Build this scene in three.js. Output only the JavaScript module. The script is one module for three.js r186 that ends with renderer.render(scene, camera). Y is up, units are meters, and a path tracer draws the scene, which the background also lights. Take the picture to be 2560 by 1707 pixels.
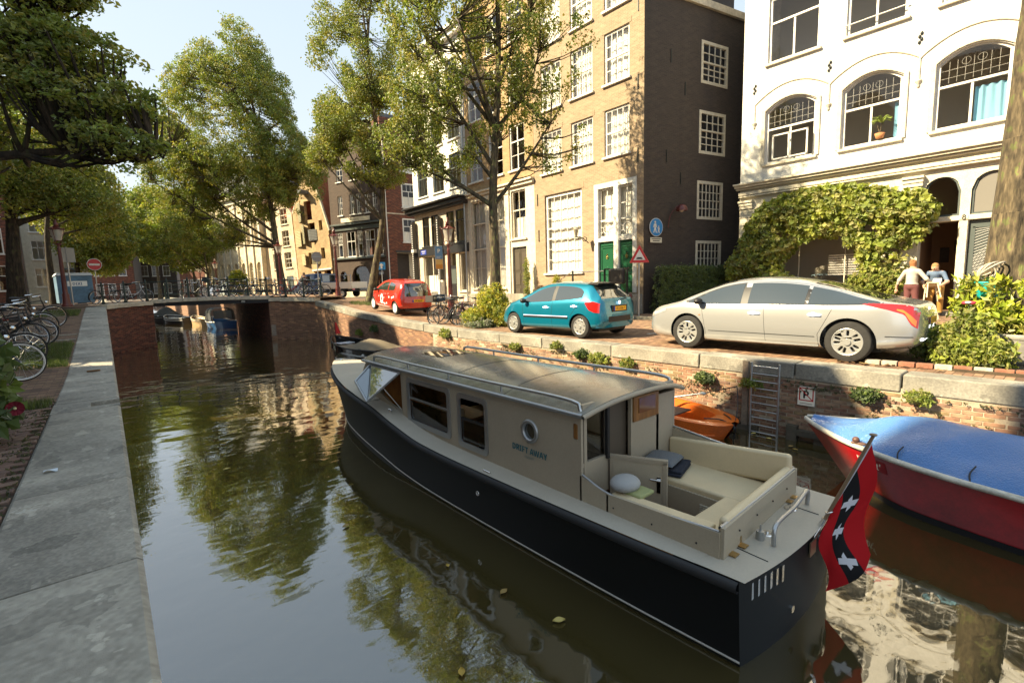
import * as THREE from 'three';
import { mergeGeometries, mergeVertices, toCreasedNormals } from 'three/addons/utils/BufferGeometryUtils.js';
import { RoundedBoxGeometry } from 'three/addons/geometries/RoundedBoxGeometry.js';
import { MarchingCubes } from 'three/addons/objects/MarchingCubes.js';
import { Brush, Evaluator, SUBTRACTION } from 'three-bvh-csg';

// ---------------------------------------------------------------- camera, sky, sun, exposure
const scene = new THREE.Scene();
const rad = (d) => d * Math.PI / 180;
const camera = new THREE.PerspectiveCamera(70.67, 1024 / 682, 0.05, 900);
camera.position.set(0, 1.5, 0);
camera.rotation.order = 'YXZ';
camera.rotation.set(rad(-7.03), rad(-40), rad(-1.668));
const renderer = new THREE.WebGLRenderer({ antialias: true });
renderer.setSize(1024, 682);
renderer.toneMapping = THREE.LinearToneMapping;
renderer.toneMappingExposure = 3.3;
renderer.shadowMap.enabled = true;

const SUN_AZ = rad(28), SUN_EL = rad(38);
const sunDir = new THREE.Vector3(-Math.cos(SUN_AZ) * Math.cos(SUN_EL), Math.sin(SUN_EL), -Math.sin(SUN_AZ) * Math.cos(SUN_EL));
const sun = new THREE.DirectionalLight(new THREE.Color().setRGB(1, 0.83, 0.54), 5);
sun.position.copy(sunDir).multiplyScalar(120);
sun.castShadow = true;
sun.shadow.radius = 1.2;
sun.shadow.mapSize.set(4096, 4096);
Object.assign(sun.shadow.camera, { left: -60, right: 60, top: 60, bottom: -60, near: 1, far: 260 });
scene.add(sun, sun.target);
{
  const W = 512, H = 256, d = new Float32Array(W * H * 4);
  for (let j = 0; j < H; j++) for (let i = 0; i < W; i++) {
    const el = ((j + 0.5) / H - 0.5) * Math.PI, az = ((i + 0.5) / W - 0.5) * 2 * Math.PI;
    const x = Math.cos(el) * Math.cos(az), y = Math.sin(el), z = Math.cos(el) * Math.sin(az);
    const t = Math.pow(Math.max(0, y), 0.62);
    const c = Math.max(0, x * sunDir.x + y * sunDir.y + z * sunDir.z), g = 0.08 * c * c * c + 0.11 * Math.pow(c, 24);
    const hz = [0.80, 0.85, 0.86], zn = [0.36, 0.50, 0.67];
    const o = (j * W + i) * 4;
    for (let k = 0; k < 3; k++) d[o + k] = (hz[k] * (1 - t) + zn[k] * t) * 0.42 + g * [1, 0.92, 0.76][k];
    d[o + 3] = 1;
  }
  const sky = new THREE.DataTexture(d, W, H, THREE.RGBAFormat, THREE.FloatType);
  sky.mapping = THREE.EquirectangularReflectionMapping; sky.magFilter = sky.minFilter = THREE.LinearFilter; sky.needsUpdate = true;
  scene.background = sky; scene.environment = sky;
}

// ---------------------------------------------------------------- helpers
const rngOf = (s) => () => { s = (s + 0x6d2b79f5) | 0; let t = Math.imul(s ^ (s >>> 15), 1 | s); t = (t + Math.imul(t ^ (t >>> 7), 61 | t)) ^ t; return ((t ^ (t >>> 14)) >>> 0) / 4294967296; };
const V = (x, y, z) => new THREE.Vector3(x, y, z);
const lerp = (a, b, t) => a + (b - a) * t, clamp = (x, a, b) => Math.min(b, Math.max(a, x));
const sstep = (a, b, x) => { const t = clamp((x - a) / (b - a), 0, 1); return t * t * (3 - 2 * t); };
// piecewise linear / smooth lookup through [[x,y],...]
const curve = (pts) => (x) => { if (x <= pts[0][0]) return pts[0][1]; for (let i = 1; i < pts.length; i++) if (x <= pts[i][0]) { const [a, b] = [pts[i - 1], pts[i]]; const p0 = pts[i - 2] || a, p3 = pts[i + 1] || b, t = (x - a[0]) / (b[0] - a[0]); const m1 = (b[1] - p0[1]) / (b[0] - p0[0] || 1) * (b[0] - a[0]), m2 = (p3[1] - a[1]) / (p3[0] - a[0] || 1) * (b[0] - a[0]); const t2 = t * t, t3 = t2 * t; return (2 * t3 - 3 * t2 + 1) * a[1] + (t3 - 2 * t2 + t) * m1 + (-2 * t3 + 3 * t2) * b[1] + (t3 - t2) * m2; } return pts[pts.length - 1][1]; };
const pl = (pts) => (x) => { if (x <= pts[0][0]) return pts[0][1]; for (let i = 1; i < pts.length; i++) if (x <= pts[i][0]) return lerp(pts[i - 1][1], pts[i][1], (x - pts[i - 1][0]) / (pts[i][0] - pts[i - 1][0])); return pts[pts.length - 1][1]; };

// tileable noise
function tileNoise(seed, per) {
  const r = rngOf(seed), g = new Float32Array(per * per); for (let i = 0; i < g.length; i++) g[i] = r();
  return (x, y) => { x *= per; y *= per; const xi = Math.floor(x), yi = Math.floor(y); let fx = x - xi, fy = y - yi; fx = fx * fx * (3 - 2 * fx); fy = fy * fy * (3 - 2 * fy); const a = ((xi % per) + per) % per, b = (a + 1) % per, c = ((yi % per) + per) % per, e = (c + 1) % per; return lerp(lerp(g[c * per + a], g[c * per + b], fx), lerp(g[e * per + a], g[e * per + b], fx), fy); };
}
function fbm(seed, per, oct) { const ns = []; for (let i = 0; i < oct; i++) ns.push(tileNoise(seed + i * 17, per << i)); return (x, y) => { let s = 0, a = 0.5, n = 0; for (const f of ns) { s += a * f(x, y); n += a; a *= 0.55; } return s / n; }; }
function tex(size, fn, srgb = true, h = size) {
  const d = new Uint8Array(size * h * 4);
  for (let j = 0; j < h; j++) for (let i = 0; i < size; i++) { const c = fn((i + 0.5) / size, (j + 0.5) / h, i, j), o = (j * size + i) * 4; if (typeof c === 'number') d[o] = d[o + 1] = d[o + 2] = clamp(c, 0, 1) * 255; else { d[o] = clamp(c[0], 0, 1) * 255; d[o + 1] = clamp(c[1], 0, 1) * 255; d[o + 2] = clamp(c[2], 0, 1) * 255; } d[o + 3] = 255; }
  const t = new THREE.DataTexture(d, size, h); t.wrapS = t.wrapT = THREE.RepeatWrapping; t.magFilter = THREE.LinearFilter; t.minFilter = THREE.LinearMipmapLinearFilter; t.generateMipmaps = true; if (srgb) t.colorSpace = THREE.SRGBColorSpace; t.needsUpdate = true; return t;
}
const rep = (t, sx, sy = sx) => { const c = t.clone(); c.repeat.set(1 / sx, 1 / sy); c.needsUpdate = true; return c; };
const lin = (r, g, b) => new THREE.Color().setRGB(r, g, b);
const mat = (c, rough, o = {}) => { const m = new THREE.MeshPhysicalMaterial({ color: Array.isArray(c) ? lin(...c) : new THREE.Color(c), roughness: rough, ...o }); return m; };

// textures
const nA = fbm(3, 4, 6), nB = fbm(29, 8, 5), nC = fbm(57, 16, 4), nF = tileNoise(91, 128);
const TX = {
  blotch: tex(512, (x, y) => 0.72 + 0.36 * (nA(x, y) - 0.5) + 0.22 * (nC(x, y) - 0.5) + 0.1 * (nF(x, y) - 0.5) + 0.2),
  grain: tex(256, (x, y) => 0.88 + 0.2 * (nF(x, y) - 0.5) + 0.16 * (nB(x, y) - 0.5)),
  grainBump: tex(256, (x, y) => 0.5 + 0.5 * (nF(x, y) - 0.5) + 0.5 * (nB(x, y) - 0.5), false),
};
TX.soft = tex(512, (x, y) => 0.93 + 0.08 * (nA(x, y) - 0.5) + 0.03 * (nF(x, y) - 0.5));
// stains on stone: pale lichen and dark run marks with outlines of their own
TX.stone = tex(512, (x, y) => { const a = nA(x, y), b = nB(x * 1, y), f = nF(x, y); let v = 0.80 + 0.34 * (a - 0.5) + 0.22 * (b - 0.5) + 0.14 * (f - 0.5); if (b > 0.62) v -= 0.12; if (nC(x, y) > 0.72) v += 0.12; return [v, v * 0.985, v * 0.95]; });
// road clay pavers seen at a grazing angle (too small to pick apart)
function brickTex(seed, rows, cols, W, H, tones, mortar, jig = 0.5, mort = 0.1, vary = 0.28) {
  const r = rngOf(seed), pick = []; for (let i = 0; i < rows * cols; i++) { const t = tones[Math.floor(r() * tones.length)], k = 1 - vary / 2 + vary * r(); pick.push(t.map((v) => v * k)); }
  return tex(W, (x, y) => { const yy = y * rows, row = Math.floor(yy), fy = yy - row, xx = x * cols + (row % 2) * jig, ci = Math.floor(xx) % cols, fx = xx - Math.floor(xx); const g = 0.96 + 0.14 * (nB(x, y) - 0.5) + 0.14 * (nF(x, y) - 0.5); if (fy < mort * 1.6 || fx < mort * 0.6) return mortar.map((v) => v * g); return pick[row * cols + ci].map((v) => v * g); }, true, H);
}
function brickBump(rows, cols, W, H, jig = 0.5, mort = 0.1) { return tex(W, (x, y) => { const yy = y * rows, row = Math.floor(yy), fy = yy - row, xx = x * cols + (row % 2) * jig, fx = xx - Math.floor(xx); return (fy < mort * 1.6 || fx < mort * 0.6) ? 0.25 : 0.7 + 0.3 * (nF(x, y) - 0.5); }, false, H); }
const BT = brickTex(11, 16, 8, 512, 512, [[0.575, 0.495, 0.40], [0.59, 0.51, 0.415], [0.56, 0.48, 0.385], [0.60, 0.52, 0.42]], [0.63, 0.57, 0.48], 0.5, 0.1, 0.08);
const BB = brickBump(16, 8, 512, 512);
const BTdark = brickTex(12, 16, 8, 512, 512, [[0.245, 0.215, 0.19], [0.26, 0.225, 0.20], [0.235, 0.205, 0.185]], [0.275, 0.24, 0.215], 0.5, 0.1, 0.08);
const BTred = brickTex(13, 16, 8, 512, 512, [[0.38, 0.20, 0.15], [0.33, 0.18, 0.14], [0.44, 0.25, 0.18]], [0.44, 0.37, 0.31]);
const BTquay = brickTex(14, 16, 8, 512, 512, [[0.52, 0.38, 0.29], [0.47, 0.34, 0.27], [0.56, 0.42, 0.32], [0.44, 0.32, 0.26]], [0.54, 0.46, 0.37]);
const PT = brickTex(15, 20, 10, 512, 512, [[0.50, 0.39, 0.30], [0.54, 0.42, 0.33], [0.45, 0.34, 0.27], [0.57, 0.46, 0.36]], [0.36, 0.29, 0.22], 0.5, 0.07);
const PB = brickBump(20, 10, 512, 512, 0.5, 0.07);
const TXwave = (() => { const a = fbm(301, 5, 4), b = fbm(331, 9, 4), c = tileNoise(77, 40); return tex(1024, (x, y) => { const w = 1 - Math.abs(2 * a(x, y) - 1); return 0.55 * w + 0.35 * b(x, y) + 0.1 * c(x, y); }, false); })();

const MT = {
  brickYellow: mat('#ffffff', 0.9, { map: rep(BT, 1.76, 1.0), bumpMap: rep(BB, 1.76, 1.0), bumpScale: 0.003 }),
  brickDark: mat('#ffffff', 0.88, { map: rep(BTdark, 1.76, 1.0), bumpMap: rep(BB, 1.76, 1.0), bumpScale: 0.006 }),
  brickRed: mat('#ffffff', 0.9, { map: rep(BTred, 1.76, 1.0), bumpMap: rep(BB, 1.76, 1.0), bumpScale: 0.006 }),
  brickQuay: mat('#ffffff', 0.92, { map: rep(BTquay, 1.84, 0.96), bumpMap: rep(BB, 1.84, 0.96), bumpScale: 0.008 }),
  pavers: mat('#ffffff', 0.92, { map: rep(PT, 2.1, 2.1), bumpMap: rep(PB, 2.1, 2.1), bumpScale: 0.006 }),
  stone: mat([0.42, 0.40, 0.35], 0.85, { map: rep(TX.stone, 2.3), bumpMap: rep(TX.grainBump, 0.5), bumpScale: 0.002 }),
  stoneGrey: mat([0.40, 0.385, 0.345], 0.85, { map: rep(TX.stone, 1.9), bumpMap: rep(TX.grainBump, 0.4), bumpScale: 0.0015 }),
  stucco: mat([0.80, 0.78, 0.72], 0.85, { map: rep(TX.grain, 1.4), bumpMap: rep(TX.grainBump, 0.5), bumpScale: 0.001 }),
  cream: mat([0.70, 0.64, 0.50], 0.7, { map: rep(TX.grain, 1.1) }),
  creamStone: mat([0.62, 0.55, 0.42], 0.8, { map: rep(TX.blotch, 2.2) }),
  white: mat([0.80, 0.78, 0.72], 0.45, { map: rep(TX.grain, 0.8) }),
  blackPaint: mat([0.018, 0.018, 0.02], 0.35),
  darkWood: mat([0.035, 0.03, 0.027], 0.6, { map: rep(TX.blotch, 1.1) }),
  greenDoor: mat([0.012, 0.075, 0.035], 0.25, { clearcoat: 0.5, clearcoatRoughness: 0.15 }),
  greyGreen: mat([0.07, 0.085, 0.08], 0.4),
  pane: mat([1, 1, 1], 0.02, { transmission: 1, thickness: 0, ior: 1.5 }),
  lace: mat([0.80, 0.77, 0.68], 0.95, { transmission: 0.25, thickness: 0, side: THREE.DoubleSide }),
  blueCloth: mat([0.20, 0.42, 0.55], 0.9, { transmission: 0.2, thickness: 0, side: THREE.DoubleSide }),
  room: mat([0.16, 0.14, 0.12], 0.9),
  roomLight: mat([0.55, 0.50, 0.42], 0.9),
  iron: mat([0.02, 0.025, 0.024], 0.45, { metalness: 0.3 }),
  ironGreen: mat([0.012, 0.03, 0.024], 0.35),
  steel: mat([0.55, 0.55, 0.53], 0.32, { metalness: 1 }),
  galv: mat([0.42, 0.43, 0.43], 0.42, { metalness: 0.9 }),
  chrome: mat([0.75, 0.75, 0.74], 0.08, { metalness: 1 }),
  rubber: mat([0.02, 0.02, 0.02], 0.75),
  lampRed: mat([0.10, 0.022, 0.018], 0.35),
  wood: mat([0.32, 0.15, 0.045], 0.45, { map: rep(TX.blotch, 0.5, 2.5) }),
  paleWood: mat([0.66, 0.56, 0.38], 0.6, { map: rep(TX.blotch, 0.3, 1.5) }),
  roofTile: mat([0.42, 0.13, 0.055], 0.8, { map: rep(TX.blotch, 1.5) }),
  slate: mat([0.10, 0.11, 0.12], 0.6, { map: rep(TX.blotch, 2) }),
};

// geometry helpers (all return non-indexed geometry with position, normal, uv)
const prep = (g) => { if (g.index) g = g.toNonIndexed(); for (const k of Object.keys(g.attributes)) if (!['position', 'normal', 'uv'].includes(k)) g.deleteAttribute(k); if (!g.attributes.normal) g.computeVertexNormals(); if (!g.attributes.uv) g.setAttribute('uv', new THREE.BufferAttribute(new Float32Array(g.attributes.position.count * 2), 2)); g.clearGroups(); return g; };
const mtx = new THREE.Matrix4(), qt = new THREE.Quaternion(), eu = new THREE.Euler();
const at = (g, x = 0, y = 0, z = 0, rx = 0, ry = 0, rz = 0, sx = 1, sy = sx, sz = sx) => { g.applyMatrix4(mtx.compose(V(x, y, z), qt.setFromEuler(eu.set(rx, ry, rz)), V(sx, sy, sz))); return g; };
const box = (w, h, d, x = 0, y = 0, z = 0, rx = 0, ry = 0, rz = 0) => at(prep(new THREE.BoxGeometry(w, h, d)), x, y, z, rx, ry, rz);
const rbox = (w, h, d, r, x = 0, y = 0, z = 0, rx = 0, ry = 0, rz = 0, seg = 2) => at(prep(new RoundedBoxGeometry(w, h, d, seg, Math.min(r, w / 2.01, h / 2.01, d / 2.01))), x, y, z, rx, ry, rz);
const cyl = (r1, r2, h, x = 0, y = 0, z = 0, seg = 12, rx = 0, ry = 0, rz = 0) => at(prep(new THREE.CylinderGeometry(r1, r2, h, seg)), x, y, z, rx, ry, rz);
const sph = (r, x = 0, y = 0, z = 0, sx = 1, sy = 1, sz = 1, w = 14, h = 10) => at(prep(new THREE.SphereGeometry(r, w, h)), x, y, z, 0, 0, 0, sx, sy, sz);
const torus = (R, r, x = 0, y = 0, z = 0, rx = 0, ry = 0, rz = 0, a = 8, b = 32) => at(prep(new THREE.TorusGeometry(R, r, a, b)), x, y, z, rx, ry, rz);
const lathe = (pts, seg = 16, x = 0, y = 0, z = 0) => at(prep(new THREE.LatheGeometry(pts.map((p) => new THREE.Vector2(p[0], p[1])), seg)), x, y, z);
const tube = (pts, r, seg = 0, rs = 6, closed = false) => prep(new THREE.TubeGeometry(new THREE.CatmullRomCurve3(pts.map((p) => (p.isVector3 ? p : V(...p))), closed, 'centripetal'), seg || Math.max(2, pts.length * 4), r, rs, closed));
const up = V(0, 1, 0);
const bar = (a, b, r, r2 = r, seg = 6) => { a = a.isVector3 ? a : V(...a); b = b.isVector3 ? b : V(...b); const d = b.clone().sub(a), L = d.length(); const g = prep(new THREE.CylinderGeometry(r2, r, L, seg)); g.applyMatrix4(mtx.compose(a.clone().add(b).multiplyScalar(0.5), qt.setFromUnitVectors(up, d.normalize()), V(1, 1, 1))); return g; };
const shapeOf = (pts, holes = []) => { const s = new THREE.Shape(pts.map((p) => new THREE.Vector2(p[0], p[1]))); for (const h of holes) s.holes.push(new THREE.Path(h.map((p) => new THREE.Vector2(p[0], p[1])))); return s; };
const prism = (pts, depth, x = 0, y = 0, z = 0, rx = 0, ry = 0, rz = 0, holes = [], bevel = 0) => at(prep(new THREE.ExtrudeGeometry(shapeOf(pts, holes), { depth, bevelEnabled: bevel > 0, bevelSize: bevel, bevelThickness: bevel, bevelSegments: 1, curveSegments: 8, steps: 1 })), x, y, z, rx, ry, rz);
const rect = (x0, y0, x1, y1) => [[x0, y0], [x1, y0], [x1, y1], [x0, y1]];
const roundRect = (x0, y0, x1, y1, r, n = 4) => { const o = []; for (const [cx, cy, a] of [[x1 - r, y0 + r, -90], [x1 - r, y1 - r, 0], [x0 + r, y1 - r, 90], [x0 + r, y0 + r, 180]]) for (let i = 0; i <= n; i++) { const t = rad(a + 90 * i / n); o.push([cx + r * Math.cos(t), cy + r * Math.sin(t)]); } return o; };
const circ = (cx, cy, r, n = 24, ry = r) => Array.from({ length: n }, (_, i) => [cx + r * Math.cos(i / n * 2 * Math.PI), cy + ry * Math.sin(i / n * 2 * Math.PI)]);
// grid surface: f(u,v)->[x,y,z]
function surf(f, nu, nv, closeU = false) { const P = [], U = [], I = []; for (let i = 0; i <= nu; i++) for (let j = 0; j <= nv; j++) { const p = f(i / nu, j / nv); P.push(p[0], p[1], p[2]); U.push(i / nu, j / nv); } for (let i = 0; i < nu; i++) for (let j = 0; j < nv; j++) { const a = i * (nv + 1) + j, b = a + nv + 1; I.push(a, b, a + 1, b, b + 1, a + 1); } let g = new THREE.BufferGeometry(); g.setAttribute('position', new THREE.Float32BufferAttribute(P, 3)); g.setAttribute('uv', new THREE.Float32BufferAttribute(U, 2)); g.setIndex(I); if (closeU) { const u = g.attributes.uv; g.deleteAttribute('uv'); g = mergeVertices(g, 1e-5); } g.computeVertexNormals(); return prep(g); }
const mg = (l) => { l = l.flat(9).filter(Boolean); return l.length === 1 ? l[0] : mergeGeometries(l.map(prep)); };
// uv in metres from the dominant normal of each triangle
function boxUV(g) { const p = g.attributes.position, n = new Float32Array(p.count * 2); const a = V(), b = V(), c = V(); for (let i = 0; i < p.count; i += 3) { a.fromBufferAttribute(p, i); b.fromBufferAttribute(p, i + 1); c.fromBufferAttribute(p, i + 2); b.clone().sub(a).cross(c.clone().sub(a)); const m = b.clone().sub(a).cross(c.clone().sub(a)); const ax = Math.abs(m.x), ay = Math.abs(m.y), az = Math.abs(m.z); [a, b, c].forEach((q, k) => { const o = (i + k) * 2; if (ay >= ax && ay >= az) { n[o] = q.x; n[o + 1] = q.z; } else if (ax >= az) { n[o] = q.z; n[o + 1] = q.y; } else { n[o] = q.x; n[o + 1] = q.y; } }); } g.setAttribute('uv', new THREE.BufferAttribute(n, 2)); return g; }
const counts = {};
const numbered = (n) => { counts[n] = (counts[n] || 0) + 1; return counts[n] === 1 ? n : n + '_' + String(counts[n] - 1).padStart(3, '0'); };
function mesh(name, geos, m, parent, keepUV) {
  let g = Array.isArray(geos) ? mg(geos) : prep(geos); if (!keepUV) g = boxUV(g);
  const o = new THREE.Mesh(g, m); o.name = parent ? name : numbered(name); o.castShadow = o.receiveShadow = true; (parent || scene).add(o); return o;
}
function thing(name, label, category, [x, y, z] = [0, 0, 0], ry = 0, group) { const o = new THREE.Group(); o.name = numbered(name); o.position.set(x, y, z); o.rotation.y = ry; o.userData = { label, category }; if (group) o.userData.group = group; scene.add(o); return o; }
const part = (name, parent, x = 0, y = 0, z = 0, ry = 0) => { const o = new THREE.Group(); o.name = name; o.position.set(x, y, z); o.rotation.y = ry; parent.add(o); return o; };
const tag = (o, label, category, group) => { Object.assign(o.userData, { label, category }); if (group) o.userData.group = group; return o; };
const struct = (name, geos, m) => { const o = mesh(name, geos, m); o.userData.kind = 'structure'; return o; };
const dup = (o, [x, y, z], ry, label, group) => { const c = o.clone(); c.name = numbered(o.name.replace(/_\d{3}$/, '')); c.userData = { ...o.userData }; c.position.set(x, y, z); c.rotation.y = ry; if (label) c.userData.label = label; if (group) c.userData.group = group; scene.add(c); return c; };
const inst = (name, g, m, list, parent, colors) => { const o = new THREE.InstancedMesh(prep(g), m, list.length); list.forEach((M4, i) => { o.setMatrixAt(i, M4); if (colors) o.setColorAt(i, colors[i]); }); o.name = parent ? name : numbered(name); o.castShadow = o.receiveShadow = true; o.userData.kind = 'stuff'; (parent || scene).add(o); return o; };
// flat printed panel: canvas texture on a thin plate facing local +z
function printed(w, h, pxPerM, draw) { const W = Math.max(32, Math.round(w * pxPerM)), H = Math.max(32, Math.round(h * pxPerM)); const c = document.createElement('canvas'); c.width = W; c.height = H; const g = c.getContext('2d'); draw(g, W, H); const t = new THREE.CanvasTexture(c); t.colorSpace = THREE.SRGBColorSpace; return new THREE.MeshPhysicalMaterial({ map: t, roughness: 0.45 }); }
const facePlane = (w, h, x = 0, y = 0, z = 0, rx = 0, ry = 0, rz = 0) => at(prep(new THREE.PlaneGeometry(w, h)), x, y, z, rx, ry, rz);

const WL = -1.3;                                      // water level
const ramp = pl([[-200, 0.35], [-70, 0.4], [-44, 0.85], [-38, 1.0], [-30, 1.0], [-26, 0.72], [-21, 0.32], [-17, 0.13], [-13.5, 0], [20, 0]]);
const rampL = pl([[-200, 0.5], [-70, 0.6], [-44, 0.9], [-38, 1.0], [-29.5, 0.95], [-24, 0.72], [-16.5, 0.24], [-12, 0], [20, 0]]);
const groundR = (x, z) => ramp(z) * lerp(1, 0.55, sstep(9.5, 15.5, x));
// ---------------------------------------------------------------- setting: water, ground, quays, bridge
{ // water: gentle swell as geometry, fine ripples as relief
  const wn = fbm(400, 6, 3), nx = 100, P = [], U = [], I = [], zs = [];
  for (let z = 7; z > -34; z -= 0.09) zs.push(z); for (let z = -34; z > -45; z -= 0.2) zs.push(z); for (let z = -45; z >= -150; z -= 1) zs.push(z);
  zs.forEach((z, i) => { for (let j = 0; j <= nx; j++) { const x = -0.1 + 9.2 * j / nx; const calm = lerp(0.15, 1, sstep(-5, -14, z)); const rp = sstep(-7, -13, z) * (0.45 + 0.55 * wn(x / 9 + 0.2, z / 14)); const h = (wn(x / 7 + 0.13, z / 5) - 0.5) * 0.016 * calm + (wn(z / 3.1, x / 4.3 + 0.4) - 0.5) * 0.008 * calm + rp * ((wn(x / 2.3, z / 0.9 + 0.3) - 0.5) * 0.010 + (wn(x / 1.1 + 0.7, z / 0.5) - 0.5) * 0.005); P.push(x, WL + h, z); U.push(x, z); if (i && j) { const a = i * (nx + 1) + j, b = a - nx - 1; I.push(b - 1, b, a - 1, b, a, a - 1); } } });
  const g = new THREE.BufferGeometry(); g.setAttribute('position', new THREE.Float32BufferAttribute(P, 3)); g.setAttribute('uv', new THREE.Float32BufferAttribute(U, 2)); g.setIndex(I); g.computeVertexNormals();
  const wm = mat([0.052, 0.040, 0.013], 0.012, { ior: 2.333, clearcoat: 1, clearcoatRoughness: 0.01, bumpMap: rep(TXwave, 4.6, 2.9), bumpScale: 0.009 });
  const o = new THREE.Mesh(g, wm); o.name = 'water'; o.userData.kind = 'structure'; o.receiveShadow = true; scene.add(o);
}
const sheet = (name, m, x0, x1, z0, z1, nx, nz, yf) => struct(name, surf((u, v) => { const x = lerp(x0, x1, u), z = lerp(z0, z1, v); return [x, yf(x, z), z]; }, nx, nz), m);
const soil = mat([0.09, 0.065, 0.04], 0.95, { map: rep(TX.blotch, 1.7), bumpMap: rep(TX.grainBump, 0.4), bumpScale: 0.01 });
const paverL = mat([0.62, 0.60, 0.58], 0.92, { map: rep(PT, 2.1, 2.1), bumpMap: rep(PB, 2.1, 2.1), bumpScale: 0.006 });
sheet('pavement', paverL, -45, -0.68, -200, 10, 20, 160, (x, z) => rampL(z) - 0.012 - (z > -9.5 && z < -2.5 && x > -3.6 ? 0.05 : 0));
sheet('road', MT.pavers, 9.12, 15.1, -200, 12, 12, 160, (x, z) => groundR(x, z) - 0.01);
sheet('pavement', MT.pavers, 15.22, 40, -200, 12, 10, 160, (x, z) => groundR(x, z) + 0.085);
sheet('ground', soil, -400, 400, -600, 60, 2, 2, () => WL - 0.5);
{ // kerb between road and pavement: separate stones
  const k = thing('kerb', 'grey stone kerb between clay brick road and pavement', 'kerb', [0, 0, 0]);
  const r = rngOf(8);
  for (let z = 3; z > -28; z -= 1.0) { const y = groundR(15.16, z - 0.5); mesh('kerb_stone', rbox(0.15, 0.16, 0.985, 0.015, 15.16, y + 0.02 + r() * 0.006, z - 0.5, Math.atan2(groundR(15.16, z) - groundR(15.16, z - 1), 1) * -1 * -1), MT.stoneGrey, k); }
  const dish = thing('white_paint_line', 'thin worn white line painted on the brick road behind the parked cars', 'marking'); dish.userData.kind = 'structure';
  mesh('paint', [box(0.10, 0.004, 2.2, 12.2, 0.0, -7.2, 0, rad(70), 0)], mat([0.55, 0.53, 0.48], 0.9, { map: rep(TX.blotch, 0.4) }), dish);
}
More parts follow.
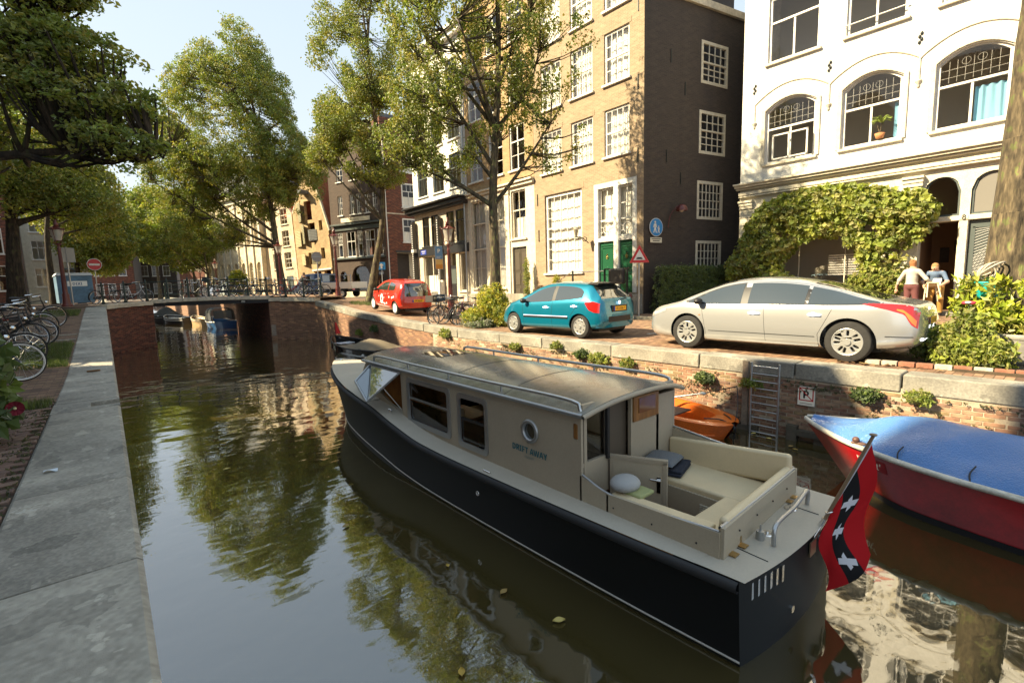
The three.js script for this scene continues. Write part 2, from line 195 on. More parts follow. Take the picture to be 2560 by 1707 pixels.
// ----- left quay: coping slabs, near pavers, wall below
const quayL = thing('quay_wall', 'brick quay wall topped with wide grey coping slabs beside the bicycles', 'quay wall');
{
  mesh('brick_face', [box(0.5, 1.6, 40, -0.27, -1.05, -14), prism([[11, -1.2], [29.2, -1.2], [29.2, 0.68], [24, 0.46], [16.5, -0.02], [11, -0.3]], 0.5, -0.52, 0, 0, 0, rad(90), 0)], MT.brickQuay, quayL);
  const joints = [6, 4.2, 2.4, 0.6, -1.6, -3.38, -5.0, -6.8, -8.35, -9.05, -10.7, -12.4, -14.1, -15.8, -17.5, -19.2, -20.9, -22.6, -24.3, -26, -27.7, -29.15];
  const slabM = [[0.45, 0.43, 0.385], [0.43, 0.415, 0.375], [0.475, 0.455, 0.405]].map((c, i) => mat(c, 0.82, { map: rep(TX.stone, 1.7 + i * 0.5, 2.1 + i * 0.3), bumpMap: rep(TX.grainBump, 0.45), bumpScale: 0.002 }));
  const r = rngOf(21);
  for (let i = 1; i < joints.length; i++) {
    const za = joints[i - 1], zb = joints[i], L = za - zb - 0.012, ya = rampL(za), yb = rampL(zb), pitch = -Math.atan2(yb - ya, za - zb) * -1;
    const yc = (ya + yb) / 2 - 0.13 + (r() - 0.5) * 0.008;
    const prof = [[-0.68, -0.13], [0.02, -0.13], [0.02, 0.105], [-0.008, 0.13], [-0.66, 0.13], [-0.68, 0.115]];
    if (i === 9) { // slab with the square mooring recess
      const pts = [[-0.68, -L / 2], [0.02, -L / 2], [0.02, -0.16], [-0.29, -0.16], [-0.29, 0.16], [0.02, 0.16], [0.02, L / 2], [-0.68, L / 2]];
      mesh('coping_stone', [prism(pts, 0.16, 0, yc + 0.13, (za + zb) / 2, rad(90)), box(0.7, 0.1, L, -0.33, yc - 0.082, (za + zb) / 2)], slabM[1], quayL);
      mesh('recess_plate', [box(0.13, 0.02, 0.14, -0.13, yc - 0.02, (za + zb) / 2)], MT.iron, quayL); continue;
    }
    const g = prism(prof, L, 0, 0, -L / 2); at(g, 0, yc, (za + zb) / 2, pitch, 0, 0); mesh('coping_stone', g, slabM[i % 3], quayL);
  }
  // near clay pavers, one by one, with soil showing in the joints
  const pv = thing('brick_path', 'worn purple brown clay pavers with mossy joints along the coping slabs', 'path'); pv.userData.kind = 'structure';
  mesh('bedding', box(2.9, 0.06, 7, -2.13, -0.055, -6), soil, pv);
  const ms = [[0.17, 0.10, 0.075], [0.20, 0.125, 0.09], [0.145, 0.09, 0.07], [0.22, 0.145, 0.11]].map((c) => mat(c, 0.9, { map: rep(TX.blotch, 0.45), bumpMap: rep(TX.grainBump, 0.2), bumpScale: 0.002 }));
  const bg = prep(rbox(0.198, 0.06, 0.096, 0.008, 0, 0, 0, 0, 0, 0, 1)); boxUV(bg);
  let n = 0; for (let zi = 0; zi < 62 && n < 300; zi++) for (let xi = 0; xi < 5 && n < 300; xi++) { const b = new THREE.Mesh(bg, ms[Math.floor(r() * 4)]); b.name = 'paver'; b.position.set(-0.79 - xi * 0.206 - (zi % 2) * 0.1, -0.026 + (r() - 0.5) * 0.012, -3.2 - zi * 0.104); b.rotation.set((r() - 0.5) * 0.05, (r() - 0.5) * 0.04, (r() - 0.5) * 0.04); b.castShadow = b.receiveShadow = true; pv.add(b); n++; }
  const rest = []; for (let zi = 0; zi < 62; zi++) for (let xi = 5; xi < 13; xi++) rest.push(at(bg.clone(), -0.79 - xi * 0.206 - (zi % 2) * 0.1, -0.026 + (r() - 0.5) * 0.012, -3.2 - zi * 0.104, 0, (r() - 0.5) * 0.04));
  mesh('more_pavers', rest, ms[0], pv).userData.kind = 'stuff';
  // pale stone band and bin-less strip across the verge
  const band = mesh('stone_edging', [box(3.4, 0.03, 0.16, -2.4, rampL(-17.5) + 0.0, -17.5), box(3.4, 0.03, 0.12, -2.4, rampL(-18.6) + 0.0, -18.6)], MT.stone, quayL);
}
// ----- right quay wall: brick face, stones on top
const quayR = thing('quay_wall', 'mossy brick quay wall with stone coping below the parked cars', 'quay wall');
{
  mesh('mortar_bed', [box(0.4, 1.75, 15.8, 8.965, -1.08, -6.9)], mat([0.44, 0.36, 0.26], 0.95, { map: rep(TX.blotch, 1.2), bumpMap: rep(TX.grainBump, 0.3), bumpScale: 0.006 }), quayR);
  // far stretch
  mesh('brick_face', [prism([[14.8, -2], [27.05, -2], [27.05, ramp(-27.05) - 0.25], [26, ramp(-26) - 0.25], [21, ramp(-21) - 0.25], [17, ramp(-17) - 0.25], [14.8, ramp(-14.8) - 0.25]], 0.4, 8.76, 0, 0, 0, rad(90), 0)], MT.brickQuay, quayR);
  const r = rngOf(31);
  const ms = [[0.30, 0.165, 0.10], [0.26, 0.14, 0.09], [0.34, 0.20, 0.125], [0.22, 0.13, 0.09], [0.36, 0.235, 0.15], [0.27, 0.19, 0.10]].map((c) => mat(c, 0.9, { map: rep(TX.blotch, 0.5), bumpMap: rep(TX.grainBump, 0.2), bumpScale: 0.003 }));
  const bg = boxUV(prep(rbox(0.1, 0.05, 0.205, 0.006, 0, 0, 0, 0, 0, 0, 1)));
  const list = []; for (let row = 0; row < 17; row++) for (let c = 0; c < 71; c++) { const z = 0.9 - c * 0.219 - (row % 2) * 0.11; if (z < -14.6) continue; if (z < -3.45 && z > -3.9 && row > 100) continue; list.push([z, -0.315 - row * 0.0585]); }
  const near = list.filter(([z]) => z < 0.0 && z > -4.2).slice(0, 300), ns = new Set(near.map((p) => p.join()));
  for (const [z, y] of near) { if (r() < 0.02) continue; const b = new THREE.Mesh(bg, ms[Math.floor(r() * 6)]); b.name = 'brick'; b.position.set(8.811 - 0.006 * r() + (r() < 0.06 ? 0.02 : 0), y + (r() - 0.5) * 0.004, z + (r() - 0.5) * 0.012); b.rotation.set((r() - 0.5) * 0.012, (r() - 0.5) * 0.05, 0); b.castShadow = b.receiveShadow = true; quayR.add(b); }
  const by = ms.map(() => []); for (const [z, y] of list) if (!ns.has([z, y].join()) && r() > 0.02) by[Math.floor(r() * 6)].push(at(bg.clone(), 8.811 - 0.007 * r() + (r() < 0.07 ? 0.02 : 0), y + (r() - 0.5) * 0.004, z + (r() - 0.5) * 0.012, 0, (r() - 0.5) * 0.05));
  by.forEach((l, i) => { mesh('more_bricks', l, ms[i], quayR).userData.kind = 'stuff'; });
  // coping stones of uneven length
  const js = [3.5, 1.2, -1.62, -3.05, -4.75, -6.9, -9.2, -11.0, -13.2, -15.4, -17.2, -19.3, -21.2, -23.1, -25.2, -27.0];
  for (let i = 1; i < js.length; i++) { const za = js[i - 1], zb = js[i], L = za - zb - 0.02, p = Math.atan2(ramp(zb) - ramp(za), za - zb); const g = rbox(0.44, 0.27, L, 0.025, 0, 0, 0); at(g, 8.955 + (r() - 0.5) * 0.02, (ramp(za) + ramp(zb)) / 2 - 0.128 + (r() - 0.5) * 0.015, (za + zb) / 2, p, (r() - 0.5) * 0.006, (r() - 0.5) * 0.02); mesh('coping_stone', g, i % 2 ? MT.stone : MT.stoneGrey, quayR); }
  // timber waling at the water line
  mesh('waling_beam', [box(0.09, 0.1, 3.3, 8.70, WL + 0.16, -5.6), box(0.09, 0.1, 4.4, 8.70, WL + 0.15, -0.8), box(0.07, 0.2, 3.6, 8.72, WL - 0.0, -0.9), box(0.07, 0.2, 4.0, 8.72, WL, -5.6), box(0.1, 0.32, 0.16, 8.70, WL + 0.1, -3.03)], mat([0.10, 0.085, 0.06], 0.8, { map: rep(TX.blotch, 0.6) }), quayR);
  mesh('groove_strip', [box(0.06, 1.5, 0.1, 8.725, -0.78, -3.84)], mat([0.24, 0.19, 0.14], 0.85, { map: rep(TX.blotch, 0.4) }), quayR);  // brown strip whose colour stands in for the shaded groove beside the ladder
}
// ----- bridge (skewed across the canal)
const BR = { x: 4.4, z: -30.05, ry: rad(-21.5) };
const brW = (lx, lz) => [BR.x + lx * Math.cos(BR.ry) + lz * Math.sin(BR.ry), BR.z - lx * Math.sin(BR.ry) + lz * Math.cos(BR.ry)];
const arch = (lx) => 1.02 + 0.15 * Math.max(0, 1 - (lx / 4.6) ** 2);
{
  const b = thing('canal_bridge', 'low brick and steel canal bridge with stone kerb over the water', 'bridge', [BR.x, 0, BR.z], BR.ry);
  const dm = MT.pavers;
  mesh('deck', surf((u, v) => { const x = lerp(-6.5, 6.5, u), z = lerp(-8.6, -0.02, v); return [x, arch(x) - 0.03, z]; }, 24, 4), dm, b);
  mesh('girder', [box(5.6, 0.17, 0.12, 0, 0.88, -0.09), box(5.6, 0.035, 0.22, 0, 0.79, -0.09), box(7.5, 0.05, 8.0, -1.2, 0.90, -4.3)], MT.blackPaint, b);
  mesh('bridge_number', facePlane(0.40, 0.125, 1.45, 0.88, -0.027), printed(0.42, 0.13, 500, (g, W, H) => { g.fillStyle = '#0e0f10'; g.fillRect(0, 0, W, H); g.fillStyle = '#d8d6cc'; g.font = 'bold ' + Math.round(H * 0.95) + 'px sans-serif'; g.textAlign = 'center'; g.textBaseline = 'middle'; g.fillText('292', W / 2, H * 0.54); }), b, true);
  for (let i = 0; i < 8; i++) { const x0 = -2.75 + i * 0.69, xc = x0 + 0.345, s = Math.atan2(arch(x0 + 0.69) - arch(x0), 0.69); mesh('kerb_stone', rbox(0.682, 0.2, 0.4, 0.015, xc, arch(xc) - 0.085, -0.17, 0, 0, s), MT.creamStone, b); }
  // abutments with stone quoin
  for (const s of [-1, 1]) {
    { const x0 = s * 2.715, q = (x, k) => [x - 0.366 * k, 0.93 * k]; mesh('abutment', at(prism([q(x0, 0.0), q(x0, 9), q(x0 + s * 1.0, 9), q(x0 + s * 0.5, 0.0)], 3.1, 0, 0, 0, rad(-90)), 0, -2.2, 0), MT.brickRed, b); }
    mesh('corner_stone', [rbox(0.34, 0.62, 0.06, 0.01, s * 2.9, -0.78, 0.012)], mat([0.27, 0.22, 0.17], 0.9, { map: rep(TX.blotch, 0.7) }), b);
  }
  // wing walls follow a bent line from the bridge face to the quays
  const wing = (pts, yt, m, inset = 0) => { const out = []; for (let i = 1; i < pts.length; i++) { const [ax, az] = pts[i - 1], [bx, bz] = pts[i], L = Math.hypot(bx - ax, bz - az), a = Math.atan2(-(bz - az), bx - ax); const g = box(L + 0.02, yt + 2.2, 0.3, 0, (yt - 2.2) / 2, -0.15); at(g, (ax + bx) / 2, 0, (az + bz) / 2, 0, a); out.push(g); } return out; };
  const capRun = (pts, y, m) => pts.slice(1).forEach(([bx, bz], i) => { const [ax, az] = pts[i], L = Math.hypot(bx - ax, bz - az), a = Math.atan2(-(bz - az), bx - ax); const g = rbox(L - 0.01, 0.2, 0.42, 0.015, 0, 0, -0.13); at(g, (ax + bx) / 2, y(i), (az + bz) / 2, 0, a); mesh('cap_stone', g, m, b); });
  const loc = ([x, z]) => { const dx = x - BR.x, dz = z - BR.z; return [dx * Math.cos(BR.ry) - dz * Math.sin(BR.ry), dx * Math.sin(BR.ry) + dz * Math.cos(BR.ry)]; };
  const LW = [[0.0, -29.0], [0.35, -29.6], [0.9, -30.3], [1.45, -30.8], [1.87, -31.04]].map(loc), RW = [[6.92, -29.05], [7.45, -28.75], [8.0, -28.25], [8.45, -27.65], [8.76, -26.95]].map(loc);
  mesh('wing_wall', wing(LW, 0.86), MT.brickRed, b); mesh('wing_wall', wing(RW, 0.80), MT.brickQuay, b);
  capRun(LW, (i) => 0.9 + i * 0.02, MT.creamStone); capRun(RW, (i) => 0.93 - i * 0.025, MT.creamStone);
  const fill = (pts) => { const g = prep(new THREE.ShapeGeometry(shapeOf(pts.map(([x, z]) => [x, -z])))); g.rotateX(-Math.PI / 2); g.translate(0, 0.955, 0); return g; };
  mesh('bridge_head_paving', [fill([...LW, [-2.7, -1], [-7, -1], [-7, 4]])], dm, b); mesh('bridge_head_paving', [fill([...RW, loc([10.5, -27.5]), loc([10.5, -31]), [2.8, -1]])], dm, b);
}
// canal walls and banks beyond the bridge
{
  const q = thing('far_quay_wall', 'brick quay wall in shade beyond the bridge opening on the shop side', 'quay wall');
  mesh('brick_face', [box(0.5, 2.6, 70, 8.2, -0.85, -73)], MT.brickQuay, q); mesh('coping', [box(0.6, 0.2, 70, 8.15, 0.5, -73)], MT.stone, q);
  const q2 = thing('far_quay_wall', 'brick quay wall beyond the bridge below the portable cabin', 'quay wall');
  mesh('brick_face', [box(0.5, 2.6, 70, -0.1, -0.85, -73)], MT.brickQuay, q2); mesh('coping', [box(0.6, 0.2, 70, -0.05, 0.5, -73)], MT.stone, q2);
}
// railings of the bridge
function railing(label, lz, x0, n, step) {
  const [wx, wz] = brW(0, lz), t = thing('bridge_railing', label, 'railing', [wx, 0, wz], BR.ry, 'railings of the bridge');
  const pg = mg([lathe([[0, 0], [0.075, 0], [0.075, 0.08], [0.05, 0.12], [0.043, 0.5], [0.055, 0.54], [0.043, 0.58], [0.036, 0.93], [0.052, 0.96], [0.052, 1.0], [0.03, 1.03], [0, 1.05]], 10), sph(0.042, 0, 1.07, 0, 1, 1, 1, 10, 8)]);
  boxUV(pg);
  for (let i = 0; i < n; i++) { const x = x0 + i * step, p = new THREE.Mesh(pg, MT.ironGreen); p.name = 'post'; p.position.set(x, arch(x) - 0.03, 0); p.castShadow = p.receiveShadow = true; t.add(p); }
  for (const h of [0.3, 0.62, 0.95]) { const pts = []; for (let i = 0; i < n; i++) { const x = x0 + i * step; pts.push([x, arch(x) - 0.03 + h, 0]); } mesh('rail', tube(pts, h > 0.9 ? 0.022 : 0.016, n * 3, 6), MT.ironGreen, t); }
  return t;
}
railing('dark green iron railing along the stone kerb of the bridge, facing the moored cabin boat', -0.28, -4.9, 12, 0.94);
railing('dark green iron railing on the far edge of the bridge behind the bicycles', -8.2, -4.6, 11, 0.95);
// left bank row: [z of the near corner, width, eave, peak, depth]; a narrow slit at z about -18 lets one strip of sun through
const ROWS = [[-37.6, 7, 13.6, 14.0], [-32.2, 5.2, 13.7, 14.1], [-27.2, 4.8, 15.6, 16.1], [-22.95, 4.2, 13.6, 14.0], [-18.65, 4.25, 13.8, 14.2, 0.9], [-14.6, 3.0, 13.7, 14.0, 0.9], [-10.6, 3.9, 13.7, 15.85], [-3.9, 6.1, 16.3, 16.8], [2.3, 6.2, 16, 16.6]];
// ---------------------------------------------------------------- buildings
const unitPane = prep(new THREE.PlaneGeometry(1, 1));
const winR = rngOf(77);
const segArch = (x0, x1, y0, yS, rise, n = 10) => { const o = [[x0, y0], [x1, y0]]; for (let i = 0; i <= n; i++) { const t = i / n; o.push([lerp(x1, x0, t), yS + rise * Math.sqrt(Math.max(0, 1 - (2 * t - 1) ** 2)) * (rise > 0.45 ? 1 : 0) + (rise <= 0.45 ? rise * (1 - (2 * t - 1) ** 2) : 0)]); } return o; };
// U-shaped band round an arched head, open at the foot
const archBand = (x0, x1, y0, yS, rise, t) => { const a = segArch(x0, x1, y0, yS, rise), c = segArch(x0 + t, x1 - t, y0, yS - t * 0.3, rise - t * 0.2); return [...a.slice(1), a[0], c[0], ...c.slice(2).reverse(), c[1]]; };
const hole = (o) => (o.rise ? segArch(o.x, o.x + o.w, o.y, o.y + o.h - o.rise, o.rise) : rect(o.x, o.y, o.x + o.w, o.y + o.h)).reverse();
// a wavy hanging cloth, local x,y plane at depth z
const cloth = (x0, x1, y0, y1, z, amp = 0.03, waves = 9, seed = 1) => surf((u, v) => { const x = lerp(x0, x1, u); return [x, lerp(y0, y1, v), z + amp * Math.sin(u * waves * 6.28 + seed) * (0.6 + 0.4 * Math.sin(seed * 3 + v * 2)) + 0.015 * Math.sin(u * 31 + seed)]; }, waves * 6, 3);
function win(b, o) {
  // o: x,y,w,h, rise, bands [[cols,rows,frac]...] bottom to top, frame, depth, sill, curtain
  const f = o.frame || MT.white, fw = o.fw || 0.075, d = o.depth ?? 0.12, bw = o.bar || 0.028, g = part('window', b, o.x + o.w / 2, o.y, -d);
  const W = o.w, H = o.h, yS = H - (o.rise || 0);
  const outer = o.rise ? segArch(-W / 2, W / 2, 0, yS, o.rise) : rect(-W / 2, 0, W / 2, H);
  const inner = o.rise ? segArch(-W / 2 + fw, W / 2 - fw, fw, yS - fw * 0.4, o.rise) : rect(-W / 2 + fw, fw, W / 2 - fw, H - fw);
  mesh('frame', prism(outer, 0.09, 0, 0, -0.05, 0, 0, 0, [inner.slice().reverse()]), f, g);
  const bands = o.bands || [[2, 2, 1]], bars = [], iw = W - 2 * fw, ih = H - 2 * fw; let y = fw;
  bands.forEach(([cols, rows, fr], bi) => {
    const bh = ih * (fr ?? 1 / bands.length), y1 = y + bh, zo = (bi % 2) * 0.02;
    if (bi) bars.push(box(iw, 0.065, 0.075, 0, y, 0.0 + zo * 0.5));
    for (let c = 1; c < cols; c++) bars.push(box(cols <= 2 && o.thick ? 0.06 : bw, bh, 0.04, -iw / 2 + iw * c / cols, (y + y1) / 2, 0.003 + zo));
    for (let r = 1; r < rows; r++) bars.push(box(iw, bw, 0.036, 0, y + bh * r / rows, 0.003 + zo));
    for (let c = 0; c < cols; c++) for (let r = 0; r < rows; r++) {
      let pw = iw / cols, ph = bh / rows, px = -iw / 2 + pw * (c + 0.5), py = y + ph * (r + 0.5);
      if (o.open && bi === o.open - 1) continue;
      if (o.rise && bi === bands.length - 1 && r === rows - 1) {   // pane with arched head
        const a = -iw / 2 + pw * c, e = a + pw, hd = (x) => yS - fw * 0.4 + (o.rise > 0.45 ? o.rise * Math.sqrt(Math.max(0, 1 - (2 * x / iw) ** 2)) : o.rise * (1 - (2 * x / iw) ** 2)); const pts = [[a, y + ph * r], [e, y + ph * r]]; for (let i = 0; i <= 6; i++) { const x = lerp(e, a, i / 6); pts.push([x, hd(x)]); }
        const m = mesh('pane', at(prep(new THREE.ShapeGeometry(shapeOf(pts))), 0, 0, 0.006 + zo), o.pane || MT.pane, g, true); continue;
      }
      const m = new THREE.Mesh(unitPane, o.pane || MT.pane); m.name = 'pane'; m.scale.set(pw, ph, 1); m.position.set(px, py, 0.006 + zo); m.rotation.set((winR() - 0.5) * 0.012, (winR() - 0.5) * 0.012, 0); g.add(m);
    }
    y = y1;
  });
  if (bars.length) mesh('glazing_bars', bars, f, g);
  if (o.sill !== 0) mesh('sill', rbox(W + 0.16, 0.085, d + 0.14, 0.01, 0, -0.043, d / 2 + 0.03), o.sillMat || f, g);
  if (o.curtain) { const cm = o.cm || MT.lace; if (o.curtain === 'full') mesh('curtain', cloth(-W / 2 + 0.03, W / 2 - 0.03, 0.04, H - 0.06, -0.14, 0.022, Math.max(4, Math.round(W * 7)), winR() * 6), cm, g); else if (o.curtain === 'half') mesh('curtain', cloth(-W / 2 + 0.03, W / 2 - 0.03, 0.04, H * 0.45, -0.14, 0.02, 8, winR() * 6), cm, g); else { mesh('curtain', cloth(-W / 2 + 0.02, -W / 2 + W * 0.24, 0.04, H - 0.1, -0.16, 0.03, 3, winR() * 6), cm, g); mesh('curtain', cloth(W / 2 - W * 0.24, W / 2 - 0.02, 0.04, H - 0.1, -0.16, 0.03, 3, winR() * 6), cm, g); } }
  return g;
}
const wallGeo = (W, H, ops, th = 0.3, y0 = 0, top) => prism(top || rect(0, y0, W, H), th, 0, 0, -th, 0, 0, 0, ops.map(hole));
function shell(b, W, H, D, m, floors = [3.2, 6.2, 9.2, 12.2], roofM = MT.slate) {
  mesh('side_wall', box(0.3, H, D - 0.3, 0.15, H / 2, -0.3 - (D - 0.3) / 2), m, b); mesh('side_wall', box(0.3, H, D - 0.3, W - 0.15, H / 2, -0.3 - (D - 0.3) / 2), m, b);
  mesh('back_wall', box(W - 0.6, H, 0.3, W / 2, H / 2, -D + 0.15), m, b);
  mesh('roof_slab', box(W, 0.3, D, W / 2, H + 0.15, -D / 2), roofM, b);
  mesh('room_partition', box(W - 0.6, H - 0.1, 0.1, W / 2, H / 2, -2.6), MT.roomLight, b);
  mesh('storey_floors', floors.filter((y) => y < H - 1).map((y) => box(W - 0.62, 0.22, 2.2, W / 2, y, -1.42)), MT.room, b).userData.kind = 'stuff';
}
const strip = (w, h, d, x, y, z = 0) => rbox(w, h, d, Math.min(0.012, h / 4, d / 4), x, y, z + d / 2, 0, 0, 0, 1);

// ---- white rendered corner building with vine shop front
{
  const b = thing('white_house', 'white rendered house with arched leaded windows and a vine over its shop front', 'house', [20, 0.09, -9.26], rad(-90));
  const W = 14, H = 13.5, up3 = [[0.9, 1.72], [3.42, 1.64], [5.86, 1.64], [8.4, 1.7], [11, 1.7]];
  const ops = []; for (const [x, w] of up3) { ops.push({ x, y: 5.62, w, h: 2.26, rise: 0.34 }); ops.push({ x, y: 9.26, w, h: 2.3 }); }
  const shop = { x: 0.62, y: 0.35, w: 4.66, h: 3.95, rise: 0.42 }, d1 = { x: 5.74, y: 0.1, w: 0.9, h: 2.76 }, f1 = { x: 5.74, y: 3.02, w: 0.9, h: 1.2, rise: 0.46 }, d2 = { x: 6.87, y: 0.1, w: 0.9, h: 2.76 }, f2 = { x: 6.87, y: 3.02, w: 0.9, h: 1.2, rise: 0.46 };
  mesh('upper_wall', wallGeo(W, H, ops, 0.3, 4.95), MT.stucco, b);
  mesh('shop_wall', wallGeo(W, 4.95, [shop, d1, f1, d2, f2], 0.26, 0), MT.cream, b);
  shell(b, W, H, 9, MT.stucco, [4.75, 8.8]);
  // incised ashlar joints as thin raised fields is too fine: joints recessed between blocks are 6 mm grooves, built as dark hairline gaps
  const jm = mat([0.60, 0.57, 0.50], 0.9), js = [];
  for (const y of [5.35, 5.95, 6.75, 7.5, 8.35, 8.95, 9.7, 10.4, 11.1, 11.8]) { let xs = 0; for (const [x, w] of up3) { const inW = (y > 5.5 && y < 8.0) || (y > 9.1 && y < 11.7); if (inW) { js.push([xs, x - 0.16, y]); xs = x + w + 0.16; } } js.push([xs, W, y]); }
  mesh('ashlar_joint', js.filter(([a, c]) => c - a > 0.1).map(([a, c, y]) => box(c - a, 0.008, 0.006, (a + c) / 2, y, 0.001)), jm, b).userData.kind = 'stuff';
  // cornice between shop and upper floors
  mesh('cornice', [strip(W + 0.2, 0.07, 0.34, W / 2 - 0.05, 4.97), strip(W + 0.15, 0.09, 0.26, W / 2 - 0.05, 4.89), strip(W + 0.1, 0.05, 0.18, W / 2 - 0.05, 4.8), strip(W + 0.05, 0.12, 0.12, W / 2, 4.62), strip(W, 0.05, 0.16, W / 2, 4.5)], MT.cream, b);
  for (const x of [0.28, 5.5]) { const p = part('pilaster', b, x, 0, 0); mesh('shaft', strip(0.46, 4.0, 0.08, 0, 2.0), MT.cream, p); mesh('capital', [strip(0.56, 0.08, 0.2, 0, 4.3), strip(0.52, 0.12, 0.15, 0, 4.2), strip(0.5, 0.12, 0.12, 0, 4.08)], MT.cream, p); mesh('necking', strip(0.5, 0.03, 0.1, 0, 3.7), MT.cream, p); }
  mesh('pilaster', [strip(0.2, 2.9, 0.05, 6.755, 1.55), strip(0.22, 0.1, 0.08, 6.755, 2.94)], MT.cream, b);
  mesh('shop_arch_moulding', prism(archBand(0.5, 5.4, 2.6, 3.96, 0.44, 0.13), 0.05), MT.cream, b);
  // first floor windows with leaded top lights
  up3.forEach(([x, w], i) => {
    const g = win(b, { x, y: 5.62, w, h: 2.26, rise: 0.34, bands: [[2, 1, 0.56], [1, 1, 0.44]], thick: 1, fw: 0.085, frame: MT.white, curtain: 0, open: i === 0 ? 1 : 0, sillMat: MT.cream });
    const lead = [], W2 = w - 0.2; for (let c = 1; c < 8; c++) lead.push(box(0.007, 0.62, 0.008, -W2 / 2 + W2 * c / 8, 1.66, 0.01)); for (const y of [1.5, 1.72]) lead.push(box(W2, 0.007, 0.008, 0, y, 0.01)); for (const s of [-1, 1]) lead.push(torus(0.1, 0.005, s * 0.17, 1.88, 0.012, 0, 0, 0, 4, 14));
    mesh('leaded_light', lead, mat([0.30, 0.29, 0.26], 0.5, { metalness: 0.3 }), g);
    mesh('surround', [prism(archBand(-w / 2 - 0.14, w / 2 + 0.14, 0, 1.99, 0.36, 0.13), 0.05, 0, 0, 0.12)], MT.cream, g);
    const hm = []; for (let k = 0; k < 16; k++) { const P = (t) => [lerp(-w / 2 - 0.42, w / 2 + 0.42, t), 2.28 + 0.52 * (1 - (2 * t - 1) ** 2), 0.13]; hm.push(bar(P(k / 16), P((k + 1) / 16), 0.03, 0.03, 5)); }
    mesh('hood_mould', [...hm], MT.cream, g);
    const cb = [lathe([[0, 0], [0.03, 0.02], [0.05, 0.08], [0.03, 0.1], [0.09, 0.2], [0.09, 0.24], [0, 0.26]], 8, -w / 2 - 0.42, 1.4, 0.13), box(0.05, 0.66, 0.06, -w / 2 - 0.42, 1.98, 0.13)]; mesh('corbel', cb, MT.cream, g);
    const an = []; for (let k = 0; k < 4; k++) an.push(sph(0.055, (k % 2 ? 0.025 : -0.025) - w / 2 - 0.44, 2.75 + k * 0.085, 0.14, 0.7, 1, 0.6, 8, 6)); mesh('wall_anchor', an, MT.iron, g);
    if (i === 2) mesh('curtain', cloth(0.06, w / 2 - 0.05, 0.12, 1.1, -0.12, 0.04, 4, 2), MT.blueCloth, g);
    if (i === 1) mesh('curtain', cloth(w / 2 - 0.22, w / 2 - 0.06, 0.1, 1.2, -0.12, 0.03, 2, 1), MT.blueCloth, g);
    if (i === 0) { const s = part('open_sash', g); mesh('sash_frame', [box(1.2, 0.05, 0.05, 0.08, 0.95, 0.28), box(0.05, 0.88, 0.05, -0.5, 0.52, 0.28), box(0.05, 0.88, 0.05, 0.05, 0.52, 0.28), box(0.05, 0.88, 0.05, 0.66, 0.52, 0.28), box(1.2, 0.05, 0.05, 0.08, 0.1, 0.28)], MT.white, s); }
    win(b, { x, y: 9.26, w, h: 2.3, bands: [[2, 1, 0.62], [1, 1, 0.38]], thick: 1, fw: 0.085, curtain: 0, sillMat: MT.cream });
  });
  mesh('window_rail', [bar([3.38, 9.6, 0.06], [5.1, 9.6, 0.06], 0.02)], MT.white, b);
  // shop window behind the vine
  const sw = win(b, { ...shop, bands: [[3, 1, 0.72], [3, 1, 0.28]], thick: 1, frame: MT.cream, depth: 0.2, curtain: 0, sill: 0, fw: 0.1 });
  const bl = []; for (let k = 0; k < 9; k++) bl.push(box(1.1, 0.05, 0.012, 0.75, 1.0 + k * 0.085, -0.1, 0.5)); mesh('blind_slats', bl, MT.white, sw);
  mesh('stall_riser', strip(4.66, 0.3, 0.06, 2.95, 0.2), MT.stone, b);
  // doors
  for (const [f, o] of [[f1, 0], [f2, 1]]) win(b, { ...f, bands: [[1, 1, 1]], frame: MT.greyGreen, fw: 0.06, sill: 0, depth: 0.1, pane: o ? mat([0.18, 0.17, 0.15], 0.25) : undefined });
  mesh('transom_bar', [strip(2.2, 0.15, 0.07, 6.75, 2.94)], MT.cream, b);
  const dr = part('door', b, 7.32, 0.1, -0.1); mesh('leaf', [box(0.86, 2.74, 0.06, 0, 1.37, 0)], MT.greyGreen, dr);
  mesh('door_frame', [box(0.06, 2.0, 0.04, -0.33, 1.55, 0.04), box(0.06, 2.0, 0.04, 0.33, 1.55, 0.04), box(0.72, 0.06, 0.04, 0, 2.55, 0.04), box(0.72, 0.1, 0.04, 0, 1.1, 0.04), box(0.6, 0.7, 0.03, 0, 0.5, 0.035)], MT.greyGreen, dr);
  const lat = []; for (let k = -8; k < 18; k++) { const x0 = -0.3, L = 0.6; lat.push(bar([clamp(-0.3 + k * 0.05, -0.3, 0.3), clamp(1.15 + Math.max(0, -k) * 0.06, 1.15, 2.5), 0.05], [clamp(-0.3 + k * 0.05 + 1.2, -0.3, 0.3), clamp(1.15 + (0.3 - clamp(-0.3 + k * 0.05, -0.3, 0.3)) * 1.2 + Math.max(0, -k) * 0.06, 1.15, 2.5), 0.05], 0.008, 0.008, 4)); }
  for (let k = 0; k < 16; k++) { const y = 1.2 + k * 0.085; lat.push(bar([-0.3, y, 0.045], [0.3, Math.min(2.52, y + 0.25), 0.045], 0.012, 0.012, 4)); }
  mesh('lattice_grille', lat, mat([0.30, 0.30, 0.28], 0.5), dr); mesh('letter_plate', box(0.3, 0.06, 0.02, 0, 1.1, 0.065), mat([0.4, 0.26, 0.09], 0.3, { metalness: 0.8 }), dr);
  // open doorway: hall with framed pictures
  mesh('hall', [box(0.06, 2.9, 2.2, 5.66, 1.5, -1.4), box(0.06, 2.9, 2.2, 6.72, 1.5, -1.4), box(1.0, 0.06, 2.2, 6.19, 2.95, -1.4), box(1.0, 0.06, 2.3, 6.19, 0.06, -1.4), box(1.0, 2.9, 0.06, 6.19, 1.5, -2.3)], mat([0.20, 0.12, 0.07], 0.8), b);
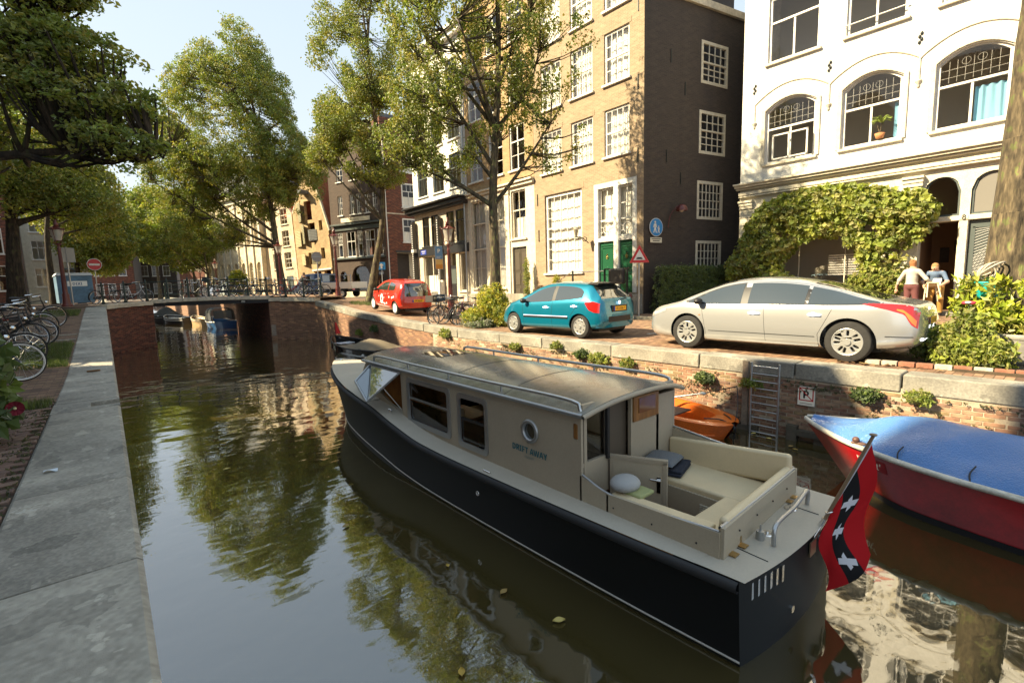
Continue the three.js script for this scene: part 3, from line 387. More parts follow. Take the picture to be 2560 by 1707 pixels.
  for (const [x, y, w, h] of [[6.05, 1.9, 0.24, 0.5], [6.4, 2.2, 0.22, 0.36], [6.05, 1.2, 0.26, 0.3]]) mesh('picture', [box(w, h, 0.03, x, y, -2.24)], MT.darkWood, b);
  mesh('threshold', rbox(2.3, 0.12, 0.4, 0.015, 6.75, 0.05, 0.1), MT.stoneGrey, b);
  mesh('house_number', [torus(0.03, 0.01, 6.76, 2.99, 0.09, 0, 0, 0, 5, 14), torus(0.035, 0.01, 6.76, 2.925, 0.09, 0, 0, 0, 5, 14)], MT.iron, b);
}
// ---- brown brick canal house with dark side wall
{
  const b = thing('brick_house', 'tall brown brick canal house with two green doors and a near black side wall', 'house', [16.5, 0.09, -17.62], rad(-90));
  const W = 6.22, H = 16, cols = [[0.56, 1.28], [2.44, 1.24], [4.3, 1.24]], ops = [];
  const rows = [[6.42, 1.85], [9.25, 1.95], [12.05, 1.95]];
  for (const [y, h] of rows) for (const [x, w] of cols) ops.push({ x, y, w, h });
  const big = { x: 0.68, y: 1.78, w: 2.34, h: 3.64 }, door = { x: 3.72, y: 0.85, w: 2.18, h: 4.55 };
  mesh('front_wall', wallGeo(W, H, [...ops, big, door], 0.3, 0), MT.brickYellow, b);
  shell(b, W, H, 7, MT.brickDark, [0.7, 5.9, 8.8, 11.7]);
  for (const o of ops) { win(b, { ...o, bands: [[4, 2, 0.5], [4, 2, 0.5]], curtain: 'full', depth: 0.1 }); mesh('brick_lintel', strip(o.w + 0.2, 0.2, 0.012, o.x + o.w / 2, o.y + o.h + 0.1), MT.brickYellow, b); }
  win(b, { ...big, bands: [[5, 3, 0.44], [5, 1, 0.14], [5, 3, 0.42]], curtain: 'full', depth: 0.12, fw: 0.13 }); mesh('brick_lintel', strip(2.6, 0.22, 0.012, 1.85, 5.54), MT.brickYellow, b);
  // double door case
  const dc = part('door_case', b, 0, 0, 0);
  mesh('casing', [box(0.2, 4.55, 0.14, 3.82, 3.12, -0.06), box(0.2, 4.55, 0.14, 5.8, 3.12, -0.06), box(0.24, 4.4, 0.14, 4.88, 3.05, -0.06), box(2.18, 0.2, 0.16, 4.81, 5.31, -0.06), box(1.78, 0.16, 0.13, 4.81, 3.08, -0.07)], MT.white, dc);
  for (const x of [4.34, 5.35]) {
    const dw = 0.84; const dr = part('door', b, x, 0.85, -0.14);
    mesh('leaf', box(dw, 2.15, 0.06, 0, 1.07, 0), MT.greenDoor, dr);
    mesh('door_moulding', [strip(dw - 0.2, 0.07, 0.03, 0, 2.0, 0.03), strip(dw - 0.3, 0.05, 0.03, 0, 1.9, 0.03), strip(dw - 0.2, 0.09, 0.035, 0, 0.8, 0.03), strip(dw - 0.3, 0.05, 0.03, 0, 0.45, 0.03), strip(dw - 0.2, 0.08, 0.03, 0, 0.12, 0.03), box(0.03, 0.95, 0.03, -0.3, 1.35, 0.04), box(0.03, 0.95, 0.03, 0.3, 1.35, 0.04)], MT.greenDoor, dr);
    mesh('house_number', [torus(0.05, 0.014, 0, 1.48, 0.045, 0, 0, 0, 5, 14), tube([[0.03, 1.62, 0.045], [-0.03, 1.58, 0.045], [-0.048, 1.49, 0.045]], 0.014)], mat([0.45, 0.30, 0.10], 0.3, { metalness: 0.8 }), dr);
    mesh('letter_slot', box(0.26, 0.05, 0.02, 0, 1.0, 0.045), MT.chrome, dr);
    win(b, { x: x - dw / 2, y: 3.18, w: dw, h: 2.02, bands: [[1, 1, 0.34], [2, 2, 0.66]], curtain: 'full', sill: 0, depth: 0.16, fw: 0.06 });
    mesh('fanlight_scroll', [torus(0.2, 0.014, x, 3.52, -0.12, 0, 0, 0, 5, 20), torus(0.11, 0.012, x - 0.29, 3.5, -0.12, 0, 0, 0, 5, 14), torus(0.11, 0.012, x + 0.29, 3.5, -0.12, 0, 0, 0, 5, 14)], MT.white, b);
  }
  const anchors = [[0.2, 5.3], [0.25, 3.6], [5.95, 8.9], [5.95, 6.2], [0.25, 8.9], [5.95, 11.7]]; for (const [x, y] of anchors) mesh('wall_anchor', box(0.035, 0.55, 0.03, x, y, 0.015), MT.iron, b);
  // stoop
  mesh('stoop', [rbox(3.0, 0.78, 0.95, 0.02, 4.7, 0.39, 0.48), rbox(0.9, 0.5, 0.95, 0.02, 2.75, 0.25, 0.48)], MT.stoneGrey, b);
  mesh('stoop_step', [rbox(0.35, 0.62, 0.9, 0.02, 3.03, 0.31, 0.47)], MT.stoneGrey, b);
  const rl = part('stoop_railing', b); mesh('posts', [box(0.06, 1.05, 0.06, 3.25, 1.3, 0.9), box(0.06, 1.05, 0.06, 5.0, 1.3, 0.9), box(0.06, 1.05, 0.06, 6.1, 1.3, 0.9), box(0.05, 0.9, 0.05, 2.3, 0.95, 0.9)], MT.iron, rl); mesh('rails', [bar([3.25, 1.75, 0.9], [5.0, 1.75, 0.9], 0.022), bar([3.25, 1.2, 0.9], [5.0, 1.2, 0.9], 0.022), bar([3.25, 1.8, 0.9], [2.3, 1.35, 0.9], 0.02)], MT.chrome, rl);
  mesh('canvas_cover', rbox(0.75, 0.62, 0.25, 0.1, 5.6, 1.52, 0.88), mat([0.03, 0.028, 0.026], 0.7), b);
  // side wall along the alley: its own frame, turned towards the water
  const sg = part('side_front', b, W, 0, 0, rad(78.5));
  const side = [[3.1, 9.28, 1.62, 1.65, [[4, 3, 0.5], [4, 2, 0.5]]], [3.04, 6.5, 1.62, 1.72, [[4, 3, 0.55], [4, 2, 0.45]]], [2.98, 3.82, 1.6, 1.58, [[8, 4, 1]]], [2.95, 1.75, 1.6, 1.18, [[8, 3, 1]]]];
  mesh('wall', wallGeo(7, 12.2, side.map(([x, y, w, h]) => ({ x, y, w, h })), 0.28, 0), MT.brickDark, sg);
  mesh('parapet', [strip(7, 0.28, 0.12, 3.5, 12.3)], MT.creamStone, sg);
  side.forEach(([x, y, w, h, bands]) => win(sg, { x, y, w, h, bands: bands.map(([c, r, f]) => [c > 4 ? 6 : 4, r, f]), fw: 0.12, frame: MT.cream, depth: 0.02, sill: 0, bar: 0.035 }));
  for (const [x, y] of [[1.4, 10], [2.2, 8.9], [1.2, 6.2], [2.0, 5.4]]) mesh('wall_anchor', box(0.03, 0.5, 0.03, x, y, 0.015), MT.iron, sg);
}
// ---- narrow ochre house with tall cream shop windows
{
  const b = thing('ochre_house', 'narrow ochre brick house with tall cream ground floor windows', 'house', [16.5, 0.2, -23.28], rad(-90));
  const W = 5.64, H = 16, cols = [[0.34, 1.2], [2.1, 1.2], [3.85, 1.15]], rows = [[6.9, 2.2], [10.1, 2.1], [13.0, 1.9]], ops = [];
  for (const [y, h] of rows) for (const [x, w] of cols) ops.push({ x, y, w, h });
  const low = [{ x: 0.32, y: 1.0, w: 1.3, h: 4.85 }, { x: 2.15, y: 1.0, w: 1.15, h: 4.85 }, { x: 3.86, y: 3.5, w: 1.1, h: 2.4 }, { x: 3.86, y: 0.15, w: 1.1, h: 2.95 }];
  mesh('upper_wall', wallGeo(W, H, ops, 0.3, 6.15), mat('#ffffff', 0.9, { map: rep(BT, 1.76, 1.0), bumpMap: rep(BB, 1.76, 1.0), bumpScale: 0.006, color: lin(1.15, 1.05, 0.85) }), b);
  mesh('shop_wall', wallGeo(W, 6.15, low, 0.3, 0), MT.cream, b);
  shell(b, W, H, 8, MT.brickRed, [6.1, 9.3, 12.4]);
  mesh('cornice', [strip(W, 0.1, 0.24, W / 2, 6.28), strip(W, 0.14, 0.14, W / 2, 6.15)], MT.cream, b);
  for (const o of ops) win(b, { ...o, bands: [[2, 2, 0.64], [2, 1, 0.36]], thick: 1, depth: 0.1 });
  for (const o of low.slice(0, 2)) win(b, { ...o, bands: [[2, 2, 0.45], [2, 1, 0.3], [2, 1, 0.25]], frame: MT.cream, curtain: 'full', cm: mat([0.42, 0.40, 0.36], 0.95, { transmission: 0.2 }) });
  win(b, { ...low[2], bands: [[2, 1, 0.6], [2, 1, 0.4]], frame: MT.cream, curtain: 'half' });
  for (const x of [1.88, 3.58]) mesh('pilaster', [strip(0.3, 5.9, 0.06, x, 3.0), strip(0.36, 0.2, 0.1, x, 5.9)], MT.cream, b);
  const dr = part('door', b, 4.41, 0.15, -0.14); for (const s of [-1, 1]) { mesh('leaf', box(0.5, 2.9, 0.06, s * 0.26, 1.45, 0), mat([0.06, 0.05, 0.035], 0.4), dr); for (const [y, h] of [[0.5, 0.6], [1.3, 0.6], [2.2, 0.9]]) mesh('door_panel', strip(0.34, h, 0.02, s * 0.26, y, 0.03), mat([0.075, 0.062, 0.045], 0.4), dr); }
  mesh('scroll_grille', [torus(0.22, 0.018, 4.2, 3.3, -0.02, 0, 0, 0, 5, 18), torus(0.22, 0.018, 4.62, 3.3, -0.02, 0, 0, 0, 5, 18), box(1.1, 0.04, 0.03, 4.41, 3.1, -0.02)], MT.white, b);
  mesh('plinth', strip(W, 0.7, 0.08, W / 2, 0.35), MT.stone, b);
}
// ---- white corner house with black shop front and striped posts
{
  const b = thing('corner_house', 'white painted corner house over a black cafe front with striped posts', 'house', [16.5, 0.3, -29.5], rad(-90));
  const W = 6.2, H = 15.3, cols = [[0.66, 1.2], [2.56, 1.25], [4.45, 1.2]], rows = [[6.85, 1.95], [9.6, 1.95], [12.3, 1.7]], ops = [];
  for (const [y, h] of rows) for (const [x, w] of cols) ops.push({ x, y, w, h });
  const bays = [[1.0, 0.85], [2.1, 0.85], [3.9, 0.85], [4.95, 0.85]].map(([x, w]) => ({ x, y: 3.65, w, h: 1.9 })), low = [{ x: 0.9, y: 0.75, w: 2.1, h: 2.3 }, { x: 3.95, y: 0.1, w: 0.85, h: 2.95 }, { x: 5.1, y: 0.75, w: 0.8, h: 2.3 }];
  mesh('upper_wall', wallGeo(W, H, ops, 0.3, 5.9), MT.stucco, b);
  mesh('cafe_front', wallGeo(W, 5.9, [...bays, ...low], 0.3, 0), MT.creamStone, b);
  shell(b, W, H, 9, MT.stucco, [3.3, 6.2, 9.2, 12.0]);
  mesh('awning_cornice', [prism([[0, 0], [0.75, 0.02], [0.75, 0.1], [0.55, 0.32], [0, 0.36]], W + 0.5, -0.3, 5.85, 0, 0, 0, 0).applyMatrix4(new THREE.Matrix4())].map((g) => g).slice(0, 0).concat([strip(W + 0.5, 0.1, 0.75, W / 2 - 0.15, 6.15), strip(W + 0.4, 0.2, 0.55, W / 2 - 0.15, 5.98), strip(W + 0.3, 0.12, 0.4, W / 2 - 0.1, 5.82)]), MT.blackPaint, b);
  mesh('fascia', strip(W, 0.5, 0.1, W / 2, 3.3), MT.blackPaint, b);
  const pv = part('street_name_sign', b, 0.95, 3.3, 0.11); mesh('plate', box(0.7, 0.3, 0.02, 0.2, 0, 0), mat([0.03, 0.05, 0.28], 0.4), pv); mesh('plate_band', [box(0.5, 0.035, 0.01, 0.2, 0.06, 0.011), box(0.3, 0.03, 0.01, 0.2, -0.06, 0.011)], MT.white, pv);
  for (const o of ops) win(b, { ...o, bands: [[2, 1, 0.6], [2, 1, 0.4]], frame: MT.greyGreen, depth: 0.14, sillMat: MT.white });
  for (const o of bays) win(b, { ...o, bands: [[1, 1, 0.7], [1, 1, 0.3]], frame: MT.blackPaint, depth: 0.06 });
  win(b, { ...low[0], bands: [[2, 1, 1]], frame: MT.cream, thick: 1, curtain: 'half' }); win(b, { ...low[2], bands: [[1, 1, 1]], frame: MT.cream });
  const dr = part('door', b, 4.37, 0.1, -0.12); mesh('leaf', box(0.82, 2.2, 0.06, 0, 1.1, 0), MT.blackPaint, dr); mesh('door_light', box(0.5, 0.9, 0.02, 0, 1.55, 0.04), MT.greyGreen, dr);
  for (const x of [0.1, 3.3]) { const p = part('striped_post', b, x, 0, 0.2); mesh('pedestal', strip(0.34, 1.35, 0.3, 0, 0.67, -0.15), MT.white, p); mesh('shaft', box(0.26, 3.9, 0.24, 0, 3.4, 0), MT.blackPaint, p); for (let k = 0; k < 26; k++) if (k !== 13) mesh('white_block', box(0.1, 0.07, 0.02, 0, 1.5 + k * 0.145, 0.13), MT.white, p); mesh('collar', strip(0.34, 0.22, 0.3, 0, 3.45, -0.15), MT.white, p); }
  mesh('bench_planter', rbox(2.0, 0.75, 0.5, 0.05, 1.9, 0.38, 0.45), MT.white, b);
  mesh('roof_cornice', [strip(W + 0.5, 0.2, 0.5, W / 2, 15.4), strip(W + 0.3, 0.25, 0.3, W / 2, 15.15)], MT.white, b);
  mesh('gable_end', strip(0.2, 0.01, 0.01, 0.1, 0.005), MT.stucco, b); b.remove(b.children[b.children.length - 1]);
  mesh('downpipe', [bar([6.05, 0, 0.12], [6.05, 6.0, 0.12], 0.06), bar([6.05, 6.0, 0.12], [6.12, 13, 0.1], 0.055)], MT.galv, b);
}
// ---- brown brick house across the side street with recessed porch
{
  const b = thing('porch_house', 'brown brick house with white sashes and a cream recessed porch across the side street', 'house', [18.9, 0.5, -38.9], 0);
  const W = 7, H = 15, ops = [{ x: 1.64, y: 4.75, w: 1.5, h: 2.05 }, { x: 1.7, y: 7.75, w: 1.4, h: 2.05 }, { x: 1.65, y: 10.7, w: 1.4, h: 1.9 }, { x: 4.4, y: 4.75, w: 1.5, h: 2.05 }, { x: 4.4, y: 7.75, w: 1.4, h: 2.05 }, { x: 0.95, y: 0.05, w: 3.4, h: 3.8 }];
  mesh('front_wall', wallGeo(W, H, ops, 0.3, 0), MT.brickRed, b); shell(b, W, H, 7, MT.brickRed, [4.2, 7.3]);
  ops.slice(0, 5).forEach((o) => win(b, { ...o, bands: [[2, 1, 0.68], [3, 1, 0.32]], curtain: 'half', thick: 1, depth: 0.05, fw: 0.12 }));
  mesh('porch_back', [box(3.4, 3.8, 0.08, 2.65, 1.95, -1.1), box(0.08, 3.8, 0.9, 0.96, 1.95, -0.7), box(3.4, 0.08, 0.9, 2.65, 3.84, -0.7)], MT.cream, b);
  mesh('notice_board', [box(1.6, 1.7, 0.08, 1.95, 0.95, -1.0)], MT.wood, b); mesh('painting', box(0.8, 0.6, 0.04, 1.75, 2.5, -1.03), MT.darkWood, b);
  for (const [x, y, w, h, c] of [[2.0, 1.25, 0.18, 0.22, [0.7, 0.66, 0.5]], [2.35, 1.4, 0.3, 0.4, [0.55, 0.45, 0.16]], [2.6, 1.5, 0.16, 0.26, [0.12, 0.32, 0.42]]]) mesh('paper_notice', box(w, h, 0.01, x, y, -0.95), mat(c, 0.8), b);
  mesh('door', [box(0.8, 2.5, 0.06, 3.55, 1.3, -1.02)], MT.darkWood, b); mesh('door_toplight', box(0.75, 0.7, 0.05, 3.55, 3.1, -1.02), MT.greyGreen, b);
  mesh('porch_beam', strip(3.6, 0.18, 0.08, 2.65, 3.93), MT.darkWood, b); mesh('stone_band', [strip(W, 0.1, 0.02, W / 2, 7.15)], MT.creamStone, b);
  mesh('relief', sph(0.22, 1.9, 7.45, 0.05, 1, 1, 0.5), MT.creamStone, b); mesh('downpipe', bar([0.12, 0, 0.1], [0.12, 13, 0.1], 0.055), MT.white, b);
}
// ---- dark pub front with sign board
const RY6 = rad(-68.3);
{
  const b = thing('pub_house', 'near black brick pub with white sash windows and a long cream name board', 'house', [16.5, 0.55, -44.9], RY6);
  const W = 6.46, H = 14; const w1 = [[0.72, 0.6], [1.8, 1.1], [3.15, 0.6], [4.1, 1.15], [5.5, 0.6]].map(([x, w]) => ({ x, y: 3.6, w, h: 2.25 })), u = [1.05, 2.55, 3.3, 4.3, 5.2].map((x) => ({ x, y: 7.3, w: 0.55, h: 1.7 })), u2 = [1.05, 2.7, 4.3].map((x) => ({ x, y: 10.2, w: 0.8, h: 1.6 })), arches = [{ x: 0.7, y: 0.6, w: 0.9, h: 1.75, rise: 0.46 }, { x: 2.2, y: 0.1, w: 2.2, h: 2.7, rise: 0.9 }, { x: 5.1, y: 0.8, w: 0.9, h: 1.4 }];
  mesh('front_wall', wallGeo(W, H, [...w1, ...u, ...u2, ...arches], 0.3, 0), mat('#ffffff', 0.85, { map: rep(BTdark, 1.76, 1), bumpMap: rep(BB, 1.76, 1), bumpScale: 0.005, color: lin(1.3, 1.15, 1.05) }), b); shell(b, W, H, 6, MT.brickDark, [3.0, 6.6, 9.6]);
  w1.forEach((o, i) => win(b, { ...o, bands: i % 2 ? [[2, 1, 0.62], [2, 1, 0.38]] : [[1, 1, 0.5], [3, 3, 0.5]], depth: 0.08, curtain: i === 3 ? 'sides' : 0 }));
  [...u, ...u2].forEach((o) => win(b, { ...o, bands: [[2, 3, 1]], depth: 0.1 }));
  mesh('cornice', [strip(W - 0.4, 0.14, 0.35, W / 2, 6.45), strip(W - 0.5, 0.35, 0.12, W / 2, 6.12)], MT.greyGreen, b); mesh('sill_band', strip(W - 0.3, 0.16, 0.2, W / 2, 3.48), MT.greyGreen, b);
  const sb = part('name_board', b, 3.23, 6.82, 0.2); mesh('board', box(3.45, 0.36, 0.06, 0, 0, 0), MT.cream, sb);
  mesh('lettering', facePlane(3.4, 0.34, 0, 0, 0.034), printed(3.4, 0.34, 150, (g, W_, H_) => { g.fillStyle = '#d8cdb0'; g.fillRect(0, 0, W_, H_); g.fillStyle = '#4a4436'; g.textBaseline = 'middle'; g.font = Math.round(H_ * 0.7) + 'px sans-serif'; g.fillText('DE BRANDERIJ', W_ * 0.19, H_ * 0.54); g.font = Math.round(H_ * 0.36) + 'px sans-serif'; g.fillText('1890', W_ * 0.06, H_ * 0.55); }), sb, true);
  mesh('arch_glass', [box(0.9, 1.7, 0.01, 1.15, 1.45, -0.2), box(2.2, 2.6, 0.01, 3.3, 1.4, -0.2), box(0.9, 1.4, 0.01, 5.55, 1.5, -0.2)], MT.pane, b); mesh('rendered_base', strip(W, 0.5, 0.06, W / 2, 0.25), MT.creamStone, b);
}
// ---- leaning shuttered warehouse with tiled roof
{
  const b = thing('shutter_warehouse', 'leaning ochre gabled warehouse with open olive shutters and orange tile roof', 'house', [14.7, 0.55, -49.4], RY6); b.rotation.z = rad(2.2);
  const W = 4.7, gable = [[0, 0], [W, 0], [W, 5.9], [3.15, 11.2], [3.0, 11.9], [2.1, 11.9], [1.95, 11.1], [0.05, 7.9]];
  const ops = [{ x: 1.75, y: 7.2, w: 0.95, h: 1.75 }, { x: 2.0, y: 5.1, w: 0.95, h: 1.8 }, { x: 1.7, y: 3.1, w: 0.8, h: 1.1 }, { x: 3.5, y: 6.1, w: 0.45, h: 0.9 }, { x: 3.45, y: 3.5, w: 0.5, h: 1.0 }, { x: 0.9, y: 0.1, w: 0.9, h: 2.0 }, { x: 2.3, y: 0.1, w: 0.9, h: 2.2 }, { x: 3.6, y: 0.1, w: 0.9, h: 2.3 }];
  mesh('front_wall', wallGeo(W, 0, ops, 0.3, 0, gable), mat([0.42, 0.30, 0.16], 0.9, { map: rep(TX.blotch, 2.4) }), b);
  mesh('loft_floors', [2.7, 4.9, 7.0].map((y) => box(4.1, 0.2, 5.5, 2.35, y, -3.2)), MT.wood, b).userData.kind = 'stuff'; mesh('inner_wall', box(4.1, 8, 0.2, 2.35, 4, -4.5), MT.room, b);
  const sm = mat([0.26, 0.24, 0.15], 0.6), sm2 = mat([0.40, 0.34, 0.20], 0.6);
  for (const [x, y, w, h, a, m] of [[1.2, 8.0, 0.95, 1.75, -25, sm], [1.42, 5.95, 0.95, 1.8, -25, sm], [1.2, 3.6, 0.85, 1.1, -20, sm2], [0.75, 5.6, 0.9, 1.5, -10, sm2], [2.75, 5.75, 0.85, 1.0, 20, MT.galv], [2.85, 3.6, 0.8, 1.1, 20, sm]]) { const s = part('shutter', b, x, y, 0.16, rad(a)); mesh('board', box(w, h, 0.05, 0, 0, 0), m, s); mesh('slats', Array.from({ length: Math.round(h / 0.14) }, (_, k) => box(w - 0.1, 0.025, 0.03, 0, -h / 2 + 0.1 + k * 0.14, 0.035)), m, s); }
  const roof = (sgn) => { const pr = sgn > 0 ? [[2.9, 11.6], [4.9, 5.7]] : [[2.2, 11.6], [-0.1, 7.7]]; return surf((u, v) => { const x = lerp(pr[0][0], pr[1][0], u), y = lerp(pr[0][1], pr[1][1], u); return [x, y + 0.05 * Math.abs(Math.sin(v * 60)) + 0.03 * (u * 14 % 1), -0.3 - v * 6]; }, 30, 120); };
  mesh('tile_roof', roof(1), MT.roofTile, b); mesh('tile_roof', roof(-1), MT.roofTile, b); mesh('coping', [tube([[3.15, 11.3, -0.1], [4.75, 5.95, -0.1]], 0.13), tube([[1.95, 11.2, -0.1], [0, 8, -0.1]], 0.13), rbox(1.15, 0.2, 0.5, 0.03, 2.55, 12.0, -0.15)], MT.creamStone, b);
  mesh('hoist_beam', [box(0.14, 0.2, 1.0, 2.4, 9.6, 0.4), rbox(0.7, 0.35, 0.9, 0.05, 2.2, 9.7, 0.35)], MT.slate, b); mesh('back_shell', [box(0.3, 6, 6, 4.55, 3, -3.3), box(0.3, 8, 6, 0.15, 4, -3.3)], MT.brickRed, b);
  mesh('lintel_beam', strip(2.6, 0.14, 0.12, 3.4, 2.5), MT.white, b);
}
// ---- pale leaning house between warehouse and hall
{
  const b = thing('pale_house', 'narrow pale plastered house with brown sashes next to the shuttered warehouse', 'house', [13.2, 0.5, -53.2], RY6); b.rotation.z = rad(2.5);
  const W = 4.0, gable = [[0, 0], [W, 0], [W, 8.0], [2.9, 9.6], [2.2, 11.2], [1.6, 11.2], [0.9, 9.6], [0, 8.2]], ops = []; for (const y of [2.9, 5.0, 7.1]) for (const x of [0.6, 2.3]) ops.push({ x, y, w: 1.0, h: 1.5 });
  mesh('front_wall', wallGeo(W, 0, ops, 0.3, 0, gable), mat([0.62, 0.50, 0.36], 0.85, { map: rep(TX.blotch, 2.1) }), b); ops.forEach((o) => win(b, { ...o, bands: [[2, 2, 0.6], [2, 1, 0.4]], depth: 0.1, frame: MT.cream }));
  mesh('shell', [box(0.3, 8, 6, 0.15, 4, -3.3), box(0.3, 8, 6, W - 0.15, 4, -3.3), box(W - 0.6, 9, 0.2, W / 2, 4.5, -2)], MT.roomLight, b); mesh('tile_roof', [prism([[-0.1, 7.9], [2, 11.3], [4.1, 7.8]], 6, 0, 0, -6.3)], MT.roofTile, b); mesh('door', box(0.9, 2.1, 0.06, 2.8, 1.05, 0.02), MT.greyGreen, b);
}
// ---- pale hall with tall pilasters and round-headed windows
{
  const b = thing('hall_building', 'long pale yellow hall with tall pilasters and round headed windows behind the trees', 'building', [9.2, 0.5, -66], rad(-74)); const W = 12.6, H = 10.5, ops = [];
  for (let k = 0; k < 8; k++) { ops.push({ x: 0.8 + k * 1.5, y: 1.2, w: 0.8, h: 2.6, rise: 0.46 }); ops.push({ x: 0.8 + k * 1.5, y: 5.6, w: 0.8, h: 2.6 }); }
  mesh('front_wall', wallGeo(W, H, ops, 0.35, 0), mat([0.72, 0.60, 0.40], 0.85, { map: rep(TX.blotch, 2.7) }), b); ops.forEach((o) => win(b, { ...o, bands: [[2, 3, 1]], depth: 0.15, frame: MT.cream }));
  for (let k = 0; k < 9; k++) mesh('pilaster', [strip(0.3, 9.4, 0.14, 0.45 + k * 1.5, 4.9), strip(0.4, 0.3, 0.2, 0.45 + k * 1.5, 9.6)], MT.cream, b);
  mesh('cornice', [strip(W + 0.3, 0.3, 0.5, W / 2, 10.5), strip(W, 0.4, 0.2, W / 2, 10.1)], MT.cream, b); mesh('shell', [box(W - 0.4, 9.9, 0.2, W / 2, 5, -2.5), box(0.3, 10, 7, 0.16, 5, -3.9), box(0.3, 10, 7, W - 0.16, 5, -3.9)], MT.roomLight, b);
  mesh('roof', [prism([[0, 10.6], [W, 10.6], [W - 1.5, 14.5], [1.5, 14.5]], 7, 0, 0, -7.5)], MT.slate, b);
}
{ // big roof behind
  const b = thing('roof_house', 'pale plastered gable house with grey slate roof and skylight behind the warehouse', 'house', [15.5, 0.5, -60], rad(-40)); mesh('wall', prism([[0, 0], [9, 0], [9, 12], [5, 16.5], [0, 14]], 6, 0, 0, -6), mat([0.62, 0.47, 0.33], 0.9, { map: rep(TX.blotch, 3) }), b);
  mesh('roof', [prism([[-0.3, 13.8], [5, 16.5], [9.3, 12], [9.3, 12.3], [5, 17], [-0.3, 14.3]], 6.6, 0, 0, -6.3)], MT.slate, b); mesh('skylight', box(0.9, 0.06, 0.7, 7.3, 14.6, -1.5, 0, 0, -0.8), MT.white, b);
}
// ---- far houses closing the canal
{
  const spec = [[-1.5, -108, 6, 12, MT.brickRed], [5, -112, 6, 11, MT.brickDark], [10.5, -98, 6, 13, MT.brickRed], [8.6, -84, 5, 9, MT.brickRed]], lab = ['distant red brick house at the end of the canal beneath tree crowns', 'distant dark brick house at the end of the canal', 'distant red brick house with white sashes beyond the hall', 'low red brick house with white lattice sash between hall and far houses'];
  spec.forEach(([x, z, W, H, m], i) => { const b = thing('far_house', lab[i], 'house', [x, 0.4, z], rad(i === 3 ? -60 : -15)); const ops = []; for (let f = 0; f < 3; f++) for (let k = 0; k < 3; k++) ops.push({ x: 0.6 + k * (W - 1) / 3, y: 0.9 + f * 3.2, w: 1.1, h: 1.9 }); const o2 = ops.filter((o) => o.y + o.h < H - 0.4); mesh('front_wall', wallGeo(W, H, o2, 0.3, 0), m, b); o2.forEach((o) => win(b, { ...o, bands: [[2, 2, 1]], depth: 0.05 })); mesh('shell', [box(W - 0.1, H - 0.1, 0.2, W / 2, H / 2, -1.2), box(0.2, H, 5, 0.1, H / 2, -2.9), box(0.2, H, 5, W - 0.1, H / 2, -2.9)], MT.room, b); mesh('roof', prism([[-0.2, H], [W + 0.2, H], [W / 2, H + 3]], 5, 0, 0, -5.3), MT.slate, b); });
}
// ---- left bank houses beyond the bridge
{
  const b = thing('cream_house', 'cream rendered house with blue framed windows behind the portable cabin', 'house', [-5.2, 0.7, -62.4], rad(14)); const W = 4.4, H = 12, ops = []; for (const y of [1.6, 4.1, 6.6, 9.1]) for (const x of [0.55, 2.5]) ops.push({ x, y, w: 1.3, h: 1.75 });
  mesh('front_wall', wallGeo(W, H, ops, 0.3, 0), mat([0.62, 0.60, 0.50], 0.85, { map: rep(TX.grain, 2) }), b); const bf = mat([0.10, 0.22, 0.40], 0.5); ops.forEach((o) => win(b, { ...o, bands: [[3, 1, 0.65], [3, 1, 0.35]], frame: o.x > 2 ? bf : MT.white, depth: 0.08 })); mesh('shell', [box(W - 0.1, H, 0.2, W / 2, H / 2, -1.6), box(0.3, H, 6, 0.15, H / 2, -3.4), box(0.3, H, 6, W - 0.15, H / 2, -3.4), box(W, 0.3, 6.4, W / 2, H + 0.15, -3.2)], MT.roomLight, b);
  const c = thing('red_brick_house', 'red brick house with white sash windows behind the leaning bicycles', 'house', [-11.5, 0.6, -59], rad(20)); const W2 = 6.2, ops2 = []; for (const y of [1.4, 4.6, 7.8, 11]) for (const x of [0.4, 2.4, 4.4]) ops2.push({ x, y, w: 1.2, h: 2.2 });
  mesh('front_wall', wallGeo(W2, 15, ops2, 0.3, 0), MT.brickRed, c); ops2.forEach((o) => win(c, { ...o, bands: [[2, 1, 0.6], [2, 1, 0.4]], depth: 0.05 })); mesh('shell', [box(W2 - 0.1, 15, 0.2, W2 / 2, 7.5, -1.6), box(0.3, 15, 6, 0.15, 7.5, -3.4), box(0.3, 15, 6, W2 - 0.15, 7.5, -3.4), box(W2, 0.3, 6.4, W2 / 2, 15.15, -3.2)], MT.brickRed, c);
}
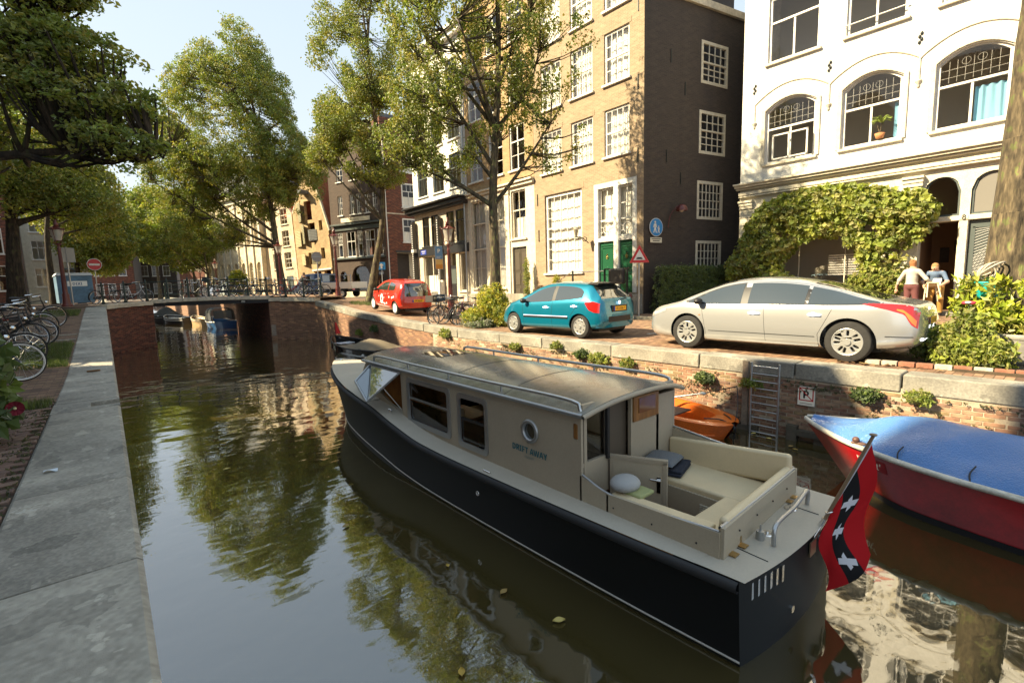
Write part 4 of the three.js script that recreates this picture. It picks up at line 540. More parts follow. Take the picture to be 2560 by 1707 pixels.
// ---- the row of gabled houses on the left bank, outside the frame: it shades the water and the boat
{
  const names = ['red brick gabled house on the bicycle side outside the frame', 'dark brick gabled house on the bicycle side outside the frame', 'ochre gabled house on the bicycle side outside the frame', 'cream gabled house on the bicycle side outside the frame', 'brown gabled house on the bicycle side outside the frame', 'grey gabled house on the bicycle side outside the frame', 'narrow brick gabled house on the bicycle side outside the frame'];
  const ms = [MT.brickRed, MT.brickDark, MT.brickYellow, MT.creamStone, MT.brickRed, MT.stone, MT.brickYellow];
  // [z of near end, width, eave height, gable peak]
  ROWS.forEach(([z, W, e, p, D = 5.6], i) => { const b = thing('gabled_house', names[i % names.length] + (i >= names.length ? ' further along' : ''), 'house', [-9, 0.02, z], rad(90)); const ops = []; for (let f = 0; f < 2; f++) for (let k = 0; k < 2; k++) ops.push({ x: 0.7 + k * (W - 1.2) / 2, y: 1 + f * 3, w: 1.1, h: 1.8 }); mesh('front_wall', wallGeo(W, 0, ops, 0.3, 0, [[0, 0], [W, 0], [W, e], [W / 2 + 0.6, p], [W / 2 - 0.6, p], [0, e]]), ms[i % 7], b); ops.forEach((o) => win(b, { ...o, bands: [[2, 2, 1]] })); mesh('shell', [box(W - 0.62, e, 0.2, W / 2, e / 2, -0.1 - D * 0.8), box(0.3, e, D, 0.15, e / 2, -0.3 - D / 2), box(0.3, e, D, W - 0.15, e / 2, -0.3 - D / 2)], MT.room, b); mesh('roof', prism([[0, e], [W, e], [W / 2, p - 0.2]], D, 0, 0, -0.3 - D), MT.slate, b); });
}
// ---------------------------------------------------------------- cars (local x forward, y up, rear axle at x = 0)
const CM = {
  glass: mat([0.028, 0.034, 0.03], 0.03, { clearcoat: 1, clearcoatRoughness: 0.02, ior: 2.0 }),
  black: mat([0.012, 0.012, 0.013], 0.5), seam: mat([0.01, 0.01, 0.01], 0.8), tyre: mat([0.022, 0.021, 0.02], 0.85, { map: rep(TX.blotch, 0.3) }),
  rim: mat([0.50, 0.50, 0.48], 0.35, { metalness: 0.7 }), plate: mat([0.75, 0.42, 0.03], 0.5), red: mat([0.42, 0.012, 0.01], 0.12, { clearcoat: 1 }), amber: mat([0.75, 0.16, 0.02], 0.15, { clearcoat: 1 }), lamp: mat([0.55, 0.56, 0.56], 0.1, { clearcoat: 1, metalness: 0.4 }), inside: mat([0.28, 0.22, 0.14], 0.8),
};
const ev = new Evaluator(); ev.useGroups = false;
function carBody(S) {
  const cache = {};
  const sec = (x) => { const k = x.toFixed(3); if (cache[k]) return cache[k]; const w = S.w(x), yb = S.yb(x), yt = S.top(x), bl = Math.min(S.belt(x), yt - 0.05), k2 = clamp((yt - bl) / 0.5, 0.12, 1), wr = lerp(0.88 * w, S.wr(x), sstep(0.06, 0.32, yt - bl));
    const P = [[0, yb], [0.8 * w, yb], [0.955 * w, yb + 0.07], [0.995 * w, lerp(yb, bl, 0.34)], [w, lerp(yb, bl, 0.6)], [0.985 * w, lerp(yb, bl, 0.84)], [0.955 * w, bl], [wr + 0.03 * k2, yt - 0.105 * k2], [wr * 0.86, yt - 0.038 * k2], [wr * 0.5, yt - 0.010 * k2], [0, yt]].map((p) => V(p[0], p[1], 0));
    const c = new THREE.CatmullRomCurve3(P, false, 'centripetal'), pts = []; for (let i = 0; i < P.length - 1; i++) for (let j = 0; j < 4; j++) pts.push(c.getPoint((i + j / 4) / (P.length - 1))); pts.push(P[P.length - 1]); pts[0].x = 0; return (cache[k] = pts); };
  const side = (x, y) => { const p = sec(x); for (let i = 8; i < p.length - 1; i++) if (p[i].y <= y && p[i + 1].y >= y && p[i + 1].y > p[i].y) return lerp(p[i].x, p[i + 1].x, (y - p[i].y) / (p[i + 1].y - p[i].y)); return y < p[8].y ? p[8].x : p[p.length - 4].x; };
  const topY = (x, u) => { const p = sec(x); u = Math.abs(u); for (let i = p.length - 1; i > 8; i--) if (p[i - 1].x >= u && p[i].x <= u) return lerp(p[i].y, p[i - 1].y, (u - p[i].x) / (p[i - 1].x - p[i].x || 1)); return p[24].y; };
  const loft = () => { const n = S.n || 64, P = [], I = []; let m = 0; for (let i = 0; i <= n; i++) { const x = lerp(S.x0, S.x1, i / n), s = sec(x); const ring = [...s.map((p) => [p.x, p.y]), ...s.slice(1, -1).reverse().map((p) => [-p.x, p.y])]; m = ring.length; for (const [u, y] of ring) P.push(x, y, u); }
    for (let i = 0; i < n; i++) for (let j = 0; j < m; j++) { const a = i * m + j, b = i * m + (j + 1) % m, c = a + m, d = b + m; I.push(a, b, c, b, d, c); }
    for (const [i, s] of [[0, -1], [n, 1]]) { const c = P.length / 3; let cy = 0; for (let j = 0; j < m; j++) cy += P[(i * m + j) * 3 + 1] / m; P.push(P[i * m * 3] , cy, 0); for (let j = 0; j < m; j++) { const a = i * m + j, b = i * m + (j + 1) % m; s < 0 ? I.push(b, a, c) : I.push(a, b, c); } }
    let g = new THREE.BufferGeometry(); g.setAttribute('position', new THREE.Float32BufferAttribute(P, 3)); g.setIndex(I); g = mergeVertices(g, 1e-4); g.computeVertexNormals(); g.setAttribute('uv', new THREE.Float32BufferAttribute(new Float32Array(g.attributes.position.count * 2), 2)); return g; };
  let g = loft();
  const cut = (geo, c) => { c.setAttribute && 0; const A = new Brush(geo), B = new Brush(c); A.updateMatrixWorld(); B.updateMatrixWorld(); return ev.evaluate(A, B, SUBTRACTION).geometry; };
  for (const x of [0, S.wb]) { const c = new THREE.CylinderGeometry(S.ar, S.ar, 3, 40); c.rotateX(Math.PI / 2); c.translate(x, S.wy ?? S.r, 0); g = cut(g, c); }
  const sp = (xa, xb, lo, hi, off, nx = 20, ny = 6, s = -1) => surf((u, v) => { const x = lerp(xa, xb, u), l = typeof lo === 'function' ? lo(x) : lo, h = typeof hi === 'function' ? hi(x) : hi, y = lerp(l, h, v); return [x, y, s * (side(x, y) + off)]; }, nx, ny);
  const tp = (xa, xb, half, off, nx = 12, ny = 16) => surf((u, v) => { const x = lerp(xa, xb, u), h = typeof half === 'function' ? half(x) : half, z = lerp(-h, h, v); return [x, topY(x, z) + off, z]; }, nx, ny);
  return { g, sp, tp, side, topY };
}
function wheelParts(t, x, y, z, S, s) {
  const w = part('wheel', t, x, y, z), r = S.r, tw = S.tw || 0.21;
  mesh('tyre', at(lathe([[r * S.rr, -tw / 2], [r * 0.93, -tw / 2], [r * 0.985, -tw / 2 + 0.025], [r, -tw / 2 + 0.06], [r, tw / 2 - 0.06], [r * 0.985, tw / 2 - 0.025], [r * 0.93, tw / 2], [r * S.rr, tw / 2]], 40), 0, 0, 0, Math.PI / 2), CM.tyre, w);
  const R = r * S.rr * 1.01, holes = []; for (let k = 0; k < S.slots; k++) { const a = k / S.slots * 6.283 + 0.2, pair = S.pair ? (k % 2 ? -S.pair : S.pair) : 0; const c0 = R * S.h0, c1 = R * S.h1, hw = R * S.hw; const pts = roundRect(c0, -hw, c1, hw, hw * 0.9, 3).map(([px, py]) => [px * Math.cos(a + pair) - py * Math.sin(a + pair), px * Math.sin(a + pair) + py * Math.cos(a + pair)]); holes.push(pts.reverse()); }
  const disc = prism(circ(0, 0, R * 0.99, 40), 0.03, 0, 0, 0, 0, 0, 0, holes, 0.008);
  if (s < 0) disc.rotateY(Math.PI); disc.translate(0, 0, s * (tw / 2 - 0.045)); mesh('rim', [disc], S.rimM || CM.rim, w);
  mesh('hub_cap', [cyl(R * 0.2, R * 0.24, 0.03, 0, 0, s * (tw / 2 + 0.0), 14, Math.PI / 2), torus(R * 0.97, 0.012, 0, 0, s * (tw / 2 - 0.01), 0, 0, 0, 6, 36)], S.rimM || CM.rim, w);
  mesh('brake_drum', cyl(R * 0.92, R * 0.92, tw * 0.5, 0, 0, 0, 24, Math.PI / 2), CM.black, w);
  return w;
}
function carCommon(t, S, B, paint) {
  mesh('body', B.g, paint, t, true);
  mesh('wheel_well', [box(0.8, 0.5, S.hw2 * 2 - 0.62, 0, 0.42, 0), box(0.8, 0.5, S.hw2 * 2 - 0.62, S.wb, 0.42, 0)], CM.black, t);
  for (const x of [0, S.wb]) for (const s of [-1, 1]) wheelParts(t, x, S.wy ?? S.r, s * (S.hw2 - (S.tw || 0.21) / 2 - 0.02), S, s);
}
const handle = (t, B, x, y, m) => mesh('door_handle', [rbox(0.2, 0.035, 0.035, 0.015, x, y, -(B.side(x, y) + 0.028)), sph(0.06, x + 0.02, y, -(B.side(x, y) - 0.035), 1.2, 0.8, 0.9, 12, 8)], m, t);
const seam = (B, pts, w = 0.006) => { const out = []; for (let i = 1; i < pts.length; i++) { const [ax, ay] = pts[i - 1], [bx, by] = pts[i], n = 5; for (let k = 0; k < n; k++) { const x0 = lerp(ax, bx, k / n), y0 = lerp(ay, by, k / n), x1 = lerp(ax, bx, (k + 1) / n), y1 = lerp(ay, by, (k + 1) / n); out.push(bar([x0, y0, -(B.side(x0, y0) - w * 0.35)], [x1, y1, -(B.side(x1, y1) - w * 0.35)], w, w, 4)); } } return out; };
const mirror = (t, B, x, y, m, s = -1) => mesh('wing_mirror', [sph(0.11, x, y, s * (B.side(x, y) + 0.14), 0.75, 0.62, 0.95, 14, 10), bar([x + 0.02, y - 0.03, s * B.side(x, y)], [x, y - 0.01, s * (B.side(x, y) + 0.08)], 0.025, 0.03)], m, t);
const plateMat = (txt) => printed(0.52, 0.11, 600, (g, W, H) => { g.fillStyle = '#e8a80c'; g.fillRect(0, 0, W, H); g.fillStyle = '#1a3aa0'; g.fillRect(0, 0, W * 0.09, H); g.fillStyle = '#1b1408'; g.font = 'bold ' + Math.round(H * 0.78) + 'px sans-serif'; g.textAlign = 'center'; g.textBaseline = 'middle'; g.fillText(txt, W * 0.54, H * 0.55); });

// ---- silver fastback saloon
{
  const t = thing('silver_saloon', 'large silver fastback saloon parked beside the quay ladder', 'car', [10.30, 0.0, -2.50], rad(90), 'cars parked along the quay');
  const S = { x0: -0.93, x1: 4.03, wb: 2.9, r: 0.345, ar: 0.40, tw: 0.235, rr: 0.66, hw2: 0.925, n: 84, slots: 10, pair: 0.09, h0: 0.40, h1: 0.88, hw: 0.12,
    top: curve([[-0.93, 0.70], [-0.91, 0.80], [-0.86, 0.925], [-0.72, 0.985], [-0.45, 1.03], [-0.1, 1.13], [0.3, 1.262], [0.7, 1.37], [1.1, 1.435], [1.5, 1.462], [1.9, 1.445], [2.25, 1.385], [2.6, 1.26], [2.95, 1.085], [3.12, 1.0], [3.35, 0.945], [3.65, 0.875], [3.86, 0.79], [3.98, 0.68], [4.03, 0.56]]),
    belt: pl([[-0.93, 0.6], [-0.8, 0.86], [-0.4, 0.93], [0.2, 0.945], [1.5, 0.93], [2.7, 0.915], [3.0, 0.92], [3.3, 0.88], [3.7, 0.80], [4.03, 0.5]]),
    w: curve([[-0.93, 0.60], [-0.90, 0.70], [-0.82, 0.78], [-0.6, 0.86], [-0.2, 0.915], [0.4, 0.93], [1.5, 0.93], [2.6, 0.925], [3.1, 0.90], [3.5, 0.84], [3.8, 0.74], [3.95, 0.63], [4.03, 0.5]]),
    wr: pl([[-0.93, 0.55], [-0.5, 0.60], [0.2, 0.585], [1.0, 0.60], [1.8, 0.60], [2.4, 0.62], [2.95, 0.70], [4, 0.6]]),
    yb: pl([[-0.93, 0.42], [-0.85, 0.30], [-0.5, 0.235], [0, 0.2], [3, 0.17], [3.7, 0.19], [3.95, 0.24], [4.03, 0.34]]) };
  const B = carBody(S), paint = mat([0.47, 0.475, 0.47], 0.26, { metalness: 0.6, clearcoat: 1, clearcoatRoughness: 0.04 });
  carCommon(t, S, B, paint);
  const beltG = (x) => pl([[-0.4, 0.985], [0.4, 0.965], [1.5, 0.955], [2.6, 0.955], [3, 0.98]])(x), arc = curve([[-0.42, 1.005], [-0.1, 1.08], [0.3, 1.195], [0.8, 1.30], [1.3, 1.345], [1.8, 1.335], [2.2, 1.27], [2.55, 1.15], [2.85, 1.01], [2.95, 0.985]]);
  for (const s of [-1, 1]) {
    mesh('window_trim', B.sp(-0.44, 2.96, (x) => beltG(x) - 0.012, (x) => arc(x) + 0.02, 0.002, 40, 4, s), CM.black, t);
    mesh('rear_quarter_window', B.sp(-0.40, 0.62, beltG, arc, 0.006, 20, 5, s), CM.glass, t); mesh('rear_door_window', B.sp(0.68, 1.66, beltG, arc, 0.006, 16, 5, s), CM.glass, t); mesh('front_door_window', B.sp(1.80, 2.90, beltG, arc, 0.006, 18, 5, s), CM.glass, t);
    mesh('tail_light', [B.sp(-0.88, -0.14, (x) => pl([[-0.88, 0.60], [-0.80, 0.66], [-0.72, 0.82], [-0.5, 0.895], [-0.14, 0.985]])(x), (x) => pl([[-0.88, 0.90], [-0.74, 0.965], [-0.5, 0.985], [-0.14, 0.995]])(x), 0.006, 20, 5, s)], CM.red, t);
    mesh('turn_signal', [B.sp(-0.86, -0.62, (x) => pl([[-0.86, 0.63], [-0.80, 0.70], [-0.72, 0.84], [-0.62, 0.885]])(x), (x) => pl([[-0.86, 0.72], [-0.8, 0.80], [-0.7, 0.89], [-0.62, 0.905]])(x), 0.009, 10, 3, s)], CM.amber, t);
    mesh('headlight', B.sp(3.45, 3.93, (x) => lerp(0.78, 0.62, (x - 3.45) / 0.48), (x) => lerp(0.84, 0.71, (x - 3.45) / 0.48), 0.006, 10, 3, s), CM.lamp, t);
    mesh('side_moulding', B.sp(0.48, 2.42, 0.40, 0.412, 0.004, 20, 1, s), CM.seam, t); mesh('sill_trim', B.sp(0.42, 2.46, 0.235, 0.275, 0.008, 20, 1, s), paint, t); mirror(t, B, 2.62, 1.0, CM.black, s);
    mesh('bumper_strip', B.sp(-0.84, -0.5, 0.46, 0.472, 0.005, 8, 1, s), CM.seam, t);
  }
  mesh('door_seam', seam(B, [[2.46, 0.26], [2.52, 0.6], [2.60, 0.93]]), CM.seam, t); mesh('door_seam', seam(B, [[1.30, 0.24], [1.33, 0.6], [1.36, 0.94]]), CM.seam, t); mesh('door_seam', seam(B, [[0.42, 0.25], [0.44, 0.45], [0.30, 0.75], [0.22, 0.94]]), CM.seam, t);
  handle(t, B, 1.52, 0.79, CM.chrome); handle(t, B, 0.50, 0.79, CM.chrome);
  mesh('windscreen', B.tp(2.02, 3.02, (x) => lerp(0.56, 0.70, (x - 2.02)), 0.005), CM.glass, t);
  mesh('rear_window', B.tp(-0.40, 0.62, (x) => lerp(0.50, 0.52, (x + 0.4)), 0.005), CM.glass, t);
  mesh('boot_lip', B.tp(-0.80, -0.46, 0.52, 0.006, 4, 14), paint, t);
  mesh('bonnet_seam', [...[0.56].map((u) => tube([[3.05, B.topY(3.05, u) + 0.002, -u], [3.5, B.topY(3.5, u - 0.03) + 0.002, -u + 0.03], [3.85, B.topY(3.85, 0.46) + 0.002, -0.46]], 0.005))], CM.seam, t);
  mesh('rear_bumper_chrome', [rbox(0.03, 0.08, 0.5, 0.015, -0.915, 0.60, 0.0), rbox(0.05, 0.05, 1.2, 0.02, -0.905, 0.42, 0)], CM.chrome, t);
  mesh('number_plate', facePlane(0.52, 0.11, -0.945, 0.70, 0, 0, rad(-90), 0), plateMat('27-XP-GK'), t, true);
  mesh('fuel_lamp', box(0.03, 0.02, 0.01, 2.62, 0.72, -(B.side(2.62, 0.72) + 0.002)), CM.amber, t);
  mesh('emblem', [bar([-0.88, 0.86, -0.05], [-0.88, 0.9, 0], 0.008), bar([-0.88, 0.86, 0.05], [-0.88, 0.9, 0], 0.008)], CM.chrome, t);
}
// ---- blue hatchback with dark spoiler
{
  const t = thing('blue_hatchback', 'metallic blue five door hatchback parked beside the yellow flowering shrub', 'car', [10.15, 0.0, -8.40], rad(90 + 2), 'cars parked along the quay');
  const S = { x0: -0.66, x1: 3.37, wb: 2.54, r: 0.30, ar: 0.345, tw: 0.19, rr: 0.66, hw2: 0.855, n: 76, slots: 8, h0: 0.6, h1: 0.9, hw: 0.11, wy: 0.30,
    top: curve([[-0.66, 0.62], [-0.64, 0.86], [-0.58, 0.99], [-0.46, 1.13], [-0.30, 1.30], [-0.14, 1.405], [0.1, 1.44], [0.5, 1.465], [1.0, 1.47], [1.4, 1.43], [1.75, 1.32], [2.1, 1.14], [2.35, 1.015], [2.55, 0.95], [2.85, 0.87], [3.1, 0.77], [3.27, 0.64], [3.37, 0.48]]),
    belt: pl([[-0.66, 0.5], [-0.58, 0.9], [-0.3, 0.97], [0.2, 0.965], [1.2, 0.91], [2.0, 0.875], [2.4, 0.88], [2.8, 0.80], [3.37, 0.42]]),
    w: curve([[-0.66, 0.60], [-0.62, 0.70], [-0.5, 0.79], [-0.2, 0.845], [0.5, 0.865], [1.5, 0.865], [2.2, 0.85], [2.7, 0.80], [3.1, 0.68], [3.28, 0.56], [3.37, 0.42]]),
    wr: pl([[-0.66, 0.5], [-0.3, 0.56], [0.5, 0.57], [1.2, 0.58], [1.8, 0.62], [2.3, 0.7], [3.3, 0.5]]),
    yb: pl([[-0.66, 0.40], [-0.6, 0.27], [0, 0.2], [2.5, 0.18], [3.1, 0.2], [3.37, 0.28]]) };
  const B = carBody(S), paint = mat([0.004, 0.185, 0.29], 0.3, { metalness: 0.5, clearcoat: 1, clearcoatRoughness: 0.04 });
  carCommon(t, S, B, paint);
  const bg = pl([[-0.2, 1.06], [0.4, 1.0], [1.2, 0.945], [2.0, 0.915], [2.3, 0.93]]), arc = curve([[-0.16, 1.07], [0.0, 1.24], [0.2, 1.31], [0.7, 1.355], [1.15, 1.345], [1.5, 1.26], [1.9, 1.09], [2.22, 0.945]]);
  for (const s of [-1, 1]) {
    mesh('rear_door_window', B.sp(-0.06, 0.86, bg, arc, 0.006, 18, 5, s), CM.glass, t); mesh('front_door_window', B.sp(0.98, 2.16, bg, arc, 0.006, 18, 5, s), CM.glass, t); mesh('window_pillar', B.sp(0.86, 0.98, bg, arc, 0.003, 4, 4, s), CM.black, t);
    mesh('tail_light', B.sp(-0.58, -0.18, (x) => pl([[-0.58, 0.66], [-0.45, 0.68], [-0.3, 0.74], [-0.18, 0.90]])(x), (x) => pl([[-0.58, 0.90], [-0.4, 0.955], [-0.18, 0.93]])(x), 0.008, 12, 5, s), CM.red, t);
    mesh('headlight', B.sp(2.75, 3.2, (x) => lerp(0.80, 0.58, (x - 2.75) / 0.45), (x) => lerp(0.86, 0.72, (x - 2.75) / 0.45), 0.006, 10, 3, s), CM.lamp, t);
    mesh('side_moulding', B.sp(0.38, 2.06, 0.50, 0.55, 0.012, 20, 1, s), CM.black, t); mesh('moulding_chrome', B.sp(0.38, 2.06, 0.552, 0.566, 0.014, 20, 1, s), CM.chrome, t); mirror(t, B, 2.0, 0.96, CM.black, s);
  }
  mesh('door_seam', seam(B, [[2.06, 0.24], [2.1, 0.6], [2.14, 0.9]]), CM.seam, t); mesh('door_seam', seam(B, [[0.96, 0.24], [0.96, 0.6], [0.94, 0.94]]), CM.seam, t); mesh('door_seam', seam(B, [[0.36, 0.34], [0.28, 0.6], [0.02, 0.9], [-0.05, 1.06]]), CM.seam, t);
  handle(t, B, 1.16, 0.79, CM.chrome); handle(t, B, 0.16, 0.83, CM.chrome);
  mesh('windscreen', B.tp(1.36, 2.28, (x) => lerp(0.54, 0.66, (x - 1.36)), 0.005), CM.glass, t);
  mesh('rear_window', B.tp(-0.56, -0.22, (x) => lerp(0.62, 0.52, (x + 0.56) / 0.34), 0.007, 10, 16), CM.glass, t);
  mesh('spoiler', [surf((u, v) => { const z = lerp(-0.53, 0.53, v), x = lerp(-0.36, -0.02, u); return [x - 0.03 * (1 - (z / 0.53) ** 2), B.topY(-0.06, z) + 0.015 - 0.02 * (1 - u), z]; }, 6, 14), rbox(0.05, 0.03, 1.0, 0.012, -0.36, 1.40, 0)], CM.black, t);
  mesh('bumper_trim', [surf((u, v) => { const a = lerp(-0.82, 0.82, u), x = -0.70 + 0.16 * Math.pow(Math.abs(a) / 0.82, 3); return [x, lerp(0.42, 0.56, v), a * 0.93]; }, 20, 2)], CM.black, t);
  mesh('rear_bumper', [surf((u, v) => { const a = lerp(-0.84, 0.84, u), x = -0.675 + 0.18 * Math.pow(Math.abs(a) / 0.84, 3); return [x, lerp(0.28, 0.62, v) , a * 0.94]; }, 20, 3)], paint, t);
  mesh('number_plate', facePlane(0.52, 0.11, -0.672, 0.755, 0, 0, rad(-90), rad(0)), plateMat('91-XVB-7'), t, true);
  mesh('plate_recess', rbox(0.03, 0.17, 0.66, 0.01, -0.648, 0.755, 0), CM.black, t);
  mesh('emblem', torus(0.035, 0.012, -0.652, 0.905, 0, 0, rad(90), 0, 5, 14), CM.chrome, t); mesh('wiper', bar([-0.62, 0.97, 0.05], [-0.585, 1.0, 0.4], 0.012), CM.black, t);
}
// ---- small red hatchback
{
  const t = thing('red_city_car', 'small red city car with white dots parked by the leaning tree', 'car', [10.20, 0.26, -18.9], rad(90 - 3), 'cars parked along the quay'); t.rotation.z = rad(4.0);
  const S = { x0: -0.52, x1: 3.02, wb: 2.42, r: 0.285, ar: 0.325, tw: 0.18, rr: 0.66, hw2: 0.81, n: 60, slots: 6, h0: 0.6, h1: 0.86, hw: 0.1, rimM: mat([0.75, 0.74, 0.70], 0.4),
    top: curve([[-0.52, 0.55], [-0.505, 0.9], [-0.47, 1.1], [-0.40, 1.28], [-0.25, 1.405], [0.1, 1.455], [0.8, 1.478], [1.3, 1.45], [1.65, 1.35], [1.95, 1.18], [2.2, 1.02], [2.5, 0.95], [2.8, 0.83], [2.95, 0.68], [3.02, 0.5]]),
    belt: pl([[-0.52, 0.5], [-0.46, 0.9], [0.2, 0.97], [1.2, 0.93], [2.1, 0.90], [2.5, 0.86], [3.02, 0.44]]), w: curve([[-0.52, 0.66], [-0.46, 0.74], [-0.2, 0.80], [0.5, 0.82], [1.8, 0.82], [2.4, 0.77], [2.8, 0.64], [3.02, 0.45]]), wr: pl([[-0.52, 0.56], [0.2, 0.585], [1.4, 0.59], [2.2, 0.68], [3, 0.5]]), yb: pl([[-0.52, 0.32], [0, 0.2], [2.5, 0.18], [3.02, 0.3]]) };
  const B = carBody(S), paint = mat([0.50, 0.028, 0.012], 0.25, { clearcoat: 1, clearcoatRoughness: 0.04 }), wh = mat([0.8, 0.78, 0.74], 0.5); carCommon(t, S, B, paint);
  const bg = pl([[-0.2, 1.06], [0.5, 1.0], [1.9, 0.945]]), arc = curve([[0.06, 1.26], [0.4, 1.335], [1.0, 1.35], [1.35, 1.27], [1.7, 1.12], [1.98, 0.965]]);
  for (const s of [-1, 1]) { mesh('rear_side_window', B.sp(0.06, 0.68, bg, arc, 0.006, 14, 4, s), CM.glass, t); mesh('front_door_window', B.sp(0.74, 1.92, bg, arc, 0.006, 14, 4, s), CM.glass, t); mesh('tail_light', B.sp(-0.49, -0.34, 0.72, 1.14, 0.006, 6, 6, s), CM.red, t); mesh('headlight', B.sp(2.45, 2.85, 0.66, 0.84, 0.006, 8, 4, s), CM.lamp, t); mirror(t, B, 1.75, 0.98, CM.black, s); }
  mesh('door_seam', seam(B, [[1.95, 0.24], [1.98, 0.9]]), CM.seam, t); mesh('door_seam', seam(B, [[0.70, 0.24], [0.66, 0.7], [0.68, 0.98]]), CM.seam, t); handle(t, B, 0.9, 0.82, paint);
  mesh('windscreen', B.tp(1.38, 2.14, (x) => lerp(0.52, 0.64, (x - 1.38)), 0.005), CM.glass, t); mesh('rear_window', surf((u, v) => { const y = lerp(0.80, 1.34, u), hw = lerp(0.60, 0.50, u), z = lerp(-hw, hw, v); const x = pl([[0.8, -0.525], [1.0, -0.51], [1.2, -0.45], [1.34, -0.385]])(y); return [x - 0.03 + 0.09 * Math.pow(Math.abs(z) / 0.6, 4), y, z]; }, 8, 14), CM.glass, t);
  const dot = (x, y, r) => surf((u, v) => { const a = v * 6.283, px = x + r * u * Math.cos(a), py = y + r * u * Math.sin(a); return [px, py, -(B.side(px, py) + 0.006)]; }, 2, 16);
  const ring = (x, y, r0, r1, sy) => surf((u, v) => { const a = v * 6.283, r = lerp(r0, r1, u), px = x + r * Math.cos(a), py = y + r * sy * Math.sin(a); return [px, py, -(B.side(px, py) + 0.006)]; }, 2, 20);
  mesh('ring_logo', ring(1.30, 0.60, 0.07, 0.15, 1.45), wh, t); for (const [x, y, r] of [[1.62, 0.70, 0.03], [1.05, 0.66, 0.03], [0.98, 0.40, 0.05], [1.12, 0.42, 0.035], [0.78, 0.44, 0.045], [0.52, 0.72, 0.045], [0.62, 0.86, 0.02], [1.5, 0.42, 0.025]]) mesh('dot_decal', dot(x, y, r), wh, t);
  mesh('stripe_decal', B.sp(0.55, 1.85, 0.285, 0.305, 0.006, 14, 1), wh, t); mesh('swoosh_decal', B.sp(0.02, 0.28, (x) => 0.66 + 0.3 * (0.28 - x), (x) => 0.74 + 0.25 * (0.28 - x), 0.006, 6, 2), wh, t);
  mesh('number_plate', facePlane(0.52, 0.11, -0.535, 0.60, 0.05, 0, rad(-90), 0), plateMat('TR-402-K'), t, true); mesh('rear_bumper', [surf((u, v) => { const a = lerp(-0.8, 0.8, u), x = -0.53 + 0.14 * Math.pow(Math.abs(a) / 0.8, 4); return [x, lerp(0.3, 0.52, v), a * 0.94]; }, 16, 2)], paint, t);
  mesh('tailgate_badge', torus(0.05, 0.012, -0.535, 0.88, 0, 0, rad(90), 0, 5, 16), CM.chrome, t); mesh('aerial', bar([0.0, 1.45, 0], [-0.12, 1.56, 0], 0.006), CM.black, t);
}
// ---- blue pickup van, white car and others beyond
{
  const t = thing('pickup_van', 'blue and white flatbed pickup van standing before the pub', 'van', [14.9, 0.68, -38.6], rad(118)), bl = mat([0.03, 0.075, 0.20], 0.3, { clearcoat: 1 }), wh = mat([0.68, 0.64, 0.55], 0.5);
  mesh('cab', [prism([[1.6, 0.4], [4.4, 0.4], [4.75, 0.55], [4.7, 0.95], [4.1, 1.1], [3.5, 1.85], [2.5, 1.92], [1.65, 1.9]], 1.7, 0, 0, -0.85, 0, 0, 0, [], 0.04)], bl, t); mesh('cab_window', [box(0.75, 0.5, 1.8, 2.9, 1.5, 0), prism([[3.35, 1.25], [3.85, 1.25], [3.42, 1.75], [3.35, 1.75]], 1.8, 0, 0, -0.9), box(0.05, 0.5, 1.4, 1.55, 1.55, 0)], CM.glass, t);
  mesh('flatbed', [box(3.0, 0.1, 1.9, 0, 0.75, 0), box(3.0, 0.42, 0.05, 0, 1.0, -0.95), box(3.0, 0.42, 0.05, 0, 1.0, 0.95), box(0.05, 0.42, 1.9, -1.5, 1.0, 0)], wh, t); mesh('load_rack', [box(0.05, 0.9, 0.05, 1.4, 1.4, -0.85), box(0.05, 0.9, 0.05, 1.4, 1.4, 0.85), box(0.05, 0.05, 1.75, 1.4, 1.85, 0), bar([1.4, 1.85, -0.85], [-1.4, 1.7, -0.85], 0.02), box(0.04, 0.6, 0.04, -1.4, 1.45, -0.85)], MT.galv, t);
  const S = { r: 0.32, rr: 0.62, tw: 0.2, slots: 6, h0: 0.5, h1: 0.85, hw: 0.1 }; for (const x of [-0.5, 3.6]) for (const s of [-1, 1]) wheelParts(t, x, 0.32, s * 0.78, S, s); mesh('chassis', box(4.2, 0.2, 1.2, 1.2, 0.55, 0), CM.black, t); mesh('tail_light', [box(0.04, 0.12, 0.25, -1.5, 0.62, -0.7)], CM.red, t);
  const far = (name, label, x, z, ry, c) => { const f = thing(name, label, 'car', [x, ramp(z), z], rad(ry), 'cars parked beyond the bridge'); mesh('body', prism([[-1.9, 0.25], [1.9, 0.25], [1.95, 0.7], [1.2, 0.88], [0.6, 1.4], [-1.3, 1.42], [-1.9, 0.95]], 1.5, 0, 0, -0.75, 0, 0, 0, [], 0.06), mat(c, 0.3, { clearcoat: 1 }), f); mesh('windows', [box(1.5, 0.38, 1.68, -0.35, 1.12, 0), box(0.06, 0.4, 1.3, -1.75, 1.12, 0)], CM.glass, f); mesh('tail_light', box(0.06, 0.25, 1.5, -1.95, 0.85, 0), CM.red, f); for (const x2 of [-1.2, 1.2]) mesh('wheel', [cyl(0.3, 0.3, 1.62, x2, 0.3, 0, 18, Math.PI / 2)], CM.tyre, f); };
  far('white_car', 'small white car seen through the bridge railing', 9.3, -58, 92, [0.7, 0.7, 0.68]); far('dark_car', 'dark car with lit red lamps seen through the bridge railing', 9.6, -64, 92, [0.05, 0.05, 0.05]); far('silver_car', 'pale green car seen through the bridge railing near the crate bicycle', 9.0, -49, 92, [0.45, 0.5, 0.46]);
}
